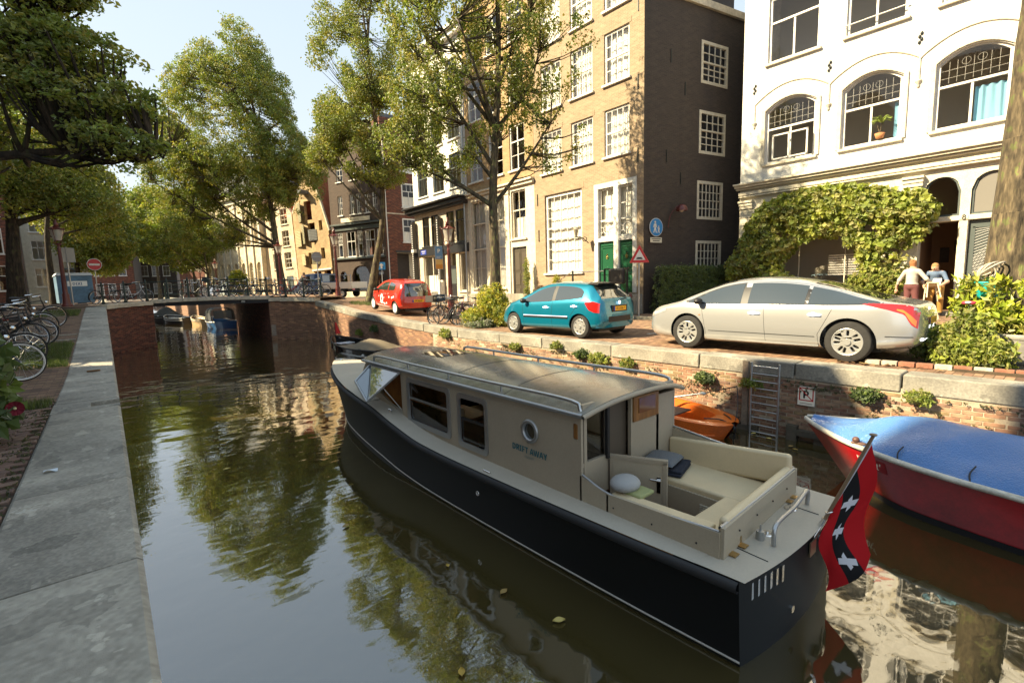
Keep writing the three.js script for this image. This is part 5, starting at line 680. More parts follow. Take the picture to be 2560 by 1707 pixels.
// ---------------------------------------------------------------- boats
// hull loft: s 0 stern .. 1 bow (towards -z), t 0 keel .. 1 gunwale
function hullSurf(L, hb, sheer, keel, rake, flare, ns = 48, nt = 10) {
  const P = (s, t, sd) => { const f = Math.pow(t, 0.55), w = hb(s) * lerp(flare(s), 1, f); return [sd * w, lerp(keel, sheer(s), t), -L * s + rake * (1 - t) * sstep(0.75, 1, s)]; };
  const one = (sd) => { const g = surf((u, v) => P(u, v, sd), ns, nt); return g; };
  const tr = surf((u, v) => { const a = P(0, v, 1); return [lerp(-a[0], a[0], u), a[1], 0.0 + 0.10 * (1 - (2 * u - 1) ** 2)]; }, 12, nt);
  return { P, sides: [one(-1), one(1)], transom: tr };
}
const BM = { hull: mat([0.005, 0.006, 0.006], 0.5, { specularIntensity: 0.6 }), alu: mat([0.44, 0.37, 0.27], 0.5, { metalness: 0.15, map: rep(TX.soft, 1.6) }), deck: mat([0.50, 0.45, 0.36], 0.6, { map: rep(TX.soft, 1.3) }), seat: mat([0.74, 0.60, 0.37], 0.5, { map: rep(TX.soft, 0.9) }), coam: mat([0.46, 0.39, 0.28], 0.5, { map: rep(TX.soft, 1.1) }), teak: mat([0.30, 0.13, 0.03], 0.4, { map: rep(TX.blotch, 0.2, 1.2) }), screen: mat([1, 1, 1], 0.02, { transmission: 1, thickness: 0 }), smoke: mat([0.35, 0.32, 0.28], 0.03, { transmission: 1, thickness: 0, ior: 1.6 }) };
{
  const O = [4.13, WL, -1.4], t = thing('cabin_boat', 'long cabin cruiser with black hull, beige cabin and open stern cockpit, lettered DRIFT AWAY', 'boat', O);
  const bm = (name, geos, m, parent = t, keep) => { const g = mg([geos].flat(3)); if (!keep) boxUV(g); g.translate(-O[0], -O[1], -O[2]); return mesh(name, g, m, parent, true); };
  const L = 10.0, hb = curve([[0, 0.96], [0.1, 1.02], [0.3, 1.08], [0.5, 1.09], [0.62, 1.04], [0.74, 0.90], [0.85, 0.66], [0.93, 0.40], [0.975, 0.2], [1, 0.03]]), sheer = curve([[0, 0.68], [0.25, 0.665], [0.42, 0.68], [0.5, 0.78], [0.58, 0.90], [0.75, 0.97], [1, 1.05]]);
  const H = hullSurf(L, hb, sheer, -0.35, 0.75, pl([[0, 0.86], [0.5, 0.86], [0.8, 0.62], [1, 0.3]]));
  mesh('hull', [...H.sides, H.transom], BM.hull, t);
  const edge = (t2, s0, s1, sd, off = 0, n = 40) => Array.from({ length: n + 1 }, (_, i) => { const p = H.P(lerp(s0, s1, i / n), t2, sd); return [p[0] + sd * off, p[1], p[2]]; });
  for (const sd of [-1, 1]) { mesh('rubbing_strake', tube(edge(0.965, 0, 0.995, sd, 0.012), 0.042, 80, 8), MT.rubber, t); mesh('boot_line', tube(edge(0.375, 0, 0.93, sd, 0.004), 0.009, 80, 5), mat([0.5, 0.48, 0.42], 0.5), t); }
  // decks
  const dk = (s0, s1, inner, m, name, sds = [-1, 1]) => sds.forEach((sd) => mesh(name, surf((u, v) => { const s = lerp(s0, s1, u), w = hb(s), xi = Math.min(w - 0.01, inner), x = lerp(xi, w, v); return [sd * x, sheer(s) + 0.012 + 0.03 * (1 - x / 1.1), -L * s]; }, 40, 3), m, t));
  dk(0.03, 0.66, 0.74, BM.deck, 'side_deck');
  mesh('foredeck', surf((u, v) => { const s = lerp(0.60, 0.998, u), w = hb(s), x = lerp(-w, w, v); return [x, sheer(s) + 0.014 + 0.05 * (1 - (x / 1.1) ** 2), -L * s]; }, 30, 16), BM.deck, t);
  mesh('stern_deck', surf((u, v) => { const s = lerp(-0.004, 0.032, u), w = hb(Math.max(0, s)), x = lerp(-w, w, v); return [x, 0.695, -L * s + 0.09 * (1 - (x / 0.96) ** 2) * (1 - u)]; }, 3, 16), BM.deck, t);
  for (const [x, z] of [[3.25, -7.35], [3.18, -6.75], [3.1, -4.2], [3.08, -6.2]]) bm('cleat', [bar([x - 0.0, -0.55 + 0.0 + (z < -6.5 ? 0.16 : -0.06), z - 0.06], [x, -0.55 + (z < -6.5 ? 0.16 : -0.06), z + 0.06], 0.012), cyl(0.014, 0.014, 0.06, x, -0.58 + (z < -6.5 ? 0.16 : -0.06), z, 6)], MT.chrome);
  bm('bow_fitting', [torus(0.045, 0.014, 4.1, -0.22, -11.1, 0, 0, 0, 6, 14), bar([3.75, -0.26, -10.4], [4.05, -0.25, -10.3], 0.02), bar([3.85, -0.26, -10.1], [4.1, -0.25, -10.0], 0.02)], MT.chrome);
  // cabin: side walls with real openings
  const y0 = -0.64, y1 = 0.24;
  const winB = roundRect(5.28, -0.52, 6.40, 0.12, 0.06), winC = roundRect(4.46, -0.54, 5.06, 0.11, 0.06), port = circ(3.70, -0.08, 0.10, 22), triA = [[6.62, 0.15], [6.62, -0.5], [7.5, -0.2], [7.72, 0.15]], vent = roundRect(3.02, -0.02, 3.08, 0.14, 0.02);
  const outline = [[2.98, y0 - 0.2], [6.2, y0 - 0.2], [7.1, -0.42], [8.35, -0.30], [7.85, y1], [2.98, y1]];
  for (const [x, sd] of [[3.335, -1], [4.925, 1]]) {
    // prism in (distance astern, y): local x -> -z
    bm('cabin_side', prism(outline, 0.03, x - (sd < 0 ? 0.015 : 0.015), 0, 0, 0, rad(90), 0, [winB.slice().reverse(), winC.slice().reverse(), port.slice().reverse(), triA.slice(), vent.slice().reverse()]), BM.alu);
    for (const [nm, w, hole, split] of [['side_window', winB, roundRect(5.32, -0.48, 6.36, 0.08, 0.05), 1], ['side_window', winC, roundRect(4.50, -0.50, 5.02, 0.07, 0.05), 1]]) { const wd = part(nm, t); bm('frame', prism(w.map(([a, c]) => { const cx = nm && w === winB ? 5.84 : 4.76, cy = -0.205; return [cx + (a - cx) * 1.05, cy + (c - cy) * 1.08]; }), 0.02, x + (sd < 0 ? -0.03 : 0.018), 0, 0, 0, rad(90), 0, [hole.slice().reverse()]), MT.galv, wd); const [a0, a1] = w === winB ? [5.32, 6.36] : [4.5, 5.02]; bm('glazing_bar', box(0.025, 0.03, a1 - a0, x, w === winB ? -0.16 : -0.2, -(a0 + a1) / 2), w === winB ? MT.galv : CM.black, wd); bm('pane', [box(0.004, 0.28, a1 - a0, x, -0.34, -(a0 + a1) / 2), ...(w === winB ? [box(0.004, 0.24, a1 - a0, x, -0.03, -(a0 + a1) / 2)] : [])], BM.smoke, wd); }
    const pw = part('porthole', t); bm('ring', torus(0.108, 0.024, x + sd * 0.018, -0.08, -3.70, 0, rad(90), 0, 8, 28), MT.galv, pw); bm('pane', cyl(0.1, 0.1, 0.01, x, -0.08, -3.7, 20, 0, 0, rad(90)), CM.glass, pw);
    bm('wooden_vent', rbox(0.035, 0.15, 0.055, 0.01, x, 0.06, -3.05), BM.teak);
  }
  // cabin front, roof
  bm('front_wall', [surf((u, v) => [lerp(3.34, 4.92, u), lerp(-0.34, 0.24, v), lerp(-8.33, -7.84, v) - 0.28 * (1 - (2 * u - 1) ** 2) * (1 - 0.3 * v)], 12, 3)], BM.alu);
  bm('windscreen', [surf((u, v) => [lerp(3.5, 4.76, u), lerp(-0.2, 0.18, v), lerp(-8.235, -7.91, v) - 0.28 * (1 - (2 * u - 1) ** 2) * (1 - 0.3 * v)], 12, 3)], CM.glass);
  const rw = (u) => lerp(3.29, 5.02, u), ry = (u, z) => 0.255 + 0.13 * (1 - Math.abs(2 * u - 1) ** 2.4) * (z < -7.2 ? 1 - 0.2 * sstep(-7.2, -8, z) : 1), rz = (u, v) => lerp(-2.83 - 0.10 * Math.abs(2 * u - 1) ** 2, -7.95 - 0.22 * (1 - (2 * u - 1) ** 2), v);
  bm('roof', [surf((u, v) => { const z = rz(u, v); return [rw(u), ry(u, z), z]; }, 24, 30), surf((u, v) => { const z = rz(u, v); return [rw(u), ry(u, z) - 0.035, z]; }, 24, 30), surf((u, v) => { const z = rz(u, 0); return [rw(u), ry(u, z) - 0.035 * v, z]; }, 24, 1), surf((u, v) => { const z = rz(u, 1); return [rw(u), ry(u, z) - 0.035 * v, z]; }, 24, 1)], mat([0.30, 0.285, 0.24], 0.22, { metalness: 0.25, clearcoat: 0.4, clearcoatRoughness: 0.2, map: rep(TX.blotch, 1.3) }));
  for (const sd of [0, 1]) bm('roof_gutter', tube([[rw(sd), ry(sd, -3) - 0.018, rz(sd, 0)], [rw(sd), ry(sd, -5) - 0.018, -5], [rw(sd), ry(sd, -7) - 0.018, rz(sd, 1)]], 0.024, 20, 8), MT.galv);
  bm('roof_edge_trim', tube(Array.from({ length: 13 }, (_, i) => { const u = i / 12, z = rz(u, 0); return [rw(u), ry(u, z) - 0.03, z + 0.004]; }), 0.026, 40, 8), BM.alu);
  for (const zz of [-4.1, -5.3, -6.5]) bm('roof_seam', tube(Array.from({ length: 11 }, (_, i) => { const u = i / 10; return [rw(u), ry(u, zz) + 0.0, zz]; }), 0.004, 20, 4), CM.seam);
  bm('roof_hatch', [surf((u, v) => { const uu = lerp(0.34, 0.80, u), z = lerp(-6.35, -6.98, v); return [rw(uu), ry(uu, z) + 0.006, z]; }, 8, 4)], mat([0.05, 0.035, 0.025], 0.12, { clearcoat: 1 }));
  for (const [sd, u, za, zb] of [[-1, 0.03, -3.0, -7.6], [1, 0.965, -3.05, -7.3]]) { const x = rw(u), y = ry(u, -4) + 0.075; const rl = part('roof_rail', t); bm('tube', tube([[x, y - 0.09, za], [x, y - 0.02, za - 0.02], [x, y, za - 0.12], [x, y, -4.5], [x, y, -6], [x, y, zb + 0.12], [x, y - 0.02, zb + 0.02], [x, y - 0.09, zb]], 0.021, 60, 8), MT.steel, rl); for (const z of [-4.2, -5.3, -6.4]) bm('stanchion', bar([x, y - 0.1, z], [x, y, z], 0.014), MT.galv, rl); }
  // raised side flap reflecting the sky
  { const f = part('open_window_flap', t), q = [[3.30, 0.19, -7.66], [3.30, 0.19, -6.60], [2.90, -0.25, -6.94], [2.93, 0.0, -7.42]].map((p) => V(...p)); bm('frame', [0, 1, 2, 3].map((i) => bar(q[i], q[(i + 1) % 4], 0.018, 0.018, 6)), MT.galv, f); const g = new THREE.BufferGeometry(); g.setAttribute('position', new THREE.Float32BufferAttribute([q[0], q[1], q[2], q[0], q[2], q[3]].flatMap((p) => p.toArray()), 3)); g.computeVertexNormals(); bm('pane', prep(g), mat([0.10, 0.11, 0.11], 0.03, { clearcoat: 1, clearcoatRoughness: 0.01, ior: 2.3 }), f); bm('stay', bar([3.1, -0.03, -6.8], [3.33, -0.40, -6.66], 0.007), MT.steel, f); }
  // interior: sole, furniture
  bm('cabin_sole', [box(1.56, 0.04, 5.2, 4.13, -0.99, -5.5)], BM.teak); bm('saloon_bench', [rbox(0.45, 0.4, 2.2, 0.04, 4.68, -0.8, -5.6), rbox(0.12, 0.5, 2.2, 0.04, 4.86, -0.45, -5.6)], mat([0.42, 0.30, 0.16], 0.8)); bm('helm_console', [box(0.5, 0.6, 0.4, 3.75, -0.75, -4.7), torus(0.16, 0.015, 3.75, -0.38, -4.45, -0.5)], MT.darkWood); bm('saloon_table', [rbox(0.5, 0.04, 0.8, 0.02, 4.1, -0.5, -6.1)], BM.teak); bm('berth_cushion', rbox(0.5, 0.18, 0.5, 0.06, 3.7, -0.42, -6.05), BM.seat); bm('inner_panel', [box(1.5, 0.9, 0.03, 4.13, -0.3, -7.35)], BM.teak);
  // rear bulkhead: screen, doorway, wooden locker
  bm('bulkhead', [box(0.04, 0.92, 0.05, 3.38, -0.22, -3.0), box(0.36, 0.34, 0.035, 3.55, -0.45, -3.0), box(0.03, 0.6, 0.04, 3.735, 0.0, -3.0), box(0.4, 0.04, 0.04, 3.55, -0.27, -3.0), box(0.50, 0.64, 0.035, 4.37, -0.33, -3.0), box(0.35, 0.92, 0.035, 4.75, -0.25, -3.0), box(0.03, 1.0, 0.04, 4.12, -0.2, -3.0), box(1.56, 0.07, 0.04, 4.13, 0.29, -3.0)], BM.alu);
  bm('rear_screen', [box(0.34, 0.5, 0.006, 3.56, 0.0, -3.0)], BM.screen); bm('locker_flap', [rbox(0.46, 0.27, 0.03, 0.01, 4.36, 0.13, -2.975)], BM.teak); bm('locker_pane', box(0.3, 0.16, 0.01, 4.36, 0.16, -2.955), mat([0.22, 0.10, 0.05], 0.05, { clearcoat: 1 })); bm('black_post', box(0.035, 0.56, 0.035, 3.70, 0.0, -2.97), CM.black);
  bm('sliding_door', box(0.36, 0.95, 0.02, 3.93, -0.2, -3.06), mat([0.085, 0.065, 0.045], 0.5));
  { const d = part('half_door', t), A = [3.74, -2.97], B2 = [3.99, -2.47], a = Math.atan2(-(B2[1] - A[1]), B2[0] - A[0]), cx = (A[0] + B2[0]) / 2, cz = (A[1] + B2[1]) / 2; bm('leaf', [rbox(0.56, 0.66, 0.035, 0.008, cx, -0.61, cz, 0, a)], BM.coam, d); bm('leaf_frame', [[0.56, 0.04, 0, -0.27], [0.56, 0.04, 0, -0.9], [0.035, 0.66, -0.255, -0.6], [0.035, 0.66, 0.255, -0.6]].map(([w, h, ox, y]) => at(box(w, h, 0.055, ox, 0, 0), cx, y, cz, 0, a)), BM.alu, d); bm('handle', [at(bar([0.12, 0, 0.03], [0.22, 0, 0.05], 0.01), cx, -0.45, cz, 0, a), at(box(0.035, 0.16, 0.012, 0.2, 0, 0.025), cx, -0.5, cz, 0, a)], MT.chrome, d); }
  // cockpit: coaming, floor, U-shaped benches
  const coP = [[3.335, -3.0], [3.335, -2.68], [3.345, -1.62], [4.86, -1.70], [4.92, -2.4], [4.925, -3.0]];
  for (const [x, z0, z1, yt0, yt1] of [[3.335, -2.68, -1.62, -0.44, -0.40], [4.92, -3.0, -1.66, -0.24, -0.36]]) bm('coaming_side', [prism([[-z0, -0.66], [-z1, -0.66], [-z1, yt1], [-z0, yt0]].map((p) => p), 0.03, x - 0.015, 0, 0, 0, rad(90), 0)], BM.coam);
  bm('coaming_step', [prism([[3.0, -0.66], [2.66, -0.66], [2.66, -0.45], [3.0, -0.36]], 0.03, 3.32, 0, 0, 0, rad(90), 0)], BM.coam);
  bm('coaming_stern', [rbox(1.56, 0.30, 0.035, 0.006, 4.115, -0.51, -1.64, 0, rad(2.5))], BM.coam);
  bm('coaming_rail', [tube([[3.335, -0.35, -3.0], [3.335, -0.445, -2.66], [3.34, -0.40, -1.63]], 0.014, 20, 6), tube([[3.34, -0.365, -1.625], [4.12, -0.36, -1.645], [4.9, -0.355, -1.68]], 0.014, 12, 6), tube([[4.925, -0.22, -3.0], [4.92, -0.30, -2.3], [4.9, -0.35, -1.68]], 0.014, 12, 6)], MT.galv);
  bm('cockpit_sole', box(1.5, 0.03, 1.4, 4.13, -0.985, -2.33), BM.teak);
  bm('bench_base', [box(0.03, 0.38, 1.0, 4.24, -0.80, -2.5), box(0.9, 0.38, 0.03, 3.85, -0.80, -2.03)], BM.coam); bm('bench_vent', Array.from({ length: 4 }, (_, k) => box(0.02, 0.012, 0.12, 4.222, -0.70 - k * 0.022, -2.2)), MT.cream);
  bm('side_bench', rbox(0.62, 0.08, 1.34, 0.03, 4.56, -0.59, -2.34, 0, 0, 0, 3), BM.seat); bm('stern_bench', rbox(0.95, 0.08, 0.37, 0.03, 3.80, -0.59, -1.86, 0, 0, 0, 3), BM.seat); bm('port_seat_pad', rbox(0.12, 0.05, 0.95, 0.02, 3.43, -0.46, -2.2, rad(-2), 0, 0, 2), BM.seat);
  bm('side_backrest', rbox(0.09, 0.30, 1.3, 0.035, 4.86, -0.42, -2.33, rad(-5), 0, rad(-6), 3), BM.seat); bm('stern_backrest', rbox(1.42, 0.24, 0.075, 0.035, 4.14, -0.45, -1.69, rad(6), rad(2.5), 0, 3), BM.seat);
  // stern deck fittings
  bm('stern_handrail', tube([[3.80, -0.6, -1.42], [3.80, -0.49, -1.42], [3.84, -0.455, -1.425], [4.3, -0.455, -1.45], [4.70, -0.455, -1.49], [4.74, -0.49, -1.495], [4.74, -0.6, -1.5]], 0.018, 50, 8), MT.galv);
  bm('filler_cap', [cyl(0.045, 0.05, 0.012, 3.95, -0.598, -1.53, 18), cyl(0.012, 0.012, 0.02, 3.95, -0.59, -1.53, 8)], MT.chrome); bm('filler_cap', [cyl(0.05, 0.055, 0.012, 4.55, -0.598, -1.57, 18), cyl(0.012, 0.012, 0.02, 4.55, -0.59, -1.57, 8)], MT.chrome); bm('switch', [cyl(0.03, 0.034, 0.07, 3.83, -0.57, -1.535, 12), cyl(0.007, 0.007, 0.06, 3.83, -0.51, -1.535, 6)], MT.galv);
  for (const [x, z] of [[3.45, -1.6], [3.62, -1.605], [4.68, -1.66], [4.80, -1.67]]) bm('hinge', [box(0.07, 0.008, 0.06, x, -0.595, z + 0.03), box(0.07, 0.06, 0.008, x, -0.565, z)], mat([0.45, 0.30, 0.12], 0.3, { metalness: 0.9 }));
  for (const zz of [3.55, 4.6]) bm('deck_seam', bar([zz, -0.603, -1.36], [zz + 0.02, -0.603, -1.62], 0.004, 0.004, 4), CM.seam);
  bm('coaming_screws', [3.6, 3.95, 4.3, 4.65].map((x) => sph(0.008, x, -0.47, -1.618 + (4.115 - x) * 0.044, 1, 1, 1, 6, 4)).concat([-2.6, -2.2, -1.8].map((z) => sph(0.008, 3.318, -0.55, z, 1, 1, 1, 6, 4))), CM.black);
  bm('safety_sticker', facePlane(0.085, 0.12, 3.47, -0.46, -1.612, 0, rad(2.5), 0), printed(0.085, 0.12, 900, (g, W, H) => { g.fillStyle = '#e6e6e2'; g.fillRect(0, 0, W, H); g.fillStyle = '#3a5a9c'; g.fillRect(W * 0.1, H * 0.1, W * 0.8, H * 0.22); g.strokeStyle = '#3a5a9c'; g.lineWidth = 3; g.strokeRect(W * 0.1, H * 0.4, W * 0.8, H * 0.5); }), t, true);
  bm('transom_vent', [...Array.from({ length: 6 }, (_, k) => box(0.035, 0.13, 0.012, 3.33 + k * 0.075, -0.74, -1.375 + k * 0.012))], MT.chrome); bm('transom_vent', [...Array.from({ length: 6 }, (_, k) => box(0.02, 0.13, 0.012, 4.68 + k * 0.05, -0.74, -1.315 - k * 0.014))], MT.chrome); bm('builder_plate', box(0.13, 0.12, 0.01, 4.25, -0.74, -1.288), mat([0.4, 0.33, 0.22], 0.3, { metalness: 0.8 }));
  bm('exhaust', [cyl(0.045, 0.045, 0.05, 4.5, -0.78, -1.29, 14, rad(90)), cyl(0.03, 0.03, 0.05, 3.9, -1.12, -1.32, 12, rad(90))], MT.chrome); bm('side_outlet', torus(0.022, 0.008, 3.03, -0.88, -4.3, 0, rad(90), 0, 6, 14), MT.chrome);
  // lettering
  bm('lettering', facePlane(0.64, 0.155, 3.312, -0.325, -3.72, 0, rad(-90), rad(0)), new THREE.MeshPhysicalMaterial({ ...{ roughness: 0.5, transparent: true, alphaTest: 0.5 }, ...(() => { const mk = (f) => { const c = document.createElement('canvas'); c.width = 620; c.height = 150; const g = c.getContext('2d'); f(g, 620, 150); return new THREE.CanvasTexture(c); }; const draw = (bg, f1, f2) => (g, W, H) => { g.fillStyle = bg; g.fillRect(0, 0, W, H); g.textAlign = 'center'; g.textBaseline = 'middle'; g.fillStyle = f1; g.font = 'bold 92px sans-serif'; g.fillText('DRIFT AWAY', W / 2, H * 0.36); g.fillStyle = f2; g.font = '46px sans-serif'; g.fillText('Huizen', W / 2, H * 0.82); }; const map = mk(draw('#0f5a63', '#0f5a63', '#7f8a80')); map.colorSpace = THREE.SRGBColorSpace; const al = mk(draw('#000', '#fff', '#fff')); return { map, alphaMap: al }; })() }), t, true);
}
{ // cushions and blankets in the cockpit
  const c = thing('cushion', 'grey blue cushion on the cockpit bench of the cabin boat', 'cushion', [4.42, -0.44, -2.80], rad(12)), g = surf((u, v) => { const a = 2 * u - 1, b = 2 * v - 1, e = (1 - a ** 6) * (1 - b ** 6); return [a * 0.19, 0.06 * Math.pow(Math.max(0, (1 - a * a) * (1 - b * b)), 0.35) + 0.005, b * 0.17]; }, 16, 16), g2 = g.clone(); g2.scale(1, -0.6, 1);
  mesh('cover', [g, g2], mat([0.17, 0.185, 0.20], 0.95, { map: rep(TX.grain, 0.05), bumpMap: rep(TX.grainBump, 0.08), bumpScale: 0.002 }), c); mesh('fringe', Array.from({ length: 10 }, (_, k) => bar([-0.19, -0.01, -0.13 + k * 0.028], [-0.235, -0.05, -0.13 + k * 0.028], 0.004, 0.003, 4)), mat([0.13, 0.14, 0.16], 0.95), c);
  const b = thing('blanket', 'folded dark blue blanket beneath the grey cushion on the bench', 'blanket', [4.47, -0.545, -2.74], rad(16)); mesh('fold', [rbox(0.42, 0.035, 0.34, 0.017, 0, 0.017, 0, 0, 0, 0, 3), rbox(0.41, 0.03, 0.33, 0.015, 0.01, 0.048, 0.005, 0, 0, 0, 3)], mat([0.022, 0.026, 0.04], 0.95, { bumpMap: rep(TX.grainBump, 0.1), bumpScale: 0.003 }), b);
  const p = thing('round_pillow', 'pale grey round pillow on the port cockpit seat of the cabin boat', 'pillow', [3.52, -0.43, -2.62]); mesh('pillow', sph(0.15, 0, 0.05, 0, 1.0, 0.5, 0.9, 20, 14), mat([0.36, 0.36, 0.35], 0.95, { bumpMap: rep(TX.grainBump, 0.1), bumpScale: 0.003 }), p); mesh('green_pad', rbox(0.22, 0.04, 0.2, 0.02, 0.04, -0.01, 0.12), mat([0.30, 0.32, 0.14], 0.9), p);
}
{ // flag of the boat
  const f = thing('stern_flag', 'red and black flag with white crosses on a wooden staff at the boat stern', 'flag', [4.40, -0.66, -1.30]);
  const top = V(0.03, 0.90, 0.33), hp = (u) => top.clone().multiplyScalar(lerp(0.97, 0.22, u));
  mesh('staff', [bar([0, -0.05, -0.02], top, 0.015, 0.012, 10), sph(0.022, top.x, top.y + 0.01, top.z, 1.3, 0.5, 1.3, 10, 6)], mat([0.22, 0.15, 0.09], 0.4), f); mesh('staff_bracket', [bar([0, 0.02, 0], [0.0, 0.13, 0.045], 0.02), bar([-0.08, -0.06, -0.02], [0, 0.08, 0.03], 0.007), torus(0.03, 0.006, 0.0, 0.2, 0.075, rad(60))], MT.chrome, f);
  const P = (u, v) => { const h = hp(u), L = lerp(0.98, 0.74, u), f1 = Math.sin(v * 5.0 + u * 2.2 + 0.4), f2 = Math.sin(v * 8.5 - u * 3); const side = (0.085 * f1 * (0.25 + 0.75 * u) + 0.02 * f2) * Math.min(1, v * 2.2) + 0.10 * v * (1 - u) - 0.02 * v; return [h.x + side * 0.70 - 0.02 * v, h.y - L * v * 0.97, h.z + side * 0.66 + 0.06 * Math.sin(v * 6 + u * 4) * v]; };
  const fm = printed(1.0, 0.66, 640, (g, W, H) => { g.fillStyle = '#c00d18'; g.fillRect(0, 0, W, H); g.fillStyle = '#16161a'; g.fillRect(0, H * 0.34, W, H * 0.33); g.strokeStyle = '#e4e6ee'; g.lineWidth = H * 0.075; for (const k of [0.27, 0.56, 0.84]) { const cx = W * k, cy = H * 0.505, r = H * 0.105; g.beginPath(); g.moveTo(cx - r * 0.95, cy); g.lineTo(cx + r * 0.95, cy); g.moveTo(cx + r * 1.05, cy - r * 1.4); g.lineTo(cx - r * 1.05, cy + r * 1.4); g.stroke(); } g.fillStyle = '#d6d8e4'; g.fillRect(0, 0, W * 0.045, H); }); fm.side = THREE.DoubleSide; fm.roughness = 0.9;
  const g = surf((u, v) => P(v, u), 40, 24); const uv = g.attributes.uv; for (let i = 0; i < uv.count; i++) uv.setXY(i, uv.getX(i), 1 - uv.getY(i)); mesh('cloth', g, fm, f, true);
}
// ---- red boat with blue tarpaulin
{
  const L = 6.2, t = thing('red_boat', 'red wooden boat under a blue tarpaulin moored against the quay wall', 'boat', [7.55, WL, 3.75]), hb = curve([[0, 0.9], [0.3, 1.12], [0.55, 1.16], [0.75, 0.98], [0.88, 0.66], [0.96, 0.3], [1, 0.05]]), sheer = curve([[0, 0.62], [0.4, 0.57], [0.7, 0.61], [0.9, 0.67], [1, 0.73]]);
  const H = hullSurf(L, hb, sheer, -0.3, 0.75, pl([[0, 0.75], [0.6, 0.7], [0.85, 0.5], [1, 0.2]])); mesh('hull', [...H.sides, H.transom], mat([0.40, 0.008, 0.012], 0.3, { clearcoat: 0.6, clearcoatRoughness: 0.2, map: rep(TX.blotch, 2) }), t);
  const E = (t2, sd, off, s0 = 0, s1 = 1) => Array.from({ length: 41 }, (_, i) => { const p = H.P(lerp(s0, s1, i / 40), t2, sd); return [p[0] + sd * off, p[1], p[2]]; });
  for (const sd of [-1, 1]) { mesh('gunwale', surf((u, v) => { const p = H.P(u, 1, sd); const a = v * 6.283; return [p[0] + 0.05 * Math.cos(a), p[1] + 0.02 + 0.032 * Math.sin(a), p[2]]; }, 60, 8), mat([0.62, 0.58, 0.48], 0.6, { map: rep(TX.blotch, 0.5) }), t); mesh('waterline_band', surf((u, v) => { const s = u * 0.92, p = H.P(s, lerp(0.30, 0.42, v), sd); return [p[0] + sd * 0.006, p[1], p[2]]; }, 50, 2), mat([0.012, 0.012, 0.016], 0.6), t); }
  const nz = fbm(611, 4, 4); mesh('tarpaulin', surf((u, v) => { const s = lerp(0.02, 0.985, u), w = hb(s) + 0.015, a = 2 * v - 1, yE = sheer(s) + 0.05, ridge = curve([[0, 0.14], [0.5, 0.20], [0.72, 0.30], [0.82, 0.27], [0.93, 0.07], [1, 0.02]])(s); const wr = (nz(u * 1.0, v * 0.7) - 0.5) * 0.10 * (1 - a * a) + 0.02 * Math.sin(s * 40 + a * 6) * (1 - a * a); return [a * w * 0.98, yE + ridge * (1 - Math.abs(a) ** 1.5) + wr - 0.05 * Math.abs(Math.sin(s * 22)) * a ** 8, -L * s]; }, 90, 30), mat([0.075, 0.21, 0.50], 0.34, { bumpMap: rep(TX.grainBump, 0.9), bumpScale: 0.012, map: rep(TX.soft, 1.4) }), t);
  for (const s of [0.70, 0.80]) mesh('lashing', tube([[-hb(s) - 0.03, sheer(s), -L * s], [-hb(s) * 0.9, sheer(s) + 0.1, -L * s - 0.03], [-hb(s) * 0.8, sheer(s) + 0.16, -L * s]], 0.008), CM.black, t); mesh('fairlead', [rbox(0.05, 0.04, 0.16, 0.02, -hb(0.87) + 0.02, sheer(0.87) + 0.06, -L * 0.87), sph(0.04, -hb(0.875), sheer(0.87) + 0.1, -L * 0.875)], mat([0.10, 0.045, 0.03], 0.5), t);
  const nm = printed(0.5, 0.12, 700, (g, W, Hh) => { g.fillStyle = '#8f0610'; g.fillRect(0, 0, W, Hh); g.fillStyle = '#e8e2d4'; g.font = 'bold italic ' + Math.round(Hh * 0.9) + 'px serif'; g.textAlign = 'center'; g.textBaseline = 'middle'; g.fillText("'Pinot'", W / 2, Hh * 0.52); }); mesh('boat_name', surf((u, v) => { const s = lerp(0.895, 0.825, u), tt = lerp(0.78, 0.92, v), p = H.P(s, tt, -1); return [p[0] - 0.006, p[1], p[2]]; }, 10, 3), nm, t, true);
}
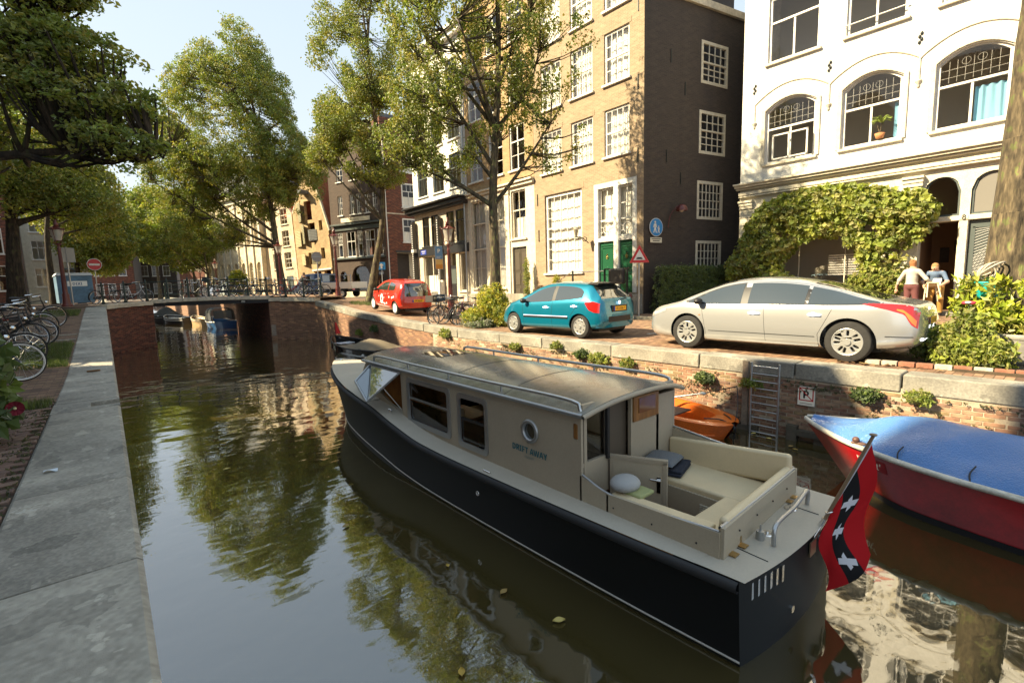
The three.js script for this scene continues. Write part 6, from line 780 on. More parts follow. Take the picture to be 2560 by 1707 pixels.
// ---- orange dinghy
{
  const t = thing('orange_dinghy', 'orange moulded plastic dinghy between cabin boat and quay ladder', 'dinghy', [7.98, WL, -6.2]), L = 2.55, hb = curve([[0, 0.56], [0.5, 0.62], [0.75, 0.56], [0.9, 0.42], [0.97, 0.26], [1, 0.08]]), sh = curve([[0, 0.40], [0.6, 0.36], [1, 0.30]]), om = mat([0.78, 0.15, 0.008], 0.38, { map: rep(TX.grain, 0.8) });
  // bow points to +z
  const P = (s, tt, sd) => [sd * hb(s) * lerp(0.72, 1, Math.pow(tt, 0.5)), lerp(-0.12, sh(s), tt), L * s - 0.25 * (1 - tt) * sstep(0.8, 1, s)];
  const Q = (s, tt, sd) => { const k = 0.14; return [sd * Math.max(0.02, hb(s) - k - 0.06 * (1 - tt)), lerp(0.06, sh(s), tt), (L - 0.42) * s + 0.1]; };
  mesh('hull', [...[-1, 1].map((sd) => surf((u, v) => P(u, v, sd), 36, 8)), surf((u, v) => { const p = P(0, v, 1); return [lerp(-p[0], p[0], u), p[1], 0]; }, 6, 6), ...[-1, 1].map((sd) => surf((u, v) => { const a = P(u, 1, sd), b = Q(u, 1, sd), e = 0.03 * Math.sin(v * 3.14); return [lerp(a[0], b[0], v), lerp(a[1], b[1], v) + e, lerp(a[2], b[2], v)]; }, 36, 5)), ...[-1, 1].map((sd) => surf((u, v) => Q(u, v, sd), 36, 4)), surf((u, v) => { const a = Q(1, v, -1), b = Q(1, v, 1); return [lerp(a[0], b[0], u), a[1], a[2]]; }, 4, 4), surf((u, v) => { const a = Q(u, 0, -1), b = Q(u, 0, 1); return [lerp(a[0], b[0], v), a[1], a[2]]; }, 30, 6), surf((u, v) => [lerp(-0.3, 0.3, u) * lerp(1, 0.3, v), 0.32 + 0.02 * Math.sin(v * 3), lerp(L - 0.45, L - 0.05, v)], 6, 6)], om, t);
  mesh('seat_board', rbox(0.62, 0.03, 0.5, 0.01, 0, 0.30, 1.3), mat([0.055, 0.04, 0.032], 0.6), t); mesh('strake', [-1, 1].map((sd) => tube(Array.from({ length: 20 }, (_, i) => { const p = P(i / 20, 0.55, sd); return [p[0] + sd * 0.012, p[1], p[2]]; }), 0.02, 40, 6)), om, t);
  mesh('painter_rope', [tube([[-0.25, 0.36, 2.1], [-0.1, 0.35, 2.35], [0.0, 0.22, 2.53], [0.0, -0.02, 2.5]], 0.012), tube([[0.28, 0.35, 2.2], [0.1, 0.34, 2.4], [0, 0.22, 2.53]], 0.012), sph(0.03, 0, 0.22, 2.52)], CM.black, t);
  const o = thing('mooring_line', 'dark mooring line with grey sleeve tied to the quay ladder', 'rope', [0, 0, 0]); mesh('line', [tube([[8.2, -0.86, -5.2], [8.45, -0.68, -4.5], [8.62, -0.5, -3.95]], 0.01), tube([[8.0, -1.08, -3.7], [8.35, -0.8, -3.8], [8.62, -0.5, -3.95]], 0.008)], CM.black, o); mesh('sleeve', bar([8.2, -0.86, -5.2], [8.44, -0.69, -4.52], 0.018), MT.galv, o); mesh('knot', sph(0.04, 8.44, -0.685, -4.5, 1, 0.7, 1.4), mat([0.3, 0.34, 0.36], 0.8), o);
}
// ---- small boats further along
function smallBoat(name, label, pos, ry, L, Bm, hM, o = {}) {
  const t = thing(name, label, 'boat', pos, ry, 'small boats moored along the canal'), hb = curve([[0, Bm * 0.85], [0.4, Bm], [0.7, Bm * 0.86], [0.9, Bm * 0.45], [1, 0.04]]), sh = curve([[0, 0.52], [0.5, 0.48], [1, 0.72]]), H = hullSurf(L, hb, sh, -0.2, 0.4, () => 0.8, 24, 6);
  mesh('hull', [...H.sides, H.transom], hM, t);
  for (const sd of [-1, 1]) mesh('rubbing_strake', tube(Array.from({ length: 21 }, (_, i) => { const p = H.P(i / 20, o.st || 0.8, sd); return [p[0] + sd * 0.012, p[1], p[2]]; }), 0.03, 40, 6), o.stripe || MT.galv, t);
  mesh('gunwale', [-1, 1].map((sd) => tube(Array.from({ length: 21 }, (_, i) => { const p = H.P(i / 20, 1, sd); return p; }), 0.03, 40, 6)), o.rim || CM.black, t);
  if (o.cover) { const nz = fbm(711 + L * 10, 4, 3); mesh('canvas_cover', surf((u, v) => { const s = lerp(o.c0 ?? 0.04, o.c1 ?? 0.8, u), w = hb(s), a = 2 * v - 1; return [a * w, sh(s) + 0.02 + (o.peak || 0.35) * Math.sin(Math.min(1, u * 1.3) * 3.14) * (1 - Math.abs(a) ** 1.3) + (nz(u, v) - 0.5) * 0.16, -L * s]; }, 30, 14), o.cover, t); }
  else mesh('cockpit_floor', surf((u, v) => { const s = lerp(0.02, 0.9, u); return [lerp(-1, 1, v) * hb(s) * 0.95, 0.22, -L * s]; }, 16, 4), BM.teak, t);
  return { t, hb, sh, H };
}
{
  const b1 = smallBoat('black_sloop', 'black open boat with a sagging khaki canvas cover below the red car', [7.75, WL, -15.9], rad(4), 4.9, 0.78, mat([0.010, 0.011, 0.011], 0.25, { clearcoat: 0.7 }), { cover: mat([0.16, 0.13, 0.085], 0.8), c0: 0.1, c1: 0.62, peak: 0.34, stripe: mat([0.42, 0.42, 0.4], 0.4), st: 0.66 });
  mesh('side_sheet', surf((u, v) => { const s = lerp(0.52, 0.98, u), p = b1.H.P(s, 1, -1); return [p[0] - 0.03 - 0.05 * Math.abs(Math.sin(u * 9)), p[1] + 0.03 - 0.32 * v * (0.7 + 0.3 * Math.sin(u * 7)), p[2]]; }, 30, 8), mat([0.012, 0.012, 0.013], 0.15, { clearcoat: 1 }), b1.t);
  mesh('striped_seat', Array.from({ length: 6 }, (_, k) => box(0.07, 0.02, 0.5, -0.3 + k * 0.11, 0.5, -3.8)), mat([0.5, 0.55, 0.62], 0.7), b1.t); mesh('fender', sph(0.06, -0.72, 0.3, -0.9), MT.white, b1.t);
  const pf = thing('pennant', 'small red and white pennant at the tip of the black boat', 'flag', [7.45, WL + 0.72, -20.7]); mesh('staff', bar([0, 0, 0], [-0.02, 0.62, 0], 0.01), CM.black, pf); mesh('cloth', surf((u, v) => [0.26 * u * (0.3 + 0.7 * (1 - v)), 0.08 + 0.5 * v, 0.05 * Math.sin(u * 5)], 8, 6), mat([0.5, 0.03, 0.03], 0.8, { side: THREE.DoubleSide }), pf);
  const b2 = smallBoat('blue_motorboat', 'blue motorboat with dark folding hood beyond the bridge opening', [6.75, WL, -41.2], rad(3), 4.4, 0.85, mat([0.012, 0.07, 0.19], 0.3, { clearcoat: 0.6 }), { stripe: MT.white, st: 0.95, rim: MT.white });
  mesh('folding_hood', surf((u, v) => { const a = (v - 0.5) * Math.PI, s = lerp(0.18, 0.62, u); const yy = 0.55 + 1.0 * Math.pow(Math.cos(a), 0.35); return [0.80 * Math.sin(a), Math.min(yy, 1.5), -4.4 * s]; }, 8, 24), mat([0.03, 0.035, 0.04], 0.7, { side: THREE.DoubleSide }), b2.t); mesh('hood_window', box(1.2, 0.6, 0.02, 0, 1.0, -0.78), mat([0.25, 0.27, 0.26], 0.1, { transmission: 0.6 }), b2.t);
  smallBoat('white_rim_boat', 'black boat with pale rounded cover under the bridge', [5.7, WL, -50.3], rad(18), 4.6, 0.95, mat([0.012, 0.014, 0.018], 0.3), { cover: mat([0.36, 0.35, 0.31], 0.6), c0: 0.0, c1: 0.5, peak: 0.1, rim: MT.white, stripe: MT.white, st: 0.75 });
  smallBoat('tan_rowboat', 'tan wooden rowing boat between the two boats beyond the bridge', [6.3, WL, -46.3], rad(8), 3.6, 0.6, mat([0.36, 0.24, 0.12], 0.5), { rim: MT.cream });
  smallBoat('covered_boat', 'low boat under a dark peaked tarpaulin deep beyond the bridge', [4.9, WL, -57], rad(10), 5, 1.0, mat([0.02, 0.02, 0.022], 0.5), { cover: mat([0.035, 0.035, 0.03], 0.7), c0: 0.0, c1: 0.95, peak: 0.9 });
}
// ---------------------------------------------------------------- trees and plants
const leafMat = (o = {}) => mat([1, 1, 1], 0.75, { transmission: 0.55, thickness: 0, side: THREE.DoubleSide, ...o });
const LEAFM = leafMat(), LEAFG = leafMat({ roughness: 0.45, transmission: 0.3 });
function leafGeo(seed, n, spread, len, wid, fold = 0.25) { // a spray of single pointed leaves on hidden twigs
  const r = rngOf(seed), P = [];
  for (let i = 0; i < n; i++) {
    const c = V((r() - 0.5), (r() - 0.5) * 0.8, (r() - 0.5)).multiplyScalar(spread * 2 * (0.4 + 0.6 * r())), d = V(r() - 0.5, (r() - 0.65) * 0.8, r() - 0.5).normalize(), s = V(r() - 0.5, r() - 0.5, r() - 0.5).cross(d).normalize(), nrm = d.clone().cross(s), L = len * (0.7 + 0.6 * r()), w = wid * (0.7 + 0.6 * r());
    const a = c.clone().addScaledVector(d, -L / 2), b = c.clone().addScaledVector(d, L / 2).addScaledVector(nrm, -L * 0.12), m1 = c.clone().addScaledVector(s, w / 2).addScaledVector(nrm, w * fold), m2 = c.clone().addScaledVector(s, -w / 2).addScaledVector(nrm, w * fold);
    for (const p of [a, m1, b, a, b, m2]) P.push(p.x, p.y, p.z);
  }
  const g = new THREE.BufferGeometry(); g.setAttribute('position', new THREE.Float32BufferAttribute(P, 3)); g.computeVertexNormals(); return prep(g);
}
function taper(pts, r0, r1, seg = 12, rs = 8, rough = 0, seed = 1) {
  const c = new THREE.CatmullRomCurve3(pts.map((p) => (p.isVector3 ? p : V(...p))), false, 'centripetal'), fr = c.computeFrenetFrames(seg, false), rr = rngOf(seed), jit = Array.from({ length: (seg + 1) * (rs + 1) }, () => 1 + (rr() - 0.5) * rough);
  return surf((u, v) => { const i = Math.round(u * seg), p = c.getPointAt(u), a = v * 6.28318, j = Math.round(v * rs) % rs, rad_ = lerp(r0, r1, Math.pow(u, 0.8)) * jit[i * (rs + 1) + j] * (r0 > 0.15 ? 1 + 0.45 * Math.pow(1 - u, 14) : 1), n = fr.normals[i], b = fr.binormals[i]; return [p.x + rad_ * (Math.cos(a) * n.x + Math.sin(a) * b.x), p.y + rad_ * (Math.cos(a) * n.y + Math.sin(a) * b.y), p.z + rad_ * (Math.cos(a) * n.z + Math.sin(a) * b.z)]; }, seg, rs);
}
const barkTex = tex(256, (x, y) => { const a = nC(x, y * 0.35), b = nB(x, y); const v = 0.6 + 0.7 * (a - 0.5) + 0.4 * (b - 0.5); return b > 0.64 ? [v * 0.95, v * 1.02, v * 0.7] : [v, v * 0.93, v * 0.8]; });
const barkBump = tex(256, (x, y) => nC(x, y * 0.35), false);
const BARK = mat([0.25, 0.225, 0.18], 0.95, { map: rep(barkTex, 0.6, 1.2), bumpMap: rep(barkBump, 0.6, 1.2), bumpScale: 0.02 }), BARKD = mat([0.10, 0.08, 0.06], 0.95, { map: rep(barkTex, 0.6, 1.2), bumpMap: rep(barkBump, 0.6, 1.2), bumpScale: 0.02 });
const SPRAYS = { mid: leafGeo(1, 16, 0.26, 0.115, 0.07), fine: leafGeo(2, 18, 0.30, 0.13, 0.085), near: leafGeo(3, 9, 0.17, 0.105, 0.06), far: leafGeo(4, 14, 0.5, 0.26, 0.17), vine: leafGeo(5, 8, 0.17, 0.17, 0.16, 0.15), hedge: leafGeo(6, 16, 0.10, 0.055, 0.04), bush: leafGeo(7, 12, 0.10, 0.07, 0.03), fern: leafGeo(8, 12, 0.08, 0.10, 0.04), big: leafGeo(9, 7, 0.13, 0.17, 0.075) };
const q4 = (r, p, s) => new THREE.Matrix4().compose(p, new THREE.Quaternion().setFromEuler(new THREE.Euler((r() - 0.5) * 1.2, r() * 6.28, (r() - 0.5) * 1.2)), V(s, s, s));
function leafColor(r, pal) { const a = pal[Math.floor(r() * pal.length)], k = 0.7 + 0.6 * r(); return lin(a[0] * k, a[1] * k, a[2] * k); }
const PAL = { elm: [[0.23, 0.29, 0.02], [0.28, 0.31, 0.022], [0.19, 0.26, 0.02], [0.33, 0.30, 0.023]], yew: [[0.10, 0.16, 0.018], [0.14, 0.20, 0.018], [0.07, 0.12, 0.016]], vine: [[0.27, 0.33, 0.024], [0.34, 0.37, 0.028], [0.21, 0.27, 0.022], [0.36, 0.35, 0.08]], yellow: [[0.42, 0.41, 0.016], [0.32, 0.36, 0.018], [0.50, 0.44, 0.018], [0.24, 0.30, 0.018]] };
function tree(label, o) {
  const r = rngOf(o.seed), [bx, by, bz] = o.pos, t = thing('canal_tree', label, 'tree', o.pos, 0, 'trees along the canal'), tips = [], gap = fbm(o.seed * 7 + 3, 5, 2);
  for (const e of o.ells) { let k = 0, g = 0; while (k < e.n && g++ < e.n * 30) { const d = V(r() * 2 - 1, r() * 2 - 1, r() * 2 - 1); const l = d.length(); if (l > 1 || l < 0.05) continue; if (l < 0.55 && r() < 0.55) continue; const p = V(e.c[0] - bx + d.x * e.r[0], e.c[1] - by + d.y * e.r[1], e.c[2] - bz + d.z * e.r[2]); const gs = o.gs || 1; if (gap((p.x * 0.045 + p.z * 0.03) * gs + 0.5, p.y * 0.05 * gs + 0.2) < (o.gap ?? 0.42)) continue; tips.push(p); k++; } }
  const top = V(o.top[0] - bx, o.top[1] - by, o.top[2] - bz), fork = V(o.fork[0] - bx, o.fork[1] - by, o.fork[2] - bz);
  const tp = [V(0, -0.3, 0), fork.clone().multiplyScalar(0.5).add(V((r() - 0.5) * 0.15, 0, (r() - 0.5) * 0.15)), fork, fork.clone().lerp(top, 0.5).add(V((r() - 0.5) * 0.4, 0, (r() - 0.5) * 0.4)), top];
  const bark = o.dark ? BARKD : BARK, trunkC = new THREE.CatmullRomCurve3(tp, false, 'centripetal'); mesh('trunk', taper(tp, o.r, o.r * 0.16, 26, 12, 0.09, o.seed), bark, t);
  const limbs = [], bs = [], K = o.limbs ?? 9;
  for (let i = 0; i < K; i++) { const e = tips[Math.floor((i + 0.5) / K * tips.length + (r() - 0.5) * 0.4 * tips.length / K)] || tips[0]; if (!e) break; const hd = Math.hypot(e.x - fork.x, e.z - fork.z), u0 = clamp((e.y - hd * (o.steep ?? 1.15)) / top.y, fork.y / top.y * 0.97, 0.85); let ua = 0; for (let u = 0; u <= 1; u += 0.02) if (trunkC.getPoint(u).y <= u0 * top.y) ua = u; const a = trunkC.getPoint(ua), m = a.clone().lerp(e, 0.5); m.y = lerp(a.y, e.y, 0.42) + 0.1; m.x += (r() - 0.5) * 0.5; m.z += (r() - 0.5) * 0.5; const rr = o.r * lerp(0.55, 0.28, ua); bs.push(taper([a, m, e], rr, 0.02, 10, 7, 0.06, i + 3)); limbs.push(new THREE.CatmullRomCurve3([a, m, e])); }
  const nodes = limbs.flatMap((c) => [0.35, 0.5, 0.65, 0.8, 0.95].map((u) => c.getPoint(u))).concat([0.6, 0.75, 0.9, 1].map((u) => trunkC.getPoint(u)));
  tips.forEach((p, i) => { if (i % (o.twig ?? 6)) return; let b = nodes[0], bd = 1e9; for (const n of nodes) { const d = n.distanceTo(p) + (n.y > p.y ? 1 : 0); if (d < bd) { bd = d; b = n; } } const m = b.clone().lerp(p, 0.5); m.y -= 0.12; bs.push(taper([b, m, p], 0.028, 0.007, 4, 4)); });
  const extra = []; for (let k = 0; k < (o.strands || 0); k++) { const e = o.ells[k % 2], a = (r() - 0.5) * 1.9 - 0.25, st = V(e.c[0] - bx, e.c[1] - by + (r() - 0.5) * e.r[1] * 1.7, e.c[2] - bz), dir = V(Math.cos(a) * 0.8, -0.12 - 0.3 * r(), Math.sin(a) * 0.5 + 0.55).normalize(), L = e.r[0] * (0.9 + 0.75 * r()), en = st.clone().addScaledVector(dir, L); bs.push(taper([st, st.clone().lerp(en, 0.5).add(V(0, 0.07, 0)), en], 0.010, 0.002, 6, 4)); for (let q = 0.35; q <= 1.02; q += 0.07) extra.push(st.clone().lerp(en, q).add(V((r() - 0.5) * 0.07, 0.05 * Math.sin(q * 3.1) + (r() - 0.5) * 0.06, (r() - 0.5) * 0.07))); } tips.push(...extra);
  const ms = [], cs = []; for (const p of tips) { ms.push(q4(r, p, (o.ls ?? 1) * (0.75 + 0.5 * r()))); cs.push(leafColor(r, o.pal)); }
  if (bs.length) mesh('branches', bs, bark, t);
  if (ms.length) inst('crown', o.spray, LEAFM, ms, t, cs);
  return t;
}
const camL = [-0.766, 0, -0.643];
// right bank
tree('slender tree with open yellow green crown rising from the yellow shrub', { seed: 51, pos: [10.5, 0, -13.4], r: 0.21, fork: [10.5, 4.3, -13.3], top: [10.7, 14.5, -13.2], limbs: 13, steep: 1.5, twig: 4, spray: SPRAYS.mid, ls: 0.8, pal: PAL.elm, gap: 0.47, gs: 5, ells: [{ c: [9.3, 8.6, -14.5], r: [2.0, 3.8, 1.9], n: 1400 }, { c: [10.6, 10.6, -13.3], r: [2.4, 4.2, 2.2], n: 1150 }, { c: [12.2, 8.3, -12.0], r: [1.5, 3.4, 1.5], n: 300 }, { c: [8.4, 6.6, -15.3], r: [1.2, 1.1, 1.2], n: 200 }] });
tree('leaning tree with pale flaking bark beside the red city car', { seed: 41, pos: [11.1, 0.62, -25.4], r: 0.22, fork: [11.9, 5.2, -24.7], top: [11.6, 16.5, -25.1], limbs: 12, steep: 1.6, spray: SPRAYS.fine, ls: 0.8, pal: PAL.elm, gap: 0.45, gs: 4, ells: [{ c: [10.2, 12.0, -26.2], r: [1.1, 4.4, 1.1], n: 420 }, { c: [11.7, 13.0, -24.9], r: [1.5, 5.2, 1.6], n: 1300 }, { c: [11.2, 9.7, -25.3], r: [2.3, 2.6, 2.3], n: 1200 }, { c: [12.1, 7.6, -24.4], r: [1.3, 0.9, 1.3], n: 220 }, { c: [9.7, 8.4, -26.5], r: [1.0, 1.1, 1.0], n: 180 }] });
tree('broad tree with dense golden green crown at the bridge corner', { seed: 34, gs: 3.2, pos: [10.8, 0.8, -40.5], r: 0.30, fork: [10.6, 4.9, -40.7], top: [9.6, 18.5, -41.6], limbs: 14, steep: 0.9, spray: SPRAYS.far, ls: 0.52, pal: PAL.elm, gap: 0.44, ells: [{ c: [9.0, 13.2, -42.1], r: [5.0, 6.6, 4.2], n: 5600 }, { c: [5.8, 10.8, -44.6], r: [3.0, 4.2, 2.6], n: 1500 }, { c: [12.0, 11.2, -39.6], r: [2.6, 4.2, 2.4], n: 1300 }, { c: [6.6, 6.4, -44.0], r: [2.8, 2.0, 2.4], n: 900 }, { c: [9.4, 19.2, -41.6], r: [2.4, 2.0, 2.0], n: 300 }] });
tree('thick trunked tree with mottled bark beside the grey planter', { seed: 61, pos: [11.75, 0, -0.85], r: 0.40, fork: [11.9, 9, -0.75], top: [12.1, 17, -0.6], limbs: 6, spray: SPRAYS.mid, pal: PAL.elm, ells: [{ c: [12.5, 15.5, 0.8], r: [3, 2.5, 3], n: 500 }] });
tree('young tree with fine hazy foliage behind the bridge railing', { seed: 71, pos: [8.9, 0.55, -62], r: 0.16, fork: [8.9, 3.4, -62], top: [8.4, 10, -62], limbs: 8, spray: SPRAYS.far, ls: 0.8, pal: PAL.elm, gap: 0.36, ells: [{ c: [6.8, 7.6, -64], r: [3.8, 4.0, 3.4], n: 1500 }] });
tree('pale young tree farther along the shop side of the canal', { seed: 72, pos: [8.9, 0.5, -72], r: 0.18, fork: [8.8, 4, -72], top: [6, 13, -73], limbs: 8, spray: SPRAYS.far, ls: 1.0, pal: PAL.elm, gap: 0.36, ells: [{ c: [5.4, 9.5, -72], r: [3.2, 4.8, 3.2], n: 900 }, { c: [8.6, 10, -68], r: [3, 3.6, 3], n: 700 }] });
tree('tall distant blue green tree closing the canal view', { seed: 73, pos: [7.5, 0.4, -104], r: 0.3, fork: [7.5, 5, -104], top: [7.4, 17, -104], limbs: 6, spray: SPRAYS.far, ls: 1.5, pal: PAL.elm, gap: 0.34, ells: [{ c: [7.2, 12.5, -104], r: [3.6, 6.0, 3.6], n: 700 }] });
// left bank
tree('overhanging dark leaved tree on the bicycle side with drooping branch tips', { seed: 21, pos: [-1.86, 0, -7.56], r: 0.17, fork: [-1.74, 2.76, -7.44], top: [-1.1, 6.3, -7.2], limbs: 8, steep: 0.5, twig: 5, dark: 1, strands: 46, spray: SPRAYS.near, ls: 0.5, pal: PAL.elm, gap: 0.46, gs: 9, ells: [{ c: [-0.85, 4.5, -7.1], r: [1.0, 1.35, 1.0], n: 1500 }, { c: [-0.45, 3.6, -7.0], r: [0.75, 0.75, 0.7], n: 560 }, { c: [-0.05, 5.2, -6.7], r: [0.4, 0.35, 0.4], n: 150 }, { c: [0.12, 3.42, -6.55], r: [0.62, 0.26, 0.45], n: 330 }, { c: [0.2, 3.0, -6.4], r: [0.5, 0.16, 0.35], n: 150 }, { c: [-0.02, 3.9, -6.65], r: [0.55, 0.22, 0.4], n: 220 }, { c: [-0.15, 4.6, -6.7], r: [0.5, 0.3, 0.4], n: 200 }, { c: [-0.2, 2.85, -6.9], r: [0.35, 0.2, 0.3], n: 80 }, { c: [-1.55, 3.7, -7.9], r: [1.1, 0.9, 1.2], n: 500 }, { c: [-1.2, 2.95, -7.6], r: [0.6, 0.4, 0.6], n: 240 }] });
tree('dark trunked elm with green crown beside the parked bicycles', { seed: 22, pos: [-3.15, 0.9, -32.4], r: 0.36, fork: [-2.9, 5.0, -32.3], top: [-2.2, 11.5, -32.2], limbs: 12, steep: 0.6, dark: 1, spray: SPRAYS.fine, ls: 1.1, pal: PAL.elm, gap: 0.38, ells: [{ c: [-1.7, 8.2, -31.8], r: [2.6, 2.6, 2.6], n: 800 }, { c: [-0.4, 6.8, -32.6], r: [1.9, 1.5, 1.9], n: 330 }, { c: [-3.6, 6.6, -32], r: [1.8, 1.6, 2.0], n: 300 }] });
tree('slim dark trunked tree behind the street lantern of the bicycle side', { seed: 23, pos: [-2.6, 0.9, -45.2], r: 0.24, fork: [-2.5, 5.6, -45.2], top: [-1.6, 13, -46], limbs: 9, steep: 0.6, dark: 1, spray: SPRAYS.far, ls: 0.7, pal: PAL.elm, gap: 0.36, ells: [{ c: [-0.9, 8.6, -50], r: [3.2, 3.2, 3.4], n: 1200 }, { c: [-2.4, 10, -46], r: [2.4, 2.4, 2.4], n: 600 }] });
[[-1.6, -60, 81], [-1.4, -74, 82], [-1.2, -88, 83]].forEach(([x, z, s], i) => tree(['dense green tree beyond the portable cabin', 'second dense green tree beyond the portable cabin along the water', 'farthest dense green tree over the dark house fronts'][i], { seed: s, pos: [x, 0.7, z], r: 0.25, fork: [x, 4.5, z], top: [x + 0.5, 11, z], limbs: 6, dark: 1, spray: SPRAYS.far, ls: 0.95, pal: PAL.elm, gap: 0.33, ells: [{ c: [x + 1.6, 7.0 + i * 0.5, z], r: [3.2, 3.4 + i * 0.4, 4], n: 1100 }] }));

// generic shrub made of sprays in ellipsoids
function shrub(name, label, cat, pos, ells, spray, pal, o = {}) {
  const r = rngOf(o.seed || 5), t = thing(name, label, cat, pos), ms = [], cs = [], st = [];
  for (const e of ells) for (let i = 0; i < e.n; i++) { let d; do d = V(r() * 2 - 1, r() * 2 - 1, r() * 2 - 1); while (d.length() > 1); const p = V(e.c[0] + d.x * e.r[0], Math.max(0.02, e.c[1] + d.y * e.r[1]), e.c[2] + d.z * e.r[2]); ms.push(q4(r, p, (o.ls || 1) * (0.7 + 0.6 * r()))); cs.push(leafColor(r, e.pal || pal)); if (i % (o.stemEvery || 12) === 0) st.push(taper([V(e.c[0] * 0.3, 0, e.c[2] * 0.3), V(p.x * 0.7, p.y * 0.5, p.z * 0.7), p], o.sr || 0.012, 0.004, 4, 4)); }
  inst('foliage', spray, o.gloss ? LEAFG : LEAFM, ms, t, cs); if (st.length) mesh('stems', st, o.stemM || BARKD, t); return t;
}
shrub('yellow_shrub', 'bright yellow green feathery shrub around the foot of the slender tree', 'shrub', [10.35, 0, -13.35], [{ c: [0, 0.75, 0], r: [0.55, 0.75, 0.55], n: 420 }, { c: [0.1, 0.4, 0.5], r: [0.5, 0.4, 0.5], n: 200 }, { c: [-0.5, 0.3, -0.3], r: [0.5, 0.3, 0.5], n: 200 }, { c: [-0.6, 0.12, -0.05], r: [0.6, 0.14, 0.6], n: 160, pal: [[0.30, 0.32, 0.20], [0.42, 0.42, 0.33], [0.12, 0.18, 0.04]] }], SPRAYS.bush, PAL.yellow, { ls: 1.3, seed: 7 });
{ // clipped hedge against the dark wall
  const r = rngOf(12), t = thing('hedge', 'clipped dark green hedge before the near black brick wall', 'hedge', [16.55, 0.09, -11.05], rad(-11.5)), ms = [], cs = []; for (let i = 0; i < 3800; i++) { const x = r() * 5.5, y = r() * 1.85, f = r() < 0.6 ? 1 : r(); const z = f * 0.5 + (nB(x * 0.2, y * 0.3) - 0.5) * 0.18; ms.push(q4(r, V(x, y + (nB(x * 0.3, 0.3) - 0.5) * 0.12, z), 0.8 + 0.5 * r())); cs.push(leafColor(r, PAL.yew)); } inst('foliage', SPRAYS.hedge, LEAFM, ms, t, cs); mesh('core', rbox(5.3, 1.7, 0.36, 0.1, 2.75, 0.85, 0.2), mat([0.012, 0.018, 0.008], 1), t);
}
{ // vine over the shop front
  const r = rngOf(13), t = thing('grape_vine', 'thick leafy grape vine draped in an arch over the shop window', 'vine', [19.86, 0.09, -9.26], rad(-90)), ms = [], cs = [], st = [];
  const lowB = pl([[0.0, 1.2], [0.3, 0.9], [1.6, 1.0], [1.9, 1.9], [2.3, 2.6], [3.3, 2.75], [3.8, 2.5], [4.2, 2.2], [4.5, 0.8], [5.3, 0.4], [5.55, 1.9], [6.1, 2.85]]), hiB = curve([[0.0, 1.9], [0.3, 2.5], [0.7, 3.5], [1.3, 4.05], [2.4, 4.32], [3.6, 4.3], [4.6, 4.1], [5.2, 3.85], [5.8, 3.7], [6.15, 3.2]]);
  for (let i = 0; i < 4700; i++) { const x = r() * 6.15, a = lowB(x), b = hiB(x); let y = lerp(a, b, r()); if (y < 2.0 && r() < 0.3) continue; if (y < a + 0.25 && r() < 0.5) continue; if (nB(x * 0.11 + 0.3, y * 0.13) < 0.43 && r() < 0.85) continue; const bulge = 0.10 + 0.55 * nC(x * 0.09, y * 0.1) + 0.22 * Math.sin(clamp((y - a) / Math.max(0.2, b - a), 0, 1) * 2.6 + 0.3); ms.push(q4(r, V(x + (r() - 0.5) * 0.15, y, 0.03 + r() * bulge), 0.75 + 0.5 * r())); cs.push(leafColor(r, PAL.vine)); }
  inst('foliage', SPRAYS.vine, LEAFM, ms, t, cs); mesh('stems', [taper([[0.6, 0, 0.1], [0.7, 1.5, 0.12], [0.9, 3, 0.12], [2, 4.0, 0.12], [4, 4.1, 0.12]], 0.05, 0.02, 16, 7, 0.1), taper([[5.05, 0, 0.1], [5.0, 1.5, 0.15], [4.8, 3.4, 0.12], [3.4, 4.0, 0.12]], 0.045, 0.02, 14, 7, 0.1), taper([[5.0, 2.6, 0.15], [5.5, 3.2, 0.2], [6.0, 3.3, 0.3]], 0.02, 0.008)], BARK, t);
}
shrub('rose_shrub', 'tangled rambling shrub below the right side of the vine', 'shrub', [19.4, 0.09, -4.6], [{ c: [0, 0.8, 0], r: [0.35, 0.8, 0.75], n: 520 }], SPRAYS.fern, PAL.vine, { seed: 15, ls: 1.1 });
shrub('fig_shrub', 'large leaved bush at the left foot of the shop window', 'shrub', [19.3, 0.09, -7.6], [{ c: [0, 0.75, 0], r: [0.4, 0.75, 0.9], n: 380 }], SPRAYS.vine, PAL.vine, { seed: 16 });
shrub('stoop_plant', 'small yellow green conifer in front of the large curtained window', 'plant', [15.9, 0.9, -15.6], [{ c: [0, 0.4, 0], r: [0.22, 0.45, 0.22], n: 120 }], SPRAYS.bush, PAL.yellow, { seed: 17 });
shrub('stoop_box_plant', 'low green planting along the stoop of the green doors', 'plant', [15.7, 0.86, -13.0], [{ c: [0, 0.16, 0], r: [0.25, 0.2, 0.7], n: 220 }], SPRAYS.bush, PAL.yellow, { seed: 18 });
shrub('climbing_plant', 'thin climbing plant beside the dark double door of the ochre house', 'plant', [16.1, 0.3, -17.9], [{ c: [0, 1.2, 0], r: [0.15, 1.2, 0.15], n: 150 }, { c: [0.1, 0.5, 0.8], r: [0.3, 0.5, 0.4], n: 140, pal: [[0.16, 0.07, 0.03], [0.12, 0.12, 0.03]] }], SPRAYS.bush, PAL.elm, { seed: 19 });
shrub('cafe_plant', 'yellow flowering plant beside the striped cafe post', 'plant', [16.0, 0.35, -28.4], [{ c: [0, 0.7, 0], r: [0.3, 0.7, 0.3], n: 150 }], SPRAYS.fern, PAL.yellow, { seed: 20 });
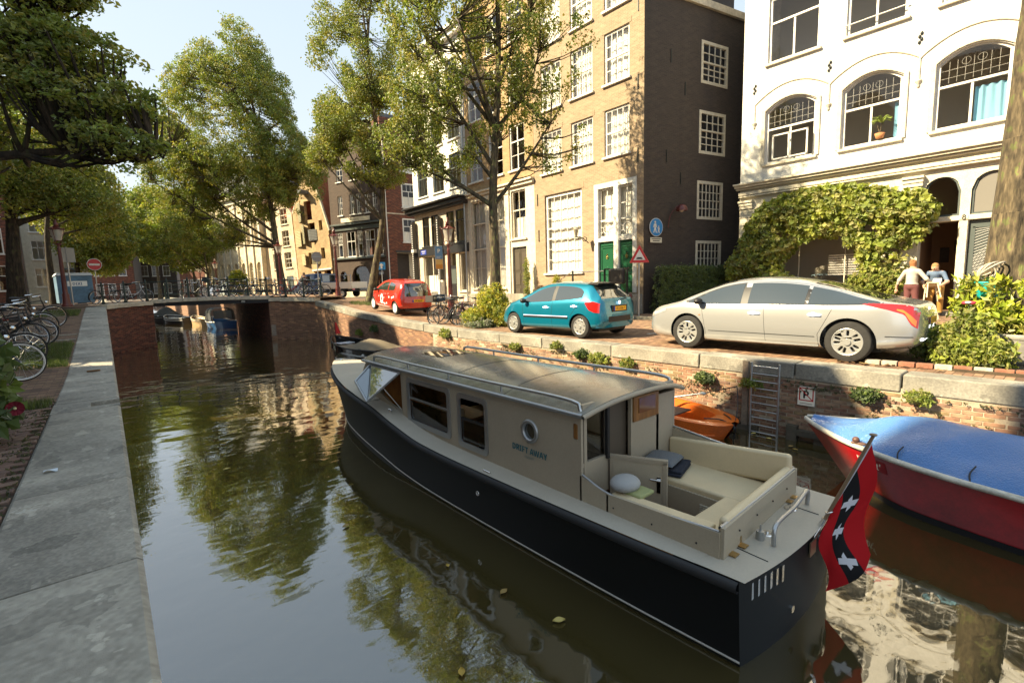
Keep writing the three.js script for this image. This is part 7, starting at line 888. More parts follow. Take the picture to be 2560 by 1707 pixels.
shrub('yellow_bush', 'bright yellow bush seen through the bridge railing', 'shrub', [8.9, 0.7, -47], [{ c: [0, 1.2, 0], r: [0.7, 1.2, 0.7], n: 380 }], SPRAYS.vine, PAL.yellow, { seed: 24, ls: 1.3 });
// planter corner by the thick tree
{
  const t = thing('planter_pot', 'round weathered grey planter pot beneath the thick tree', 'planter', [10.75, 0, -0.58]); mesh('pot', lathe([[0, 0], [0.30, 0], [0.34, 0.1], [0.40, 0.42], [0.43, 0.44], [0.43, 0.5], [0.38, 0.5], [0.36, 0.42], [0, 0.4]], 28), mat([0.30, 0.285, 0.25], 0.85, { map: rep(TX.blotch, 0.5) }), t); mesh('soil', cyl(0.37, 0.37, 0.02, 0, 0.43, 0, 20), soil, t);
  shrub('laurel_plant', 'glossy broad leaved plant growing from the grey planter pot', 'plant', [10.75, 0.44, -0.58], [{ c: [0, 0.28, 0.05], r: [0.42, 0.3, 0.5], n: 120 }, { c: [-0.1, 0.62, 0.25], r: [0.26, 0.4, 0.3], n: 60 }, { c: [0.2, 0.55, -0.3], r: [0.16, 0.4, 0.16], n: 26 }], SPRAYS.big, PAL.vine, { seed: 25, gloss: 1, stemEvery: 8, ls: 0.85 });
  shrub('weed_clump', 'wild weeds and grasses at the brick edge beneath the tree', 'plant', [10.05, 0, -1.05], [{ c: [0, 0.2, 0], r: [0.4, 0.25, 0.5], n: 330 }, { c: [0.1, 0.45, -0.1], r: [0.25, 0.35, 0.3], n: 130 }, { c: [0.15, 0.3, -0.55], r: [0.2, 0.28, 0.2], n: 70, pal: PAL.yew }], SPRAYS.bush, PAL.vine, { seed: 26, ls: 1.2 });
  const f = thing('red_flower', 'single red and white blossom on a thin stalk above the weeds', 'flower', [10.25, 0, -1.15]); mesh('stalk', tube([[0, 0, 0], [0.05, 0.5, 0.02], [0.02, 0.95, 0]], 0.008), mat([0.08, 0.13, 0.03], 0.8), f); for (let k = 0; k < 6; k++) { const a = k * 1.05; mesh('petal', sph(0.045, 0.02 + 0.045 * Math.cos(a), 0.97 + 0.01 * (k % 2), 0.045 * Math.sin(a), 1, 0.5, 1, 8, 6), mat(k % 3 ? [0.42, 0.02, 0.05] : [0.6, 0.5, 0.5], 0.7), f); }
  const e = thing('brick_edging', 'row of loose bricks edging the planting under the thick tree', 'edging'); const r = rngOf(29), ms = [[0.30, 0.13, 0.08], [0.46, 0.40, 0.32], [0.36, 0.17, 0.10], [0.5, 0.44, 0.36]].map((c) => mat(c, 0.9, { map: rep(TX.blotch, 0.2) })); for (let k = 0; k < 11; k++) mesh('brick', rbox(0.1, 0.075, 0.2, 0.008, 9.52 + k * 0.018 + (r() - 0.5) * 0.02, 0.035, -2.15 + k * 0.215, 0, (r() - 0.5) * 0.15), ms[Math.floor(r() * 4)], e); mesh('planting_bed', box(2.4, 0.04, 2.6, 10.75, 0.012, -0.75), soil, e);
  const bk = thing('turquoise_bucket', 'turquoise plastic bucket strapped to the thick tree trunk', 'bucket', [11.25, 1.0, -1.05]); mesh('pail', lathe([[0, 0], [0.13, 0], [0.17, 0.26], [0.185, 0.26], [0.185, 0.28], [0.16, 0.28], [0.12, 0.02], [0, 0.02]], 20), mat([0.02, 0.42, 0.42], 0.4), bk);
  const rp = thing('rope_coil', 'tangled pale rope coil hung on the thick tree trunk', 'rope', [11.32, 1.42, -1.08]); for (let k = 0; k < 4; k++) mesh('loop', torus(0.12 + 0.02 * k, 0.014, 0, 0.02 * k, 0.02 * k, 0.3 * k, rad(-60) + 0.3 * k, 0.4 * k, 6, 20), mat([0.42, 0.37, 0.3], 0.9), rp);
  shrub('sapling', 'young broad leaved sapling beside the thick tree trunk', 'plant', [11.2, 0, -1.2], [{ c: [0, 0.9, 0], r: [0.25, 0.55, 0.28], n: 60 }], SPRAYS.big, PAL.vine, { seed: 27, gloss: 1, stemEvery: 5, ls: 0.9 });
  const d = thing('leaf_litter', 'brown fallen leaves in the gutter behind the silver saloon', 'leaf litter'); d.userData.kind = 'stuff'; const L = [], C = []; for (let k = 0; k < 900; k++) { const u = r(), x = 9.6 + r() * 1.6 + (r() < 0.3 ? -0.3 : 0), z = -2.2 + u * 2.0 * r() - 0.4; L.push(new THREE.Matrix4().compose(V(x, 0.012 + r() * 0.02, z), new THREE.Quaternion().setFromEuler(new THREE.Euler(-1.57 + (r() - 0.5) * 0.8, 0, r() * 6)), V(1, 1, 1).multiplyScalar(0.6 + r()))); C.push(leafColor(r, [[0.16, 0.08, 0.03], [0.10, 0.05, 0.02], [0.22, 0.14, 0.05]])); } scene.remove(d); const li = inst('leaf_litter', prep(new THREE.CircleGeometry(0.028, 5)), mat([1, 1, 1], 0.9, { side: THREE.DoubleSide }), L, null, C); tag(li, 'brown fallen leaves in the gutter behind the silver saloon', 'leaf litter');
}
// tufts in the quay wall
[[-0.2, -13.86, 0.32, 'large'], [-0.14, -8.57, 0.16, 'small'], [-0.3, -7.75, 0.2, 'bushy'], [-0.36, -7.2, 0.3, 'dark bushy'], [-0.36, -6.4, 0.18, 'low'], [-0.36, -2.02, 0.15, 'bright'], [-0.3, -1.4, 0.14, 'spiky'], [-0.42, -3.72, 0.15, 'pale'], [-0.45, -4.6, 0.2, 'hanging'], [-0.9, -1.62, 0.13, 'lower'], [-0.6, -21.1, 0.3, 'trailing'], [-0.35, -19.5, 0.32, 'far'], [-0.3, -10.2, 0.18, 'short']].forEach(([y, z, s, w], i) => shrub('wall_fern', w + ' green fern tuft growing from the brick quay wall under the coping', 'fern', [8.70, y - 0.05, z], [{ c: [-0.03, 0.05, 0], r: [0.09, s * 0.6, s], n: Math.round(30 + s * 160) }], SPRAYS.fern, i % 3 === 0 ? PAL.vine : i % 3 === 1 ? PAL.elm : PAL.yew, { seed: 90 + i, ls: 0.8, stemEvery: 20 }));
{ // moss on the wall and in the joints, one mass
  const r = rngOf(44), L = [], C = []; const put = (x, y, z, s) => { L.push(q4(r, V(x, y, z), s)); C.push(leafColor(r, [[0.09, 0.10, 0.015], [0.12, 0.11, 0.02], [0.06, 0.075, 0.015]])); };
  for (let i = 0; i < 1500; i++) { const z = -15 + r() * 15.2, y = -0.3 - Math.pow(r(), 1.8) * 0.55; if (nB(z * 0.13 + 5, y * 0.6 + 3) < 0.52) continue; put(8.715, y, z, 0.22 + 0.2 * r()); }
  for (let i = 0; i < 500; i++) { const z = -3.2 - r() * 6.2, x = -0.70 - r() * r() * 0.8; put(x, 0.0, z, 0.14 + 0.2 * r()); }
  tag(inst('moss', SPRAYS.fern, LEAFM, L, null, C), 'yellow green moss spread over brick quay wall and paver joints', 'moss');
}
{ // grass: verge on the bicycle side and the foot of the leaning tree
  const r = rngOf(46), L = [], C = []; const g = new THREE.BufferGeometry(); const P = []; for (let k = 0; k < 7; k++) { const a = r() * 6.28, x = (r() - 0.5) * 0.06, z = (r() - 0.5) * 0.06, h = 0.05 + r() * 0.05; P.push(x, 0, z, x + 0.006 * Math.cos(a), 0, z + 0.006 * Math.sin(a), x + (r() - 0.5) * 0.05, h, z + (r() - 0.5) * 0.05); } g.setAttribute('position', new THREE.Float32BufferAttribute(P, 3)); g.computeVertexNormals();
  const put = (x, y, z) => { L.push(new THREE.Matrix4().compose(V(x, y, z), new THREE.Quaternion().setFromEuler(new THREE.Euler(0, r() * 6, 0)), V(1, 0.7 + r() * 0.8, 1))); C.push(leafColor(r, [[0.09, 0.15, 0.012], [0.13, 0.17, 0.014], [0.07, 0.11, 0.012]])); };
  for (let i = 0; i < 5200; i++) { const x = -0.72 - r() * 3, z = -13.2 - r() * 3.6; put(x, rampL(z), z); } for (let i = 0; i < 900; i++) { const z = -24 - r() * 3.2, x = -0.8 - r() * 1.2; put(x, rampL(z), z); } for (let i = 0; i < 420; i++) { const z = -8.9 - r() * 0.5, x = -0.72 - r() * 1.3; put(x, 0, z); } for (let i = 0; i < 600; i++) { const a = r() * 6.28, d = Math.sqrt(r()) * 0.9, x = 10.7 + d * Math.cos(a), z = -24.6 + d * 1.3 * Math.sin(a); put(x, groundR(x, z), z); }
  tag(inst('grass', prep(g), LEAFM, L, null, C), 'short green verge grass beside the coping slabs and bicycles', 'grass');
}
{ // hollyhock at the left edge
  const t = thing('hollyhock', 'hollyhock with lobed green leaves and one dark red flower by the coping slabs', 'plant', [-1.05, 0, -7.2]), r = rngOf(48);
  const ms = [], cs = []; for (let i = 0; i < 150; i++) { const h = r() * 0.95, rr = 0.15 + 0.35 * r(); const a = r() * 6.28; ms.push(q4(r, V(-0.25 + rr * Math.cos(a), 0.1 + h, rr * Math.sin(a) + 0.1), 0.55 + 0.4 * r())); cs.push(leafColor(r, PAL.yew)); } inst('foliage', SPRAYS.vine, LEAFM, ms, t, cs); mesh('stems', [tube([[-0.2, 0, 0], [-0.22, 0.6, 0.05], [-0.1, 1.1, 0.1]], 0.012), tube([[-0.15, 0, 0.1], [0.05, 0.2, 0.15], [0.22, 0.36, 0.05]], 0.01), tube([[-0.25, 0, 0], [-0.5, 0.5, 0.1]], 0.01)], mat([0.06, 0.08, 0.03], 0.8), t);
  const fl = part('blossom', t, 0.22, 0.34, 0.05); for (let k = 0; k < 5; k++) { const a = k * 1.257; mesh('petal', at(surf((u, v) => { const w = (v - 0.5) * 1.5, R = 0.075 * u; return [R * Math.sin(w), R * Math.cos(w) * 1.0, 0.03 * u * u + 0.006 * Math.sin(v * 12) * u]; }, 6, 8), 0, 0, 0, 0, 0, a), mat([0.17, 0.006, 0.02], 0.8, { side: THREE.DoubleSide }), fl); } mesh('stamen', sph(0.014, 0, 0, 0.025), mat([0.6, 0.55, 0.3], 0.8), fl);
}
{ // leaves floating on the water, single ones
  const r = rngOf(52), lm = [[0.42, 0.28, 0.05], [0.5, 0.4, 0.12], [0.3, 0.2, 0.06]].map((c) => mat(c, 0.7, { side: THREE.DoubleSide })); const g = prep(surf((u, v) => { const w = Math.sin(u * 3.14) * 0.028 * (2 * v - 1); return [(u - 0.5) * 0.09, 0.004 + 0.012 * (2 * v - 1) ** 2, w]; }, 6, 4));
  [[2.35, -3.9], [2.6, -2.6], [1.9, -5.4], [2.2, -2.0], [8.45, -3.3], [8.3, -2.9], [8.2, -2.8], [1.2, -8.5], [2.5, -3.2], [1.7, -2.7], [8.55, -3.6], [5.6, -2.2], [1.4, -10], [2.0, -12.2]].forEach(([x, z], i) => { const o = new THREE.Mesh(g, lm[i % 3]); o.name = numbered('floating_leaf'); o.position.set(x, WL + 0.008, z); o.rotation.y = r() * 6; o.scale.setScalar(0.7 + 0.6 * r()); o.castShadow = true; scene.add(o); tag(o, 'small yellow fallen leaf floating on the dark canal water', 'leaf', 'leaves floating on the canal'); });
}
// ---------------------------------------------------------------- bicycles, lanterns, signs, small things
function bike(label, group, o = {}) {
  const t = thing('bicycle', label, 'bicycle', [0, 0, 0], 0, group), R = o.R || 0.345, R2 = o.R2 || R, wb = o.wb || 1.08, fm = o.frame || MT.blackPaint; t.rotation.order = 'YXZ';
  for (const [x, r] of [[0, R], [wb, R2]]) { const w = part('wheel', t, x, r, 0); mesh('tyre', torus(r - 0.018, 0.019, 0, 0, 0, 0, 0, 0, 7, 36), o.tyre || MT.rubber, w); mesh('rim', torus(r - 0.042, 0.010, 0, 0, 0, 0, 0, 0, 5, 32), MT.chrome, w); const sp = []; for (let k = 0; k < 18; k++) { const a = k / 18 * 6.283, b = a + (k % 2 ? 0.25 : -0.25); sp.push(bar([0.025 * Math.cos(b), 0.025 * Math.sin(b), (k % 2 - 0.5) * 0.05], [(r - 0.045) * Math.cos(a), (r - 0.045) * Math.sin(a), 0], 0.0022, 0.0022, 3)); } mesh('spokes', sp, MT.galv, w); mesh('hub', cyl(0.022, 0.022, 0.09, 0, 0, 0, 8, Math.PI / 2), MT.galv, w); }
  const bb = [0.46, 0.29, 0], st = [0.33, 0.80, 0], hd = [wb - 0.24, 0.86, 0], hl = [wb - 0.18, 0.66, 0];
  mesh('frame', [bar(bb, st, 0.016), bar(st, [0.32, 0.92, 0], 0.013), bar(bb, hl, 0.018), o.step ? tube([[wb - 0.21, 0.76, 0], [0.75, 0.5, 0], [0.42, 0.42, 0]], 0.016) : bar([0.34, 0.76, 0], hd, 0.015), bar(hd, hl, 0.02), bar(bb, [0, R, 0.05], 0.010), bar(bb, [0, R, -0.05], 0.010), bar([0.34, 0.74, 0.02], [0, R, 0.05], 0.008), bar([0.34, 0.74, -0.02], [0, R, -0.05], 0.008)], fm, t);
  mesh('fork', [tube([hl, [wb - 0.1, 0.5, 0.05], [wb, R2, 0.055]], 0.012), tube([hl, [wb - 0.1, 0.5, -0.05], [wb, R2, -0.055]], 0.012), bar(hd, [wb - 0.27, 1.02, 0], 0.013)], fm, t);
  mesh('handlebar', [tube([[wb - 0.5, 1.0, 0.29], [wb - 0.34, 1.03, 0.28], [wb - 0.26, 1.05, 0.1], [wb - 0.26, 1.05, -0.1], [wb - 0.34, 1.03, -0.28], [wb - 0.5, 1.0, -0.29]], 0.012, 24), bar([wb - 0.52, 1.0, 0.29], [wb - 0.40, 1.015, 0.285], 0.018), bar([wb - 0.52, 1.0, -0.29], [wb - 0.40, 1.015, -0.285], 0.018)], MT.chrome, t);
  mesh('saddle', [sph(0.13, 0.25, 0.95, 0, 1.0, 0.35, 0.72), sph(0.07, 0.40, 0.955, 0, 1.3, 0.4, 0.5)], MT.rubber, t);
  const guard = (x, r, a0, a1) => surf((u, v) => { const a = lerp(a0, a1, u), z = (v - 0.5) * 0.055; return [x + (r + 0.025) * Math.cos(a), r + (r + 0.025 - 0.006 * (2 * v - 1) ** 2) * Math.sin(a), z]; }, 18, 3); mesh('mudguard', guard(0, R, rad(25), rad(200)), MT.blackPaint, t); mesh('mudguard', guard(wb, R2, rad(-10), rad(150)), MT.blackPaint, t);
  mesh('chain_case', prism(roundRect(-0.08, 0.24, 0.56, 0.38, 0.06), 0.03, 0, 0, -0.065), MT.blackPaint, t); mesh('crank', [bar([0.46, 0.29, 0.07], [0.52, 0.14, 0.07], 0.01), box(0.09, 0.02, 0.08, 0.53, 0.13, 0.11), bar([0.46, 0.29, -0.07], [0.40, 0.44, -0.07], 0.01), box(0.09, 0.02, 0.08, 0.39, 0.45, -0.11)], MT.galv, t);
  mesh('rear_rack', [box(0.42, 0.015, 0.13, -0.06, 0.76, 0), bar([-0.2, 0.76, 0.06], [0, R, 0.06], 0.006), bar([-0.2, 0.76, -0.06], [0, R, -0.06], 0.006)], MT.blackPaint, t); mesh('headlamp', sph(0.045, wb - 0.13, 0.80, 0, 1.1, 1, 1, 10, 8), MT.chrome, t); mesh('stand', bar([0.05, 0.3, 0.05], [-0.08, 0.02, 0.14], 0.009), MT.galv, t);
  if (o.crate) { const c = part('crate', t, wb + 0.05, 0.98, 0); mesh('sides', [box(0.3, 0.24, 0.015, 0, 0, 0.2), box(0.3, 0.24, 0.015, 0, 0, -0.2), box(0.015, 0.24, 0.4, 0.15, 0, 0), box(0.015, 0.24, 0.4, -0.15, 0, 0), box(0.3, 0.015, 0.4, 0, -0.12, 0)], o.crate, c); mesh('slots', [-0.1, 0, 0.1].map((k) => box(0.3 * 0 + 0.02, 0.06, 0.07, -0.152, 0.03, k)), MT.cream, c); }
  return t;
}
const put = (t, x, y, z, ry, lean = 0) => { t.position.set(x, y, z); t.rotation.y = ry; t.rotation.x = lean; return t; };
const dupB = (b, x, y, z, ry, lean, label, group) => { const c = dup(b, [x, y, z], ry, label, group); c.rotation.order = 'YXZ'; c.rotation.x = lean; return c; };
const gL = 'bicycles parked beside the coping slabs', gB = 'bicycles leaning along the bridge railings', gR = 'bicycles at the racks by the yellow shrub';
const bkA = put(bike('dark bicycle with white rimmed front wheel pointing to the canal, next to the hollyhock', gL, { tyre: mat([0.02, 0.02, 0.02], 0.7), frame: mat([0.02, 0.035, 0.06], 0.35) }), -2.33, 0, -12.0, rad(4), rad(-4));
{ const w = bkA.children.filter((c) => c.name === 'wheel')[1]; mesh('white_wall', torus(0.318, 0.010, 0, 0, 0.014, 0, 0, 0, 5, 36), mat([0.7, 0.68, 0.62], 0.6), w); }
dupB(bike('black bicycle with muddy tyre leaning over toward the verge grass', gL), -2.4, 0.21, -15.9, rad(-22), rad(-14)); const bk0 = scene.children[scene.children.length - 1]; scene.remove(scene.children[scene.children.length - 2]); bk0.name = 'bicycle_001';
dupB(bk0, -2.35, 0.26, -16.9, rad(-14), rad(-10), 'second black bicycle tangled handlebar to handlebar on the verge'); dupB(bk0, -2.45, 0.36, -18.4, rad(8), rad(6), 'black bicycle with bare handlebar before the red seat'); dupB(bk0, -2.3, 0.5, -20.4, rad(20), rad(5), 'black bicycle parked below the street lantern'); dupB(bk0, -2.4, 0.08, -13.6, rad(10), rad(4), 'black bicycle directly behind the white rimmed wheel');
const wb_ = bike('white bicycle against the first posts of the bridge railing', gB, { frame: mat([0.6, 0.6, 0.58], 0.4), step: 1 });
{ const P = (lx, lz) => { const [x, z] = brW(lx, lz); return [x, arch(lx) - 0.03, z]; }; const pb = (b, lx, lz, ry, lean, label) => { const [x, y, z] = P(lx, lz); return label ? dupB(b, x, y, z, BR.ry + ry, lean, label, gB) : put(b, x, y, z, BR.ry + ry, lean); };
  pb(wb_, -4.3, -0.75, 0.1, rad(-6));
  pb(bk0, -5.6, -1.2, 1.1, rad(5), 'dark bicycle at the left bridge end beside the portable cabin'); pb(bk0, -1.7, -7.8, 0.05, rad(4), 'dark bicycle leaning on the far railing near mid bridge'); pb(wb_, -0.4, -7.7, 0.0, rad(4), 'pale bicycle with box leaning on the far railing'); pb(bk0, -3.4, -7.8, 0.1, rad(4), 'dark bicycle leaning on the far railing behind the white bicycle');
  pb(bk0, 1.3, -0.7, Math.PI, rad(6), 'dark bicycle leaning on the railing above the number 292'); pb(bk0, 2.0, -0.85, 0.1, rad(-5), 'second dark bicycle on the railing right of the girder number'); pb(bk0, 2.75, -0.7, Math.PI - 0.1, rad(5), 'dark bicycle overlapping its neighbour on the railing before the lantern'); pb(bk0, 4.55, -0.8, 0.2, rad(-5), 'dark bicycle near the right end of the bridge railing'); pb(bk0, 5.2, -1.0, Math.PI - 0.3, rad(5), 'dark bicycle beside the walker at the bridge end');
  const rb = bike('red framed bicycle among the dark ones on the bridge', gB, { frame: mat([0.35, 0.02, 0.02], 0.4), step: 1 }); pb(rb, 3.3, -0.9, 0.05, rad(-6)); const cb = bike('bicycle with a black front crate at mid bridge railing', gB, { crate: mat([0.02, 0.02, 0.022], 0.6) }); pb(cb, 0.75, -0.75, Math.PI, rad(5)); }
const fb = put(bike('folding bicycle with small wheels and wire basket nearest the coping', gR, { R: 0.25, R2: 0.25, wb: 1.0, step: 1, frame: mat([0.05, 0.03, 0.03], 0.4), crate: mat([0.05, 0.04, 0.035], 0.6) }), 9.55, 0, -14.35, rad(118), rad(3));
put(bike('bicycle with dark blue beer crate at the steel rack hoop', gR, { crate: mat([0.015, 0.03, 0.05], 0.45) }), 10.5, 0.02, -15.0, rad(168), rad(5)); dupB(bk0, 10.6, 0.03, -15.5, rad(160), rad(6), 'plain black bicycle behind the beer crate bicycle at the rack', gR); put(bike('purple framed bicycle with brown saddle closest to the yellow shrub', gR, { frame: mat([0.12, 0.03, 0.08], 0.4), step: 1 }), 10.75, 0.01, -14.5, rad(175), rad(-5));
for (const [x, z, l] of [[9.65, -14.6, 'steel hoop bicycle rack beside the folding bicycle'], [10.15, -14.2, 'steel hoop bicycle rack beside the yellow shrub']]) { const t = thing('bicycle_rack', l, 'rack', [x, 0, z], rad(10), 'hoop racks by the yellow shrub'); mesh('hoop', [tube([[0, 0, 0], [0, 0.68, 0], [0.05, 0.75, 0], [0.65, 0.75, 0], [0.7, 0.68, 0], [0.7, 0, 0]], 0.022, 40, 8), bar([0, 0.35, 0], [0.7, 0.35, 0], 0.014)], MT.galv, t); }
// ---- lanterns
function lantern(label, pos, ry = 0, s = 1) {
  const t = thing('street_lantern', label, 'street lamp', pos, ry, 'crowned street lanterns'), m = MT.lampRed;
  mesh('post', lathe([[0, 0], [0.22, 0], [0.22, 0.12], [0.16, 0.2], [0.13, 0.55], [0.15, 0.6], [0.10, 0.7], [0.085, 1.1], [0.10, 1.15], [0.07, 1.2], [0.055, 2.7], [0.09, 2.75], [0.05, 2.8], [0.05, 2.95], [0.13, 3.0], [0, 3.02]], 14), m, t);
  mesh('flute', Array.from({ length: 8 }, (_, k) => { const a = k / 8 * 6.28; return bar([0.088 * Math.cos(a), 0.7, 0.088 * Math.sin(a)], [0.056 * Math.cos(a), 2.7, 0.056 * Math.sin(a)], 0.012, 0.008, 4); }), m, t);
  mesh('bracket', [0, 1, 2, 3].map((k) => { const a = k * 1.57 + 0.78; return tube([[0.05 * Math.cos(a), 2.9, 0.05 * Math.sin(a)], [0.2 * Math.cos(a), 2.98, 0.2 * Math.sin(a)], [0.13 * Math.cos(a), 3.12, 0.13 * Math.sin(a)]], 0.014); }), m, t);
  const g = part('lantern_head', t); const c = [0, 1, 2, 3].map((k) => k * 1.5708 + 0.785); const lo = 0.16, hi = 0.29, y0 = 3.12, y1 = 3.62;
  mesh('cage', [...c.map((a) => bar([lo * Math.cos(a), y0, lo * Math.sin(a)], [hi * Math.cos(a), y1, hi * Math.sin(a)], 0.012)), ...c.map((a, k) => { const b = c[(k + 1) % 4]; return bar([hi * Math.cos(a), y1, hi * Math.sin(a)], [hi * Math.cos(b), y1, hi * Math.sin(b)], 0.018); }), ...c.map((a, k) => { const b = c[(k + 1) % 4]; return bar([lo * Math.cos(a), y0, lo * Math.sin(a)], [lo * Math.cos(b), y0, lo * Math.sin(b)], 0.014); })], m, g);
  mesh('glass', at(prep(new THREE.CylinderGeometry(hi - 0.012, lo - 0.01, y1 - y0, 4, 1, true)), 0, (y0 + y1) / 2, 0, 0, 0), mat([0.7, 0.68, 0.62], 0.35, { transmission: 0.55, thickness: 0, side: THREE.DoubleSide }), g);
  mesh('crown', [at(prep(new THREE.ConeGeometry(0.33, 0.2, 4)), 0, y1 + 0.1, 0), lathe([[0, 0], [0.1, 0], [0.07, 0.1], [0.1, 0.16], [0.03, 0.22], [0.05, 0.28], [0, 0.34]], 10, 0, y1 + 0.14), ...c.map((a) => sph(0.035, hi * Math.cos(a), y1 + 0.04, hi * Math.sin(a), 1, 1.6, 1, 8, 6))], m, g);
  t.scale.setScalar(s); return t;
}
const lt = lantern('red brown crowned street lantern at the bridge corner before the pub', [10.6, 0.84, -28.5], 0.3);
const lampAt = (p, label, ry = 0.3) => { const c = dup(lt, p, ry, label); return c; };
lampAt([11.2, 0.15, -17.3], 'red brown crowned street lantern among the racked bicycles'); lampAt([-1.38, 0.9, -31.0], 'red brown crowned street lantern between the bicycles and the portable cabin'); lampAt([10.1, 1.0, -38.4], 'crowned street lantern in front of the broad tree trunk'); lampAt([5.9 + 3, 0.6, -57], 'distant crowned street lantern beyond the bridge railing'); lampAt([8.7, 0.55, -66], 'small farthest crowned street lantern beyond the bridge');
// ---- signs
const post = (t, h, r = 0.03, m = MT.galv) => mesh('post', cyl(r, r, h, 0, h / 2, 0, 10), m, t);
const disc = (r, d) => cyl(r, r, d, 0, 0, 0, 32, Math.PI / 2);
const faceDisc = (r, ppm, draw) => printed(2 * r, 2 * r, ppm, draw);
{
  const t = thing('no_entry_sign', 'round red no entry sign with white bar above the bridge bicycles', 'sign', [-0.25, 1.0, -36], rad(8)); post(t, 2.2); const h = part('sign_face', t, 0, 2.15, 0.05); mesh('plate', disc(0.33, 0.02), MT.galv, h); mesh('red_disc', at(disc(0.32, 0.01), 0, 0, 0.014), mat([0.45, 0.012, 0.012], 0.35), h); mesh('white_rim', torus(0.315, 0.016, 0, 0, 0.016, 0, 0, 0, 5, 36), MT.white, h); mesh('white_bar', box(0.46, 0.11, 0.008, 0, 0, 0.023), MT.white, h);
  const b = thing('sign_panel', 'grey back of a rectangular sign panel beside the street lantern', 'sign', [-1.23, 0.98, -33], rad(10)); post(b, 2.9, 0.035); mesh('panel', [box(0.62, 0.72, 0.03, 0, 2.5, 0.04), box(0.03, 0.74, 0.05, 0, 2.5, 0.06)], mat([0.30, 0.29, 0.26], 0.6), b);
  const r = thing('round_sign_back', 'grey back of a round sign on a striped post at the bridge end', 'sign', [9.87, 0.9, -29.57], rad(-20)); mesh('post', [cyl(0.03, 0.03, 2.6, 0, 1.3, 0, 10), cyl(0.045, 0.045, 0.9, 0, 0.45, 0, 10)], MT.galv, r); mesh('disc', at(disc(0.29, 0.02), 0, 2.42, 0.04), mat([0.34, 0.31, 0.28], 0.6), r); mesh('clamp', [box(0.42, 0.04, 0.03, 0, 2.42, 0.06)], MT.galv, r);
  const a = thing('one_way_sign', 'blue square sign with white upward arrow beside the leaning trunk', 'sign', [14.9, 0.62, -31.6], rad(-32)); post(a, 2.5); mesh('plate', box(0.52, 0.52, 0.02, 0, 2.25, 0.04), mat([0.03, 0.22, 0.50], 0.4), a); mesh('arrow', [prism([[-0.16, 0.02], [0, 0.2], [0.16, 0.02], [0.06, 0.02], [0.06, -0.18], [-0.06, -0.18], [-0.06, 0.02]], 0.006, 0, 2.25, 0.052)], MT.white, a);
  const p = thing('parking_sign', 'tall blue and yellow parking panel beside the striped cafe post', 'sign', [11.7, 0.18, -18.9], rad(-28)); post(p, 3.1); mesh('panel', box(0.34, 1.02, 0.03, 0, 2.5, 0.04), MT.galv, p); mesh('print', facePlane(0.32, 1.0, 0, 2.5, 0.058), printed(0.32, 1.0, 260, (g, W, H) => { g.fillStyle = '#5f86a8'; g.fillRect(0, 0, W, H * 0.56); g.fillStyle = '#d8b060'; g.fillRect(0, H * 0.56, W, H * 0.24); g.fillStyle = '#d08a20'; g.fillRect(0, H * 0.8, W, H * 0.2); g.fillStyle = '#e6e0cc'; g.font = 'bold ' + Math.round(W * 0.8) + 'px sans-serif'; g.textAlign = 'center'; g.textBaseline = 'middle'; g.fillText('P', W * 0.5, H * 0.2); g.fillRect(W * 0.15, H * 0.44, W * 0.7, 4); g.fillRect(W * 0.15, H * 0.49, W * 0.5, 4); }), p, true);
  const d = thing('speed_hump_sign', 'red bordered triangular speed hump warning sign before the hedge', 'sign', [15.42, 0.09, -10.85], rad(-38)); post(d, 2.05, 0.034); const s = 0.36; mesh('plate', prism([[-s, 0], [s, 0], [0, s * 1.75]], 0.02, 0, 2.0, 0.035), mat([0.45, 0.012, 0.012], 0.35), d); mesh('white_field', prism([[-s * 0.62, 0.085], [s * 0.62, 0.085], [0, s * 1.33]], 0.004, 0, 2.0, 0.058), MT.white, d); mesh('hump_symbol', prism([[-0.13, 0.12], [0.13, 0.12], [0.07, 0.19], [-0.07, 0.19]], 0.004, 0, 2.0, 0.064), CM.black, d); mesh('edge', [bar([-s, 2, 0.05], [s, 2, 0.05], 0.014), bar([-s, 2, 0.05], [0, 2 + s * 1.75, 0.05], 0.014), bar([s, 2, 0.05], [0, 2 + s * 1.75, 0.05], 0.014)], mat([0.5, 0.06, 0.05], 0.5), d);
  const sd = V(0.98, 0, 0.2).normalize(), on = (u, y) => [16.5 + sd.x * u - 0.2 * 0.06, y, -11.4 + sd.z * u + 0.98 * 0.06];
  const ped = thing('pedestrian_sign', 'round blue footpath sign with white walking figures on the dark wall', 'sign', on(0.61, 3.5), rad(-11.5)); mesh('plate', disc(0.36, 0.02), MT.white, ped); mesh('blue_disc', at(disc(0.335, 0.01), 0, 0, 0.013), mat([0.02, 0.20, 0.50], 0.35), ped);
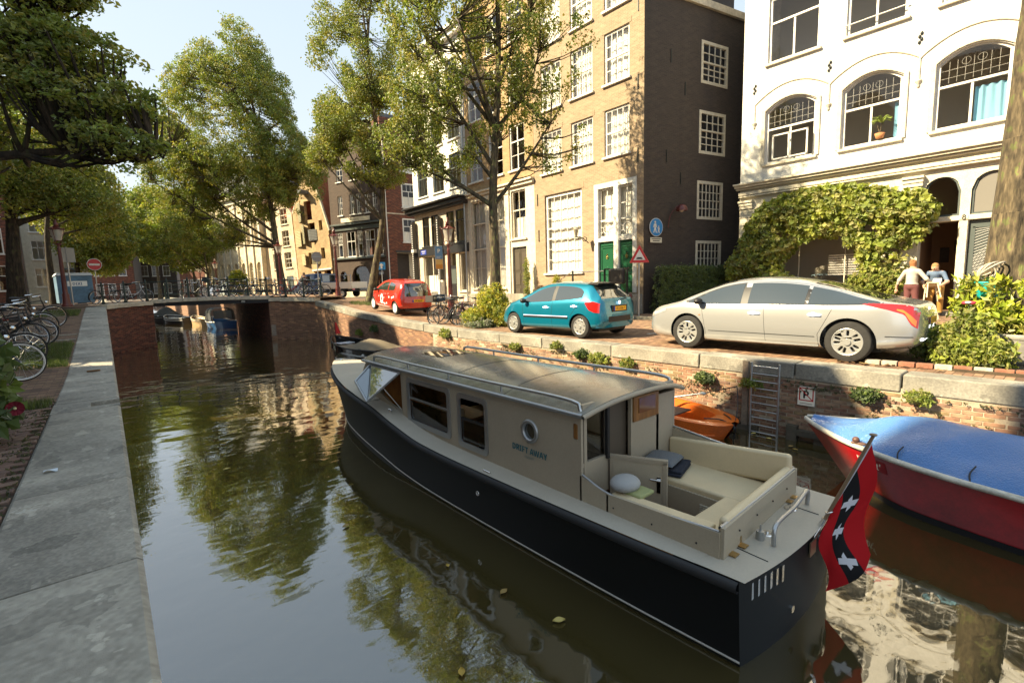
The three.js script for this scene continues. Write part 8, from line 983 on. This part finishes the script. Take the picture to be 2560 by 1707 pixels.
  mesh('adult_figure', [at(disc(0.045, 0.006), -0.07, 0.2, 0.021), prism([[-0.13, 0.14], [-0.02, 0.14], [0.03, 0.0], [-0.0, -0.01], [-0.03, 0.05], [-0.03, -0.05], [0.02, -0.22], [-0.03, -0.22], [-0.075, -0.08], [-0.12, -0.22], [-0.17, -0.22], [-0.115, -0.05], [-0.12, 0.05], [-0.16, -0.02], [-0.18, 0.0]], 0.006, 0, 0, 0.018)], MT.white, ped); mesh('child_figure', [at(disc(0.03, 0.006), 0.12, 0.03, 0.021), prism([[0.08, -0.01], [0.16, -0.01], [0.19, -0.1], [0.155, -0.07], [0.15, -0.12], [0.18, -0.22], [0.145, -0.22], [0.12, -0.14], [0.095, -0.22], [0.06, -0.22], [0.09, -0.11], [0.085, -0.06], [0.05, -0.02]], 0.006, 0, 0, 0.018)], MT.white, ped); mesh('sub_plate', [box(0.62, 0.2, 0.02, 0.0, -0.5, 0)], mat([0.62, 0.57, 0.45], 0.5), ped); mesh('sub_text', [box(0.5, 0.03, 0.006, 0, -0.46, 0.012), box(0.36, 0.03, 0.006, 0, -0.53, 0.012)], MT.iron, ped); mesh('bracket', bar([0, 0.1, -0.08], [0, -0.6, -0.08], 0.02), MT.galv, ped);
  const wl = thing('wall_lamp', 'dark red bowl lamp on a bracket against the dark wall', 'lamp', on(1.65, 4.2), rad(-11.5)); mesh('bracket', tube([[-0.4, -0.7, 0.02], [-0.35, -0.2, 0.1], [-0.1, 0.15, 0.3], [0, 0.12, 0.35]], 0.018), MT.lampRed, wl); mesh('hood', lathe([[0, 0.2], [0.1, 0.18], [0.2, 0.08], [0.23, -0.06], [0.21, -0.06], [0.09, 0.1], [0, 0.12]], 18, 0, 0, 0.35), MT.lampRed, wl); mesh('globe', sph(0.1, 0, -0.02, 0.35), mat([0.5, 0.42, 0.35], 0.3), wl);
  const hl = thing('wall_lantern', 'small iron lantern on a scrolled bracket beside the green doors', 'lamp', [16.42, 3.3, -14.15], rad(-90)); mesh('bracket', [tube([[0, -0.2, 0.02], [-0.1, 0.0, 0.3], [-0.2, 0.05, 0.6]], 0.02), torus(0.09, 0.015, -0.06, -0.04, 0.2, 0, 0.9), torus(0.07, 0.012, -0.14, 0.0, 0.4, 0, 0.9)], MT.iron, hl); mesh('lantern', [lathe([[0.06, 0], [0.11, 0.3], [0.13, 0.31], [0, 0.45]], 6, -0.2, 0.05, 0.6)], mat([0.4, 0.36, 0.28], 0.3, { transmission: 0.4, thickness: 0 }), hl);
  const nm = thing('no_mooring_sign', 'small white sign with crossed letter P in a red frame on the quay wall', 'sign', [8.735, -0.52, -2.85], rad(-90)); mesh('plate', box(0.26, 0.32, 0.012, 0, 0, 0), MT.white, nm); mesh('print', facePlane(0.25, 0.31, 0, 0, 0.008), printed(0.25, 0.31, 1000, (g, W, H) => { g.fillStyle = '#ece4d2'; g.fillRect(0, 0, W, H); g.strokeStyle = '#b82018'; g.lineWidth = W * 0.07; g.strokeRect(W * 0.1, W * 0.08, W * 0.8, W * 0.82); g.fillStyle = '#141414'; g.font = 'bold ' + Math.round(W * 0.72) + 'px sans-serif'; g.textAlign = 'center'; g.textBaseline = 'middle'; g.fillText('P', W * 0.47, W * 0.52); g.beginPath(); g.moveTo(W * 0.12, W * 0.12); g.lineTo(W * 0.88, W * 0.88); g.lineWidth = W * 0.06; g.stroke(); g.fillStyle = '#8a8478'; g.fillRect(W * 0.12, H * 0.88, W * 0.76, H * 0.035); }), nm, true);
}
{ // ladder
  const t = thing('quay_ladder', 'galvanised steel ladder fixed to the quay wall beside the crossed P sign', 'ladder', [8.62, 0, 0]); for (const z of [-3.70, -3.24]) mesh('stile', [bar([0, WL - 0.2, z], [0, -0.02, z], 0.02, 0.02, 8), bar([0, -0.35, z], [0.14, -0.35, z], 0.014), bar([0, -1.0, z], [0.14, -1.0, z], 0.014)], MT.galv, t); for (let k = 0; k < 10; k++) mesh('rung', bar([0, -0.09 - k * 0.131, -3.70], [0, -0.09 - k * 0.131, -3.24], 0.012), MT.galv, t);
}
const bollard = (label, x, z) => { const t = thing('bollard', label, 'bollard', [x, groundR(x, z) + 0.08, z], 0, 'dark red bollards on the pavement edge'); mesh('shaft', lathe([[0, 0], [0.085, 0], [0.085, 0.05], [0.06, 0.1], [0.058, 0.7], [0.075, 0.74], [0.06, 0.8], [0.03, 0.86], [0, 0.87]], 14), MT.lampRed, t); mesh('white_band', cyl(0.061, 0.061, 0.12, 0, 0.6, 0, 14), MT.white, t); };
bollard('dark red iron bollard beside the speed hump sign post', 15.45, -11.25); bollard('dark red iron bollard in front of the ochre house door', 15.4, -19.2);
{
  const t = thing('portable_cabin', 'blue portable site cabin with a white name panel at the bridge end', 'cabin', [-1.45, 0.95, -42.5], rad(6)); mesh('walls', rbox(1.7, 1.75, 2.6, 0.03, 0, 0.9, 0), mat([0.10, 0.20, 0.30], 0.5, { map: rep(TX.blotch, 1.5) }), t); mesh('roof', prism([[-0.9, 0], [0.9, 0], [0.8, 0.16], [-0.8, 0.16]], 2.7, 0, 1.76, -1.35), mat([0.55, 0.6, 0.62], 0.5), t); mesh('panel_text', facePlane(0.95, 0.32, 0.1, 1.25, 1.305), printed(0.95, 0.32, 300, (g, W, H) => { g.fillStyle = '#e4e4de'; g.fillRect(0, 0, W, H); g.fillStyle = '#34557c'; g.font = 'bold ' + Math.round(H * 0.72) + 'px sans-serif'; g.textAlign = 'center'; g.textBaseline = 'middle'; g.fillText('DIXI', W / 2, H * 0.54); }), t, true);
  const rs = thing('red_bench', 'small red seat standing behind the bicycles', 'bench', [-2.6, 0.42, -19.6]); mesh('seat', box(0.9, 0.05, 0.4, 0, 0.45, 0), mat([0.25, 0.03, 0.02], 0.6), rs); for (const x of [-0.38, 0.38]) mesh('leg', box(0.05, 0.45, 0.35, x, 0.22, 0), MT.iron, rs);
  const lt2 = thing('litter_scrap', 'scrap of white paper on the coping slabs', 'litter', [-0.5, 0.013, -5.6]); mesh('paper', surf((u, v) => [(u - 0.5) * 0.09, 0.006 + 0.012 * Math.sin(u * 5) * v, (v - 0.5) * 0.06], 6, 4), mat([0.55, 0.62, 0.68], 0.8, { side: THREE.DoubleSide }), lt2); const dl = thing('dry_leaf', 'curled brown dead leaf on the coping slabs past the mooring recess', 'leaf', [-0.3, 0.013, -12.2]); mesh('blade', surf((u, v) => [(u - 0.5) * 0.2, 0.01 + 0.03 * Math.abs(2 * v - 1), (v - 0.5) * 0.1 * Math.sin(u * 3.14)], 8, 4), mat([0.24, 0.13, 0.06], 0.9, { side: THREE.DoubleSide }), dl);
  const dw = thing('potted_palm', 'small potted palm on the sill of a leaded window', 'plant', [20.08, 5.85, -4.75]); mesh('pot', lathe([[0, 0], [0.1, 0], [0.15, 0.16], [0, 0.16]], 14), mat([0.4, 0.17, 0.07], 0.8), dw); mesh('stalk', [bar([0, 0.15, 0], [0.0, 0.5, 0.05], 0.02), bar([0, 0.15, 0], [0, 0.42, -0.08], 0.016)], BARK, dw); const fr = []; for (let k = 0; k < 26; k++) { const a = k * 2.4, e = 0.2 + 0.6 * ((k * 7) % 10) / 10; fr.push(tube([[0, 0.48, 0.04], [0.14 * Math.cos(a) - 0.03, 0.52 + 0.2 * e, 0.04 + 0.14 * Math.sin(a)], [0.28 * Math.cos(a) - 0.05, 0.45 + 0.25 * e, 0.04 + 0.28 * Math.sin(a)]], 0.01, 6, 4)); } mesh('fronds', fr, mat([0.16, 0.22, 0.03], 0.7), dw);
}
// ---- people: one continuous skin from joints
function figure(name, label, pos, ry, bones, palette, extra) {
  const t = thing(name, label, 'person', pos, ry); const N = 84, size = 1.1, mc = new MarchingCubes(N, new THREE.MeshBasicMaterial(), false, false, 120000); mc.isolation = 0; mc.reset(); const c = V(0, 0.93, 0), f = mc.field, half = N / 2;
  const B = bones.map(([a, b, r0, r1]) => ({ a: V(...a), d: V(...b).sub(V(...a)), r0, r1 }));
  const dist = (x, y, z) => { let m = 1e9; for (const o of B) { const px = x - o.a.x, py = y - o.a.y, pz = z - o.a.z, dd = o.d.lengthSq(); let h = dd > 0 ? clamp((px * o.d.x + py * o.d.y + pz * o.d.z) / dd, 0, 1) : 0; const q = Math.hypot(px - o.d.x * h, py - o.d.y * h, pz - o.d.z * h) - lerp(o.r0, o.r1, h); if (m > 1e8) m = q; else { const k = 0.035, hh = clamp(0.5 + 0.5 * (m - q) / k, 0, 1); m = lerp(m, q, hh) - k * hh * (1 - hh); } } return m; };
  for (let k = 0; k < N; k++) for (let j = 0; j < N; j++) for (let i = 0; i < N; i++) f[i + j * N + k * N * N] = -dist((i - half) / half * size + c.x, (j - half) / half * size + c.y, (k - half) / half * size + c.z);
  mc.update(); const n = mc.count, P = mc.positionArray.slice(0, n * 3), Q = mc.normalArray.slice(0, n * 3), C = new Float32Array(n * 3); for (let i = 0; i < n; i++) { P[i * 3] = P[i * 3] * size + c.x; P[i * 3 + 1] = P[i * 3 + 1] * size + c.y; P[i * 3 + 2] = P[i * 3 + 2] * size + c.z; }
  for (let i = 0; i < n; i += 3) { const y = (P[i * 3 + 1] + P[i * 3 + 4] + P[i * 3 + 7]) / 3, x = (P[i * 3] + P[i * 3 + 3] + P[i * 3 + 6]) / 3, z = (P[i * 3 + 2] + P[i * 3 + 5] + P[i * 3 + 8]) / 3; const col = palette(x, y, z); for (let k = 0; k < 3; k++) C.set(col, (i + k) * 3); }
  const g = new THREE.BufferGeometry(); g.setAttribute('position', new THREE.BufferAttribute(P, 3)); g.setAttribute('normal', new THREE.BufferAttribute(Q, 3)); g.setAttribute('color', new THREE.BufferAttribute(C, 3)); g.setAttribute('uv', new THREE.BufferAttribute(new Float32Array(n * 2), 2)); const m = new THREE.Mesh(g, new THREE.MeshPhysicalMaterial({ vertexColors: true, roughness: 0.85 })); m.name = 'body'; m.castShadow = m.receiveShadow = true; t.add(m); if (extra) extra(t); return t;
}
const hand = (w, d, s = 1) => { const W = V(...w), D = V(...d).normalize(), S = D.clone().cross(V(0, 0, 1)).normalize(), o = [[W.toArray(), W.clone().addScaledVector(D, 0.08).toArray(), 0.028, 0.032]]; [-0.03, -0.01, 0.01, 0.03].forEach((k, i) => { const a = W.clone().addScaledVector(D, 0.08).addScaledVector(S, k), b = a.clone().addScaledVector(D, [0.06, 0.075, 0.07, 0.055][i]).add(V(0, -0.01, 0.015)); o.push([a.toArray(), b.toArray(), 0.010, 0.008]); }); const th = W.clone().addScaledVector(D, 0.03).addScaledVector(S, 0.03 * s); o.push([th.toArray(), th.clone().addScaledVector(D, 0.045).addScaledVector(S, 0.03 * s).toArray(), 0.011, 0.009]); return o; };
const skin = [0.50, 0.30, 0.20];
{ // woman in pale jumper seen from behind, stool held at her right; local +z faces away from the canal
  const sw = [0.42, 0.39, 0.34], tr = [0.13, 0.045, 0.045], hair = [0.30, 0.13, 0.05];
  figure('person', 'person in pale jumper and maroon trousers seen from behind, carrying a stool', [19.0, 0.09, -3.45], rad(75), [[[0, 0.95, 0], [0, 1.18, 0], 0.155, 0.14], [[0, 1.18, 0], [0, 1.36, 0], 0.14, 0.15], [[-0.15, 1.38, 0], [0.15, 1.38, 0], 0.075, 0.075], [[0, 1.40, 0], [0, 1.52, 0.01], 0.05, 0.05], [[0, 1.58, 0.02], [0, 1.65, 0.0], 0.085, 0.09], [[0.09, 0.92, 0], [0.11, 0.5, 0.03], 0.105, 0.075], [[0.11, 0.5, 0.03], [0.10, 0.08, -0.02], 0.085, 0.07], [[0.10, 0.05, -0.03], [0.11, 0.04, 0.14], 0.045, 0.04], [[-0.09, 0.92, 0], [-0.10, 0.5, 0.06], 0.105, 0.075], [[-0.10, 0.5, 0.06], [-0.09, 0.08, 0.0], 0.085, 0.07], [[-0.09, 0.05, 0.0], [-0.10, 0.04, 0.17], 0.045, 0.04], [[0.19, 1.36, 0], [0.33, 1.12, 0.0], 0.065, 0.055], [[0.33, 1.12, 0.0], [0.42, 0.90, 0.05], 0.052, 0.04], ...hand([0.43, 0.86, 0.06], [0.2, -1, 0.1]), [[-0.19, 1.36, 0], [-0.36, 1.14, 0.03], 0.065, 0.055], [[-0.36, 1.14, 0.03], [-0.42, 1.02, 0.22], 0.052, 0.04], ...hand([-0.42, 1.0, 0.25], [0.1, -0.3, 1], -1)], (x, y, z) => y > 1.60 || (y > 1.54 && z < 0.03) ? hair : y > 1.46 ? skin : Math.abs(x) > 0.385 && y < 1.02 ? skin : y > 0.98 ? sw : y > 0.08 ? tr : [0.05, 0.04, 0.035], (t) => { mesh('hair_bun', sph(0.05, 0, 1.70, -0.05), mat(hair, 0.8), t); mesh('jumper_hem', torus(0.15, 0.02, 0, 1.0, 0, Math.PI / 2, 0, 0, 6, 24), mat(sw, 0.95), t); mesh('face', [sph(0.016, 0.03, 1.61, 0.10), sph(0.016, -0.03, 1.61, 0.10), sph(0.02, 0, 1.58, 0.115, 0.7, 1, 0.9)], mat(skin, 0.7), t); });
  const st = thing('wooden_stool', 'pale wooden stool held sideways beside the person in pale jumper', 'stool', [18.75, 0.86, -2.92], rad(20)); st.rotation.z = rad(-22); mesh('seat', rbox(0.34, 0.035, 0.30, 0.01, 0, 0.22, 0), MT.paleWood, st); for (const [x, z] of [[-0.13, -0.11], [0.13, -0.11], [-0.13, 0.11], [0.13, 0.11]]) mesh('leg', bar([x, 0.21, z], [x * 1.45, -0.25, z * 1.45], 0.022, 0.022, 4), MT.paleWood, st); for (const z of [-0.13, 0.13]) mesh('stretcher', bar([-0.16, -0.02, z], [0.16, -0.02, z], 0.018, 0.018, 4), MT.paleWood, st);
  const sh = [0.10, 0.15, 0.24], tb = [0.38, 0.20, 0.045];
  figure('person', 'person in blue top and ochre trousers bending in the open doorway', [19.55, 0.12, -2.95], rad(-95), [[[0, 0.92, -0.05], [0, 1.12, 0.08], 0.14, 0.13], [[0, 1.12, 0.08], [0, 1.26, 0.16], 0.13, 0.13], [[-0.15, 1.28, 0.16], [0.15, 1.28, 0.16], 0.07, 0.07], [[0, 1.3, 0.18], [0, 1.38, 0.24], 0.05, 0.05], [[0, 1.44, 0.27], [0, 1.50, 0.25], 0.085, 0.09], [[0.09, 0.9, -0.05], [0.12, 0.5, 0.05], 0.10, 0.075], [[0.12, 0.5, 0.05], [0.11, 0.08, -0.08], 0.08, 0.065], [[0.11, 0.05, -0.08], [0.12, 0.04, 0.09], 0.045, 0.04], [[-0.09, 0.9, -0.05], [-0.13, 0.5, 0.08], 0.10, 0.075], [[-0.13, 0.5, 0.08], [-0.12, 0.08, -0.02], 0.08, 0.065], [[-0.12, 0.05, -0.02], [-0.13, 0.04, 0.15], 0.045, 0.04], [[0.19, 1.26, 0.16], [0.30, 1.02, 0.22], 0.06, 0.05], [[0.30, 1.02, 0.22], [0.22, 0.92, 0.42], 0.048, 0.038], ...hand([0.21, 0.91, 0.44], [-0.4, -0.3, 1]), [[-0.19, 1.26, 0.16], [-0.30, 1.02, 0.2], 0.06, 0.05], [[-0.30, 1.02, 0.2], [-0.2, 0.9, 0.4], 0.048, 0.038], ...hand([-0.19, 0.89, 0.42], [0.4, -0.3, 1], -1)], (x, y, z) => y > 1.47 ? [0.28, 0.15, 0.06] : y > 1.34 ? skin : (Math.abs(x) > 0.2 && y < 1.06) || (z > 0.3 && y < 1.05) ? skin : y > 0.93 ? sh : y > 0.08 ? tb : [0.04, 0.035, 0.03], (t) => { mesh('pony_tail', taper([[0, 1.5, 0.17], [0.03, 1.42, 0.12], [0.06, 1.28, 0.12]], 0.045, 0.015, 6, 6), mat([0.30, 0.15, 0.06], 0.8), t); mesh('face', [sph(0.014, 0.03, 1.46, 0.355), sph(0.014, -0.03, 1.46, 0.355), sph(0.018, 0, 1.43, 0.36)], mat(skin, 0.7), t); mesh('clipboard', box(0.2, 0.28, 0.015, 0.1, 1.0, 0.42, -0.6), MT.galv, t); });
  figure('person', 'walker in dark coat with a shoulder bag crossing behind the bridge railing', [11.1, 0.82, -36.2], rad(-60), [[[0, 0.95, 0], [0, 1.2, 0], 0.15, 0.14], [[0, 1.2, 0], [0, 1.4, 0], 0.14, 0.16], [[-0.16, 1.42, 0], [0.16, 1.42, 0], 0.08, 0.08], [[0, 1.45, 0], [0, 1.56, 0.02], 0.05, 0.05], [[0, 1.62, 0.03], [0, 1.70, 0.02], 0.085, 0.09], [[0.09, 0.92, 0], [0.10, 0.5, 0.16], 0.1, 0.07], [[0.10, 0.5, 0.16], [0.10, 0.08, 0.1], 0.075, 0.055], [[0.10, 0.05, 0.1], [0.10, 0.04, 0.27], 0.045, 0.04], [[-0.09, 0.92, 0], [-0.10, 0.5, -0.06], 0.1, 0.07], [[-0.10, 0.5, -0.06], [-0.1, 0.12, -0.26], 0.075, 0.055], [[-0.1, 0.08, -0.26], [-0.1, 0.04, -0.1], 0.045, 0.04], [[0.2, 1.4, 0], [0.27, 1.15, -0.08], 0.065, 0.055], [[0.27, 1.15, -0.08], [0.26, 0.92, 0.04], 0.05, 0.04], ...hand([0.26, 0.9, 0.05], [0, -1, 0.2]), [[-0.2, 1.4, 0], [-0.27, 1.15, 0.06], 0.065, 0.055], [[-0.27, 1.15, 0.06], [-0.24, 0.95, 0.18], 0.05, 0.04], ...hand([-0.24, 0.93, 0.19], [0, -1, 0.3], -1)], (x, y) => y > 1.66 ? [0.03, 0.02, 0.015] : y > 1.5 ? [0.28, 0.16, 0.10] : y > 0.85 ? [0.045, 0.025, 0.025] : y > 0.08 ? [0.02, 0.022, 0.03] : [0.02, 0.02, 0.02], (t) => { mesh('shoulder_bag', rbox(0.34, 0.28, 0.14, 0.05, 0.1, 1.15, -0.24), MT.blackPaint, t); mesh('face', [sph(0.014, 0.03, 1.66, 0.115), sph(0.014, -0.03, 1.66, 0.115), sph(0.018, 0, 1.63, 0.125)], mat([0.28, 0.16, 0.10], 0.7), t); });
}
renderer.render(scene, camera);
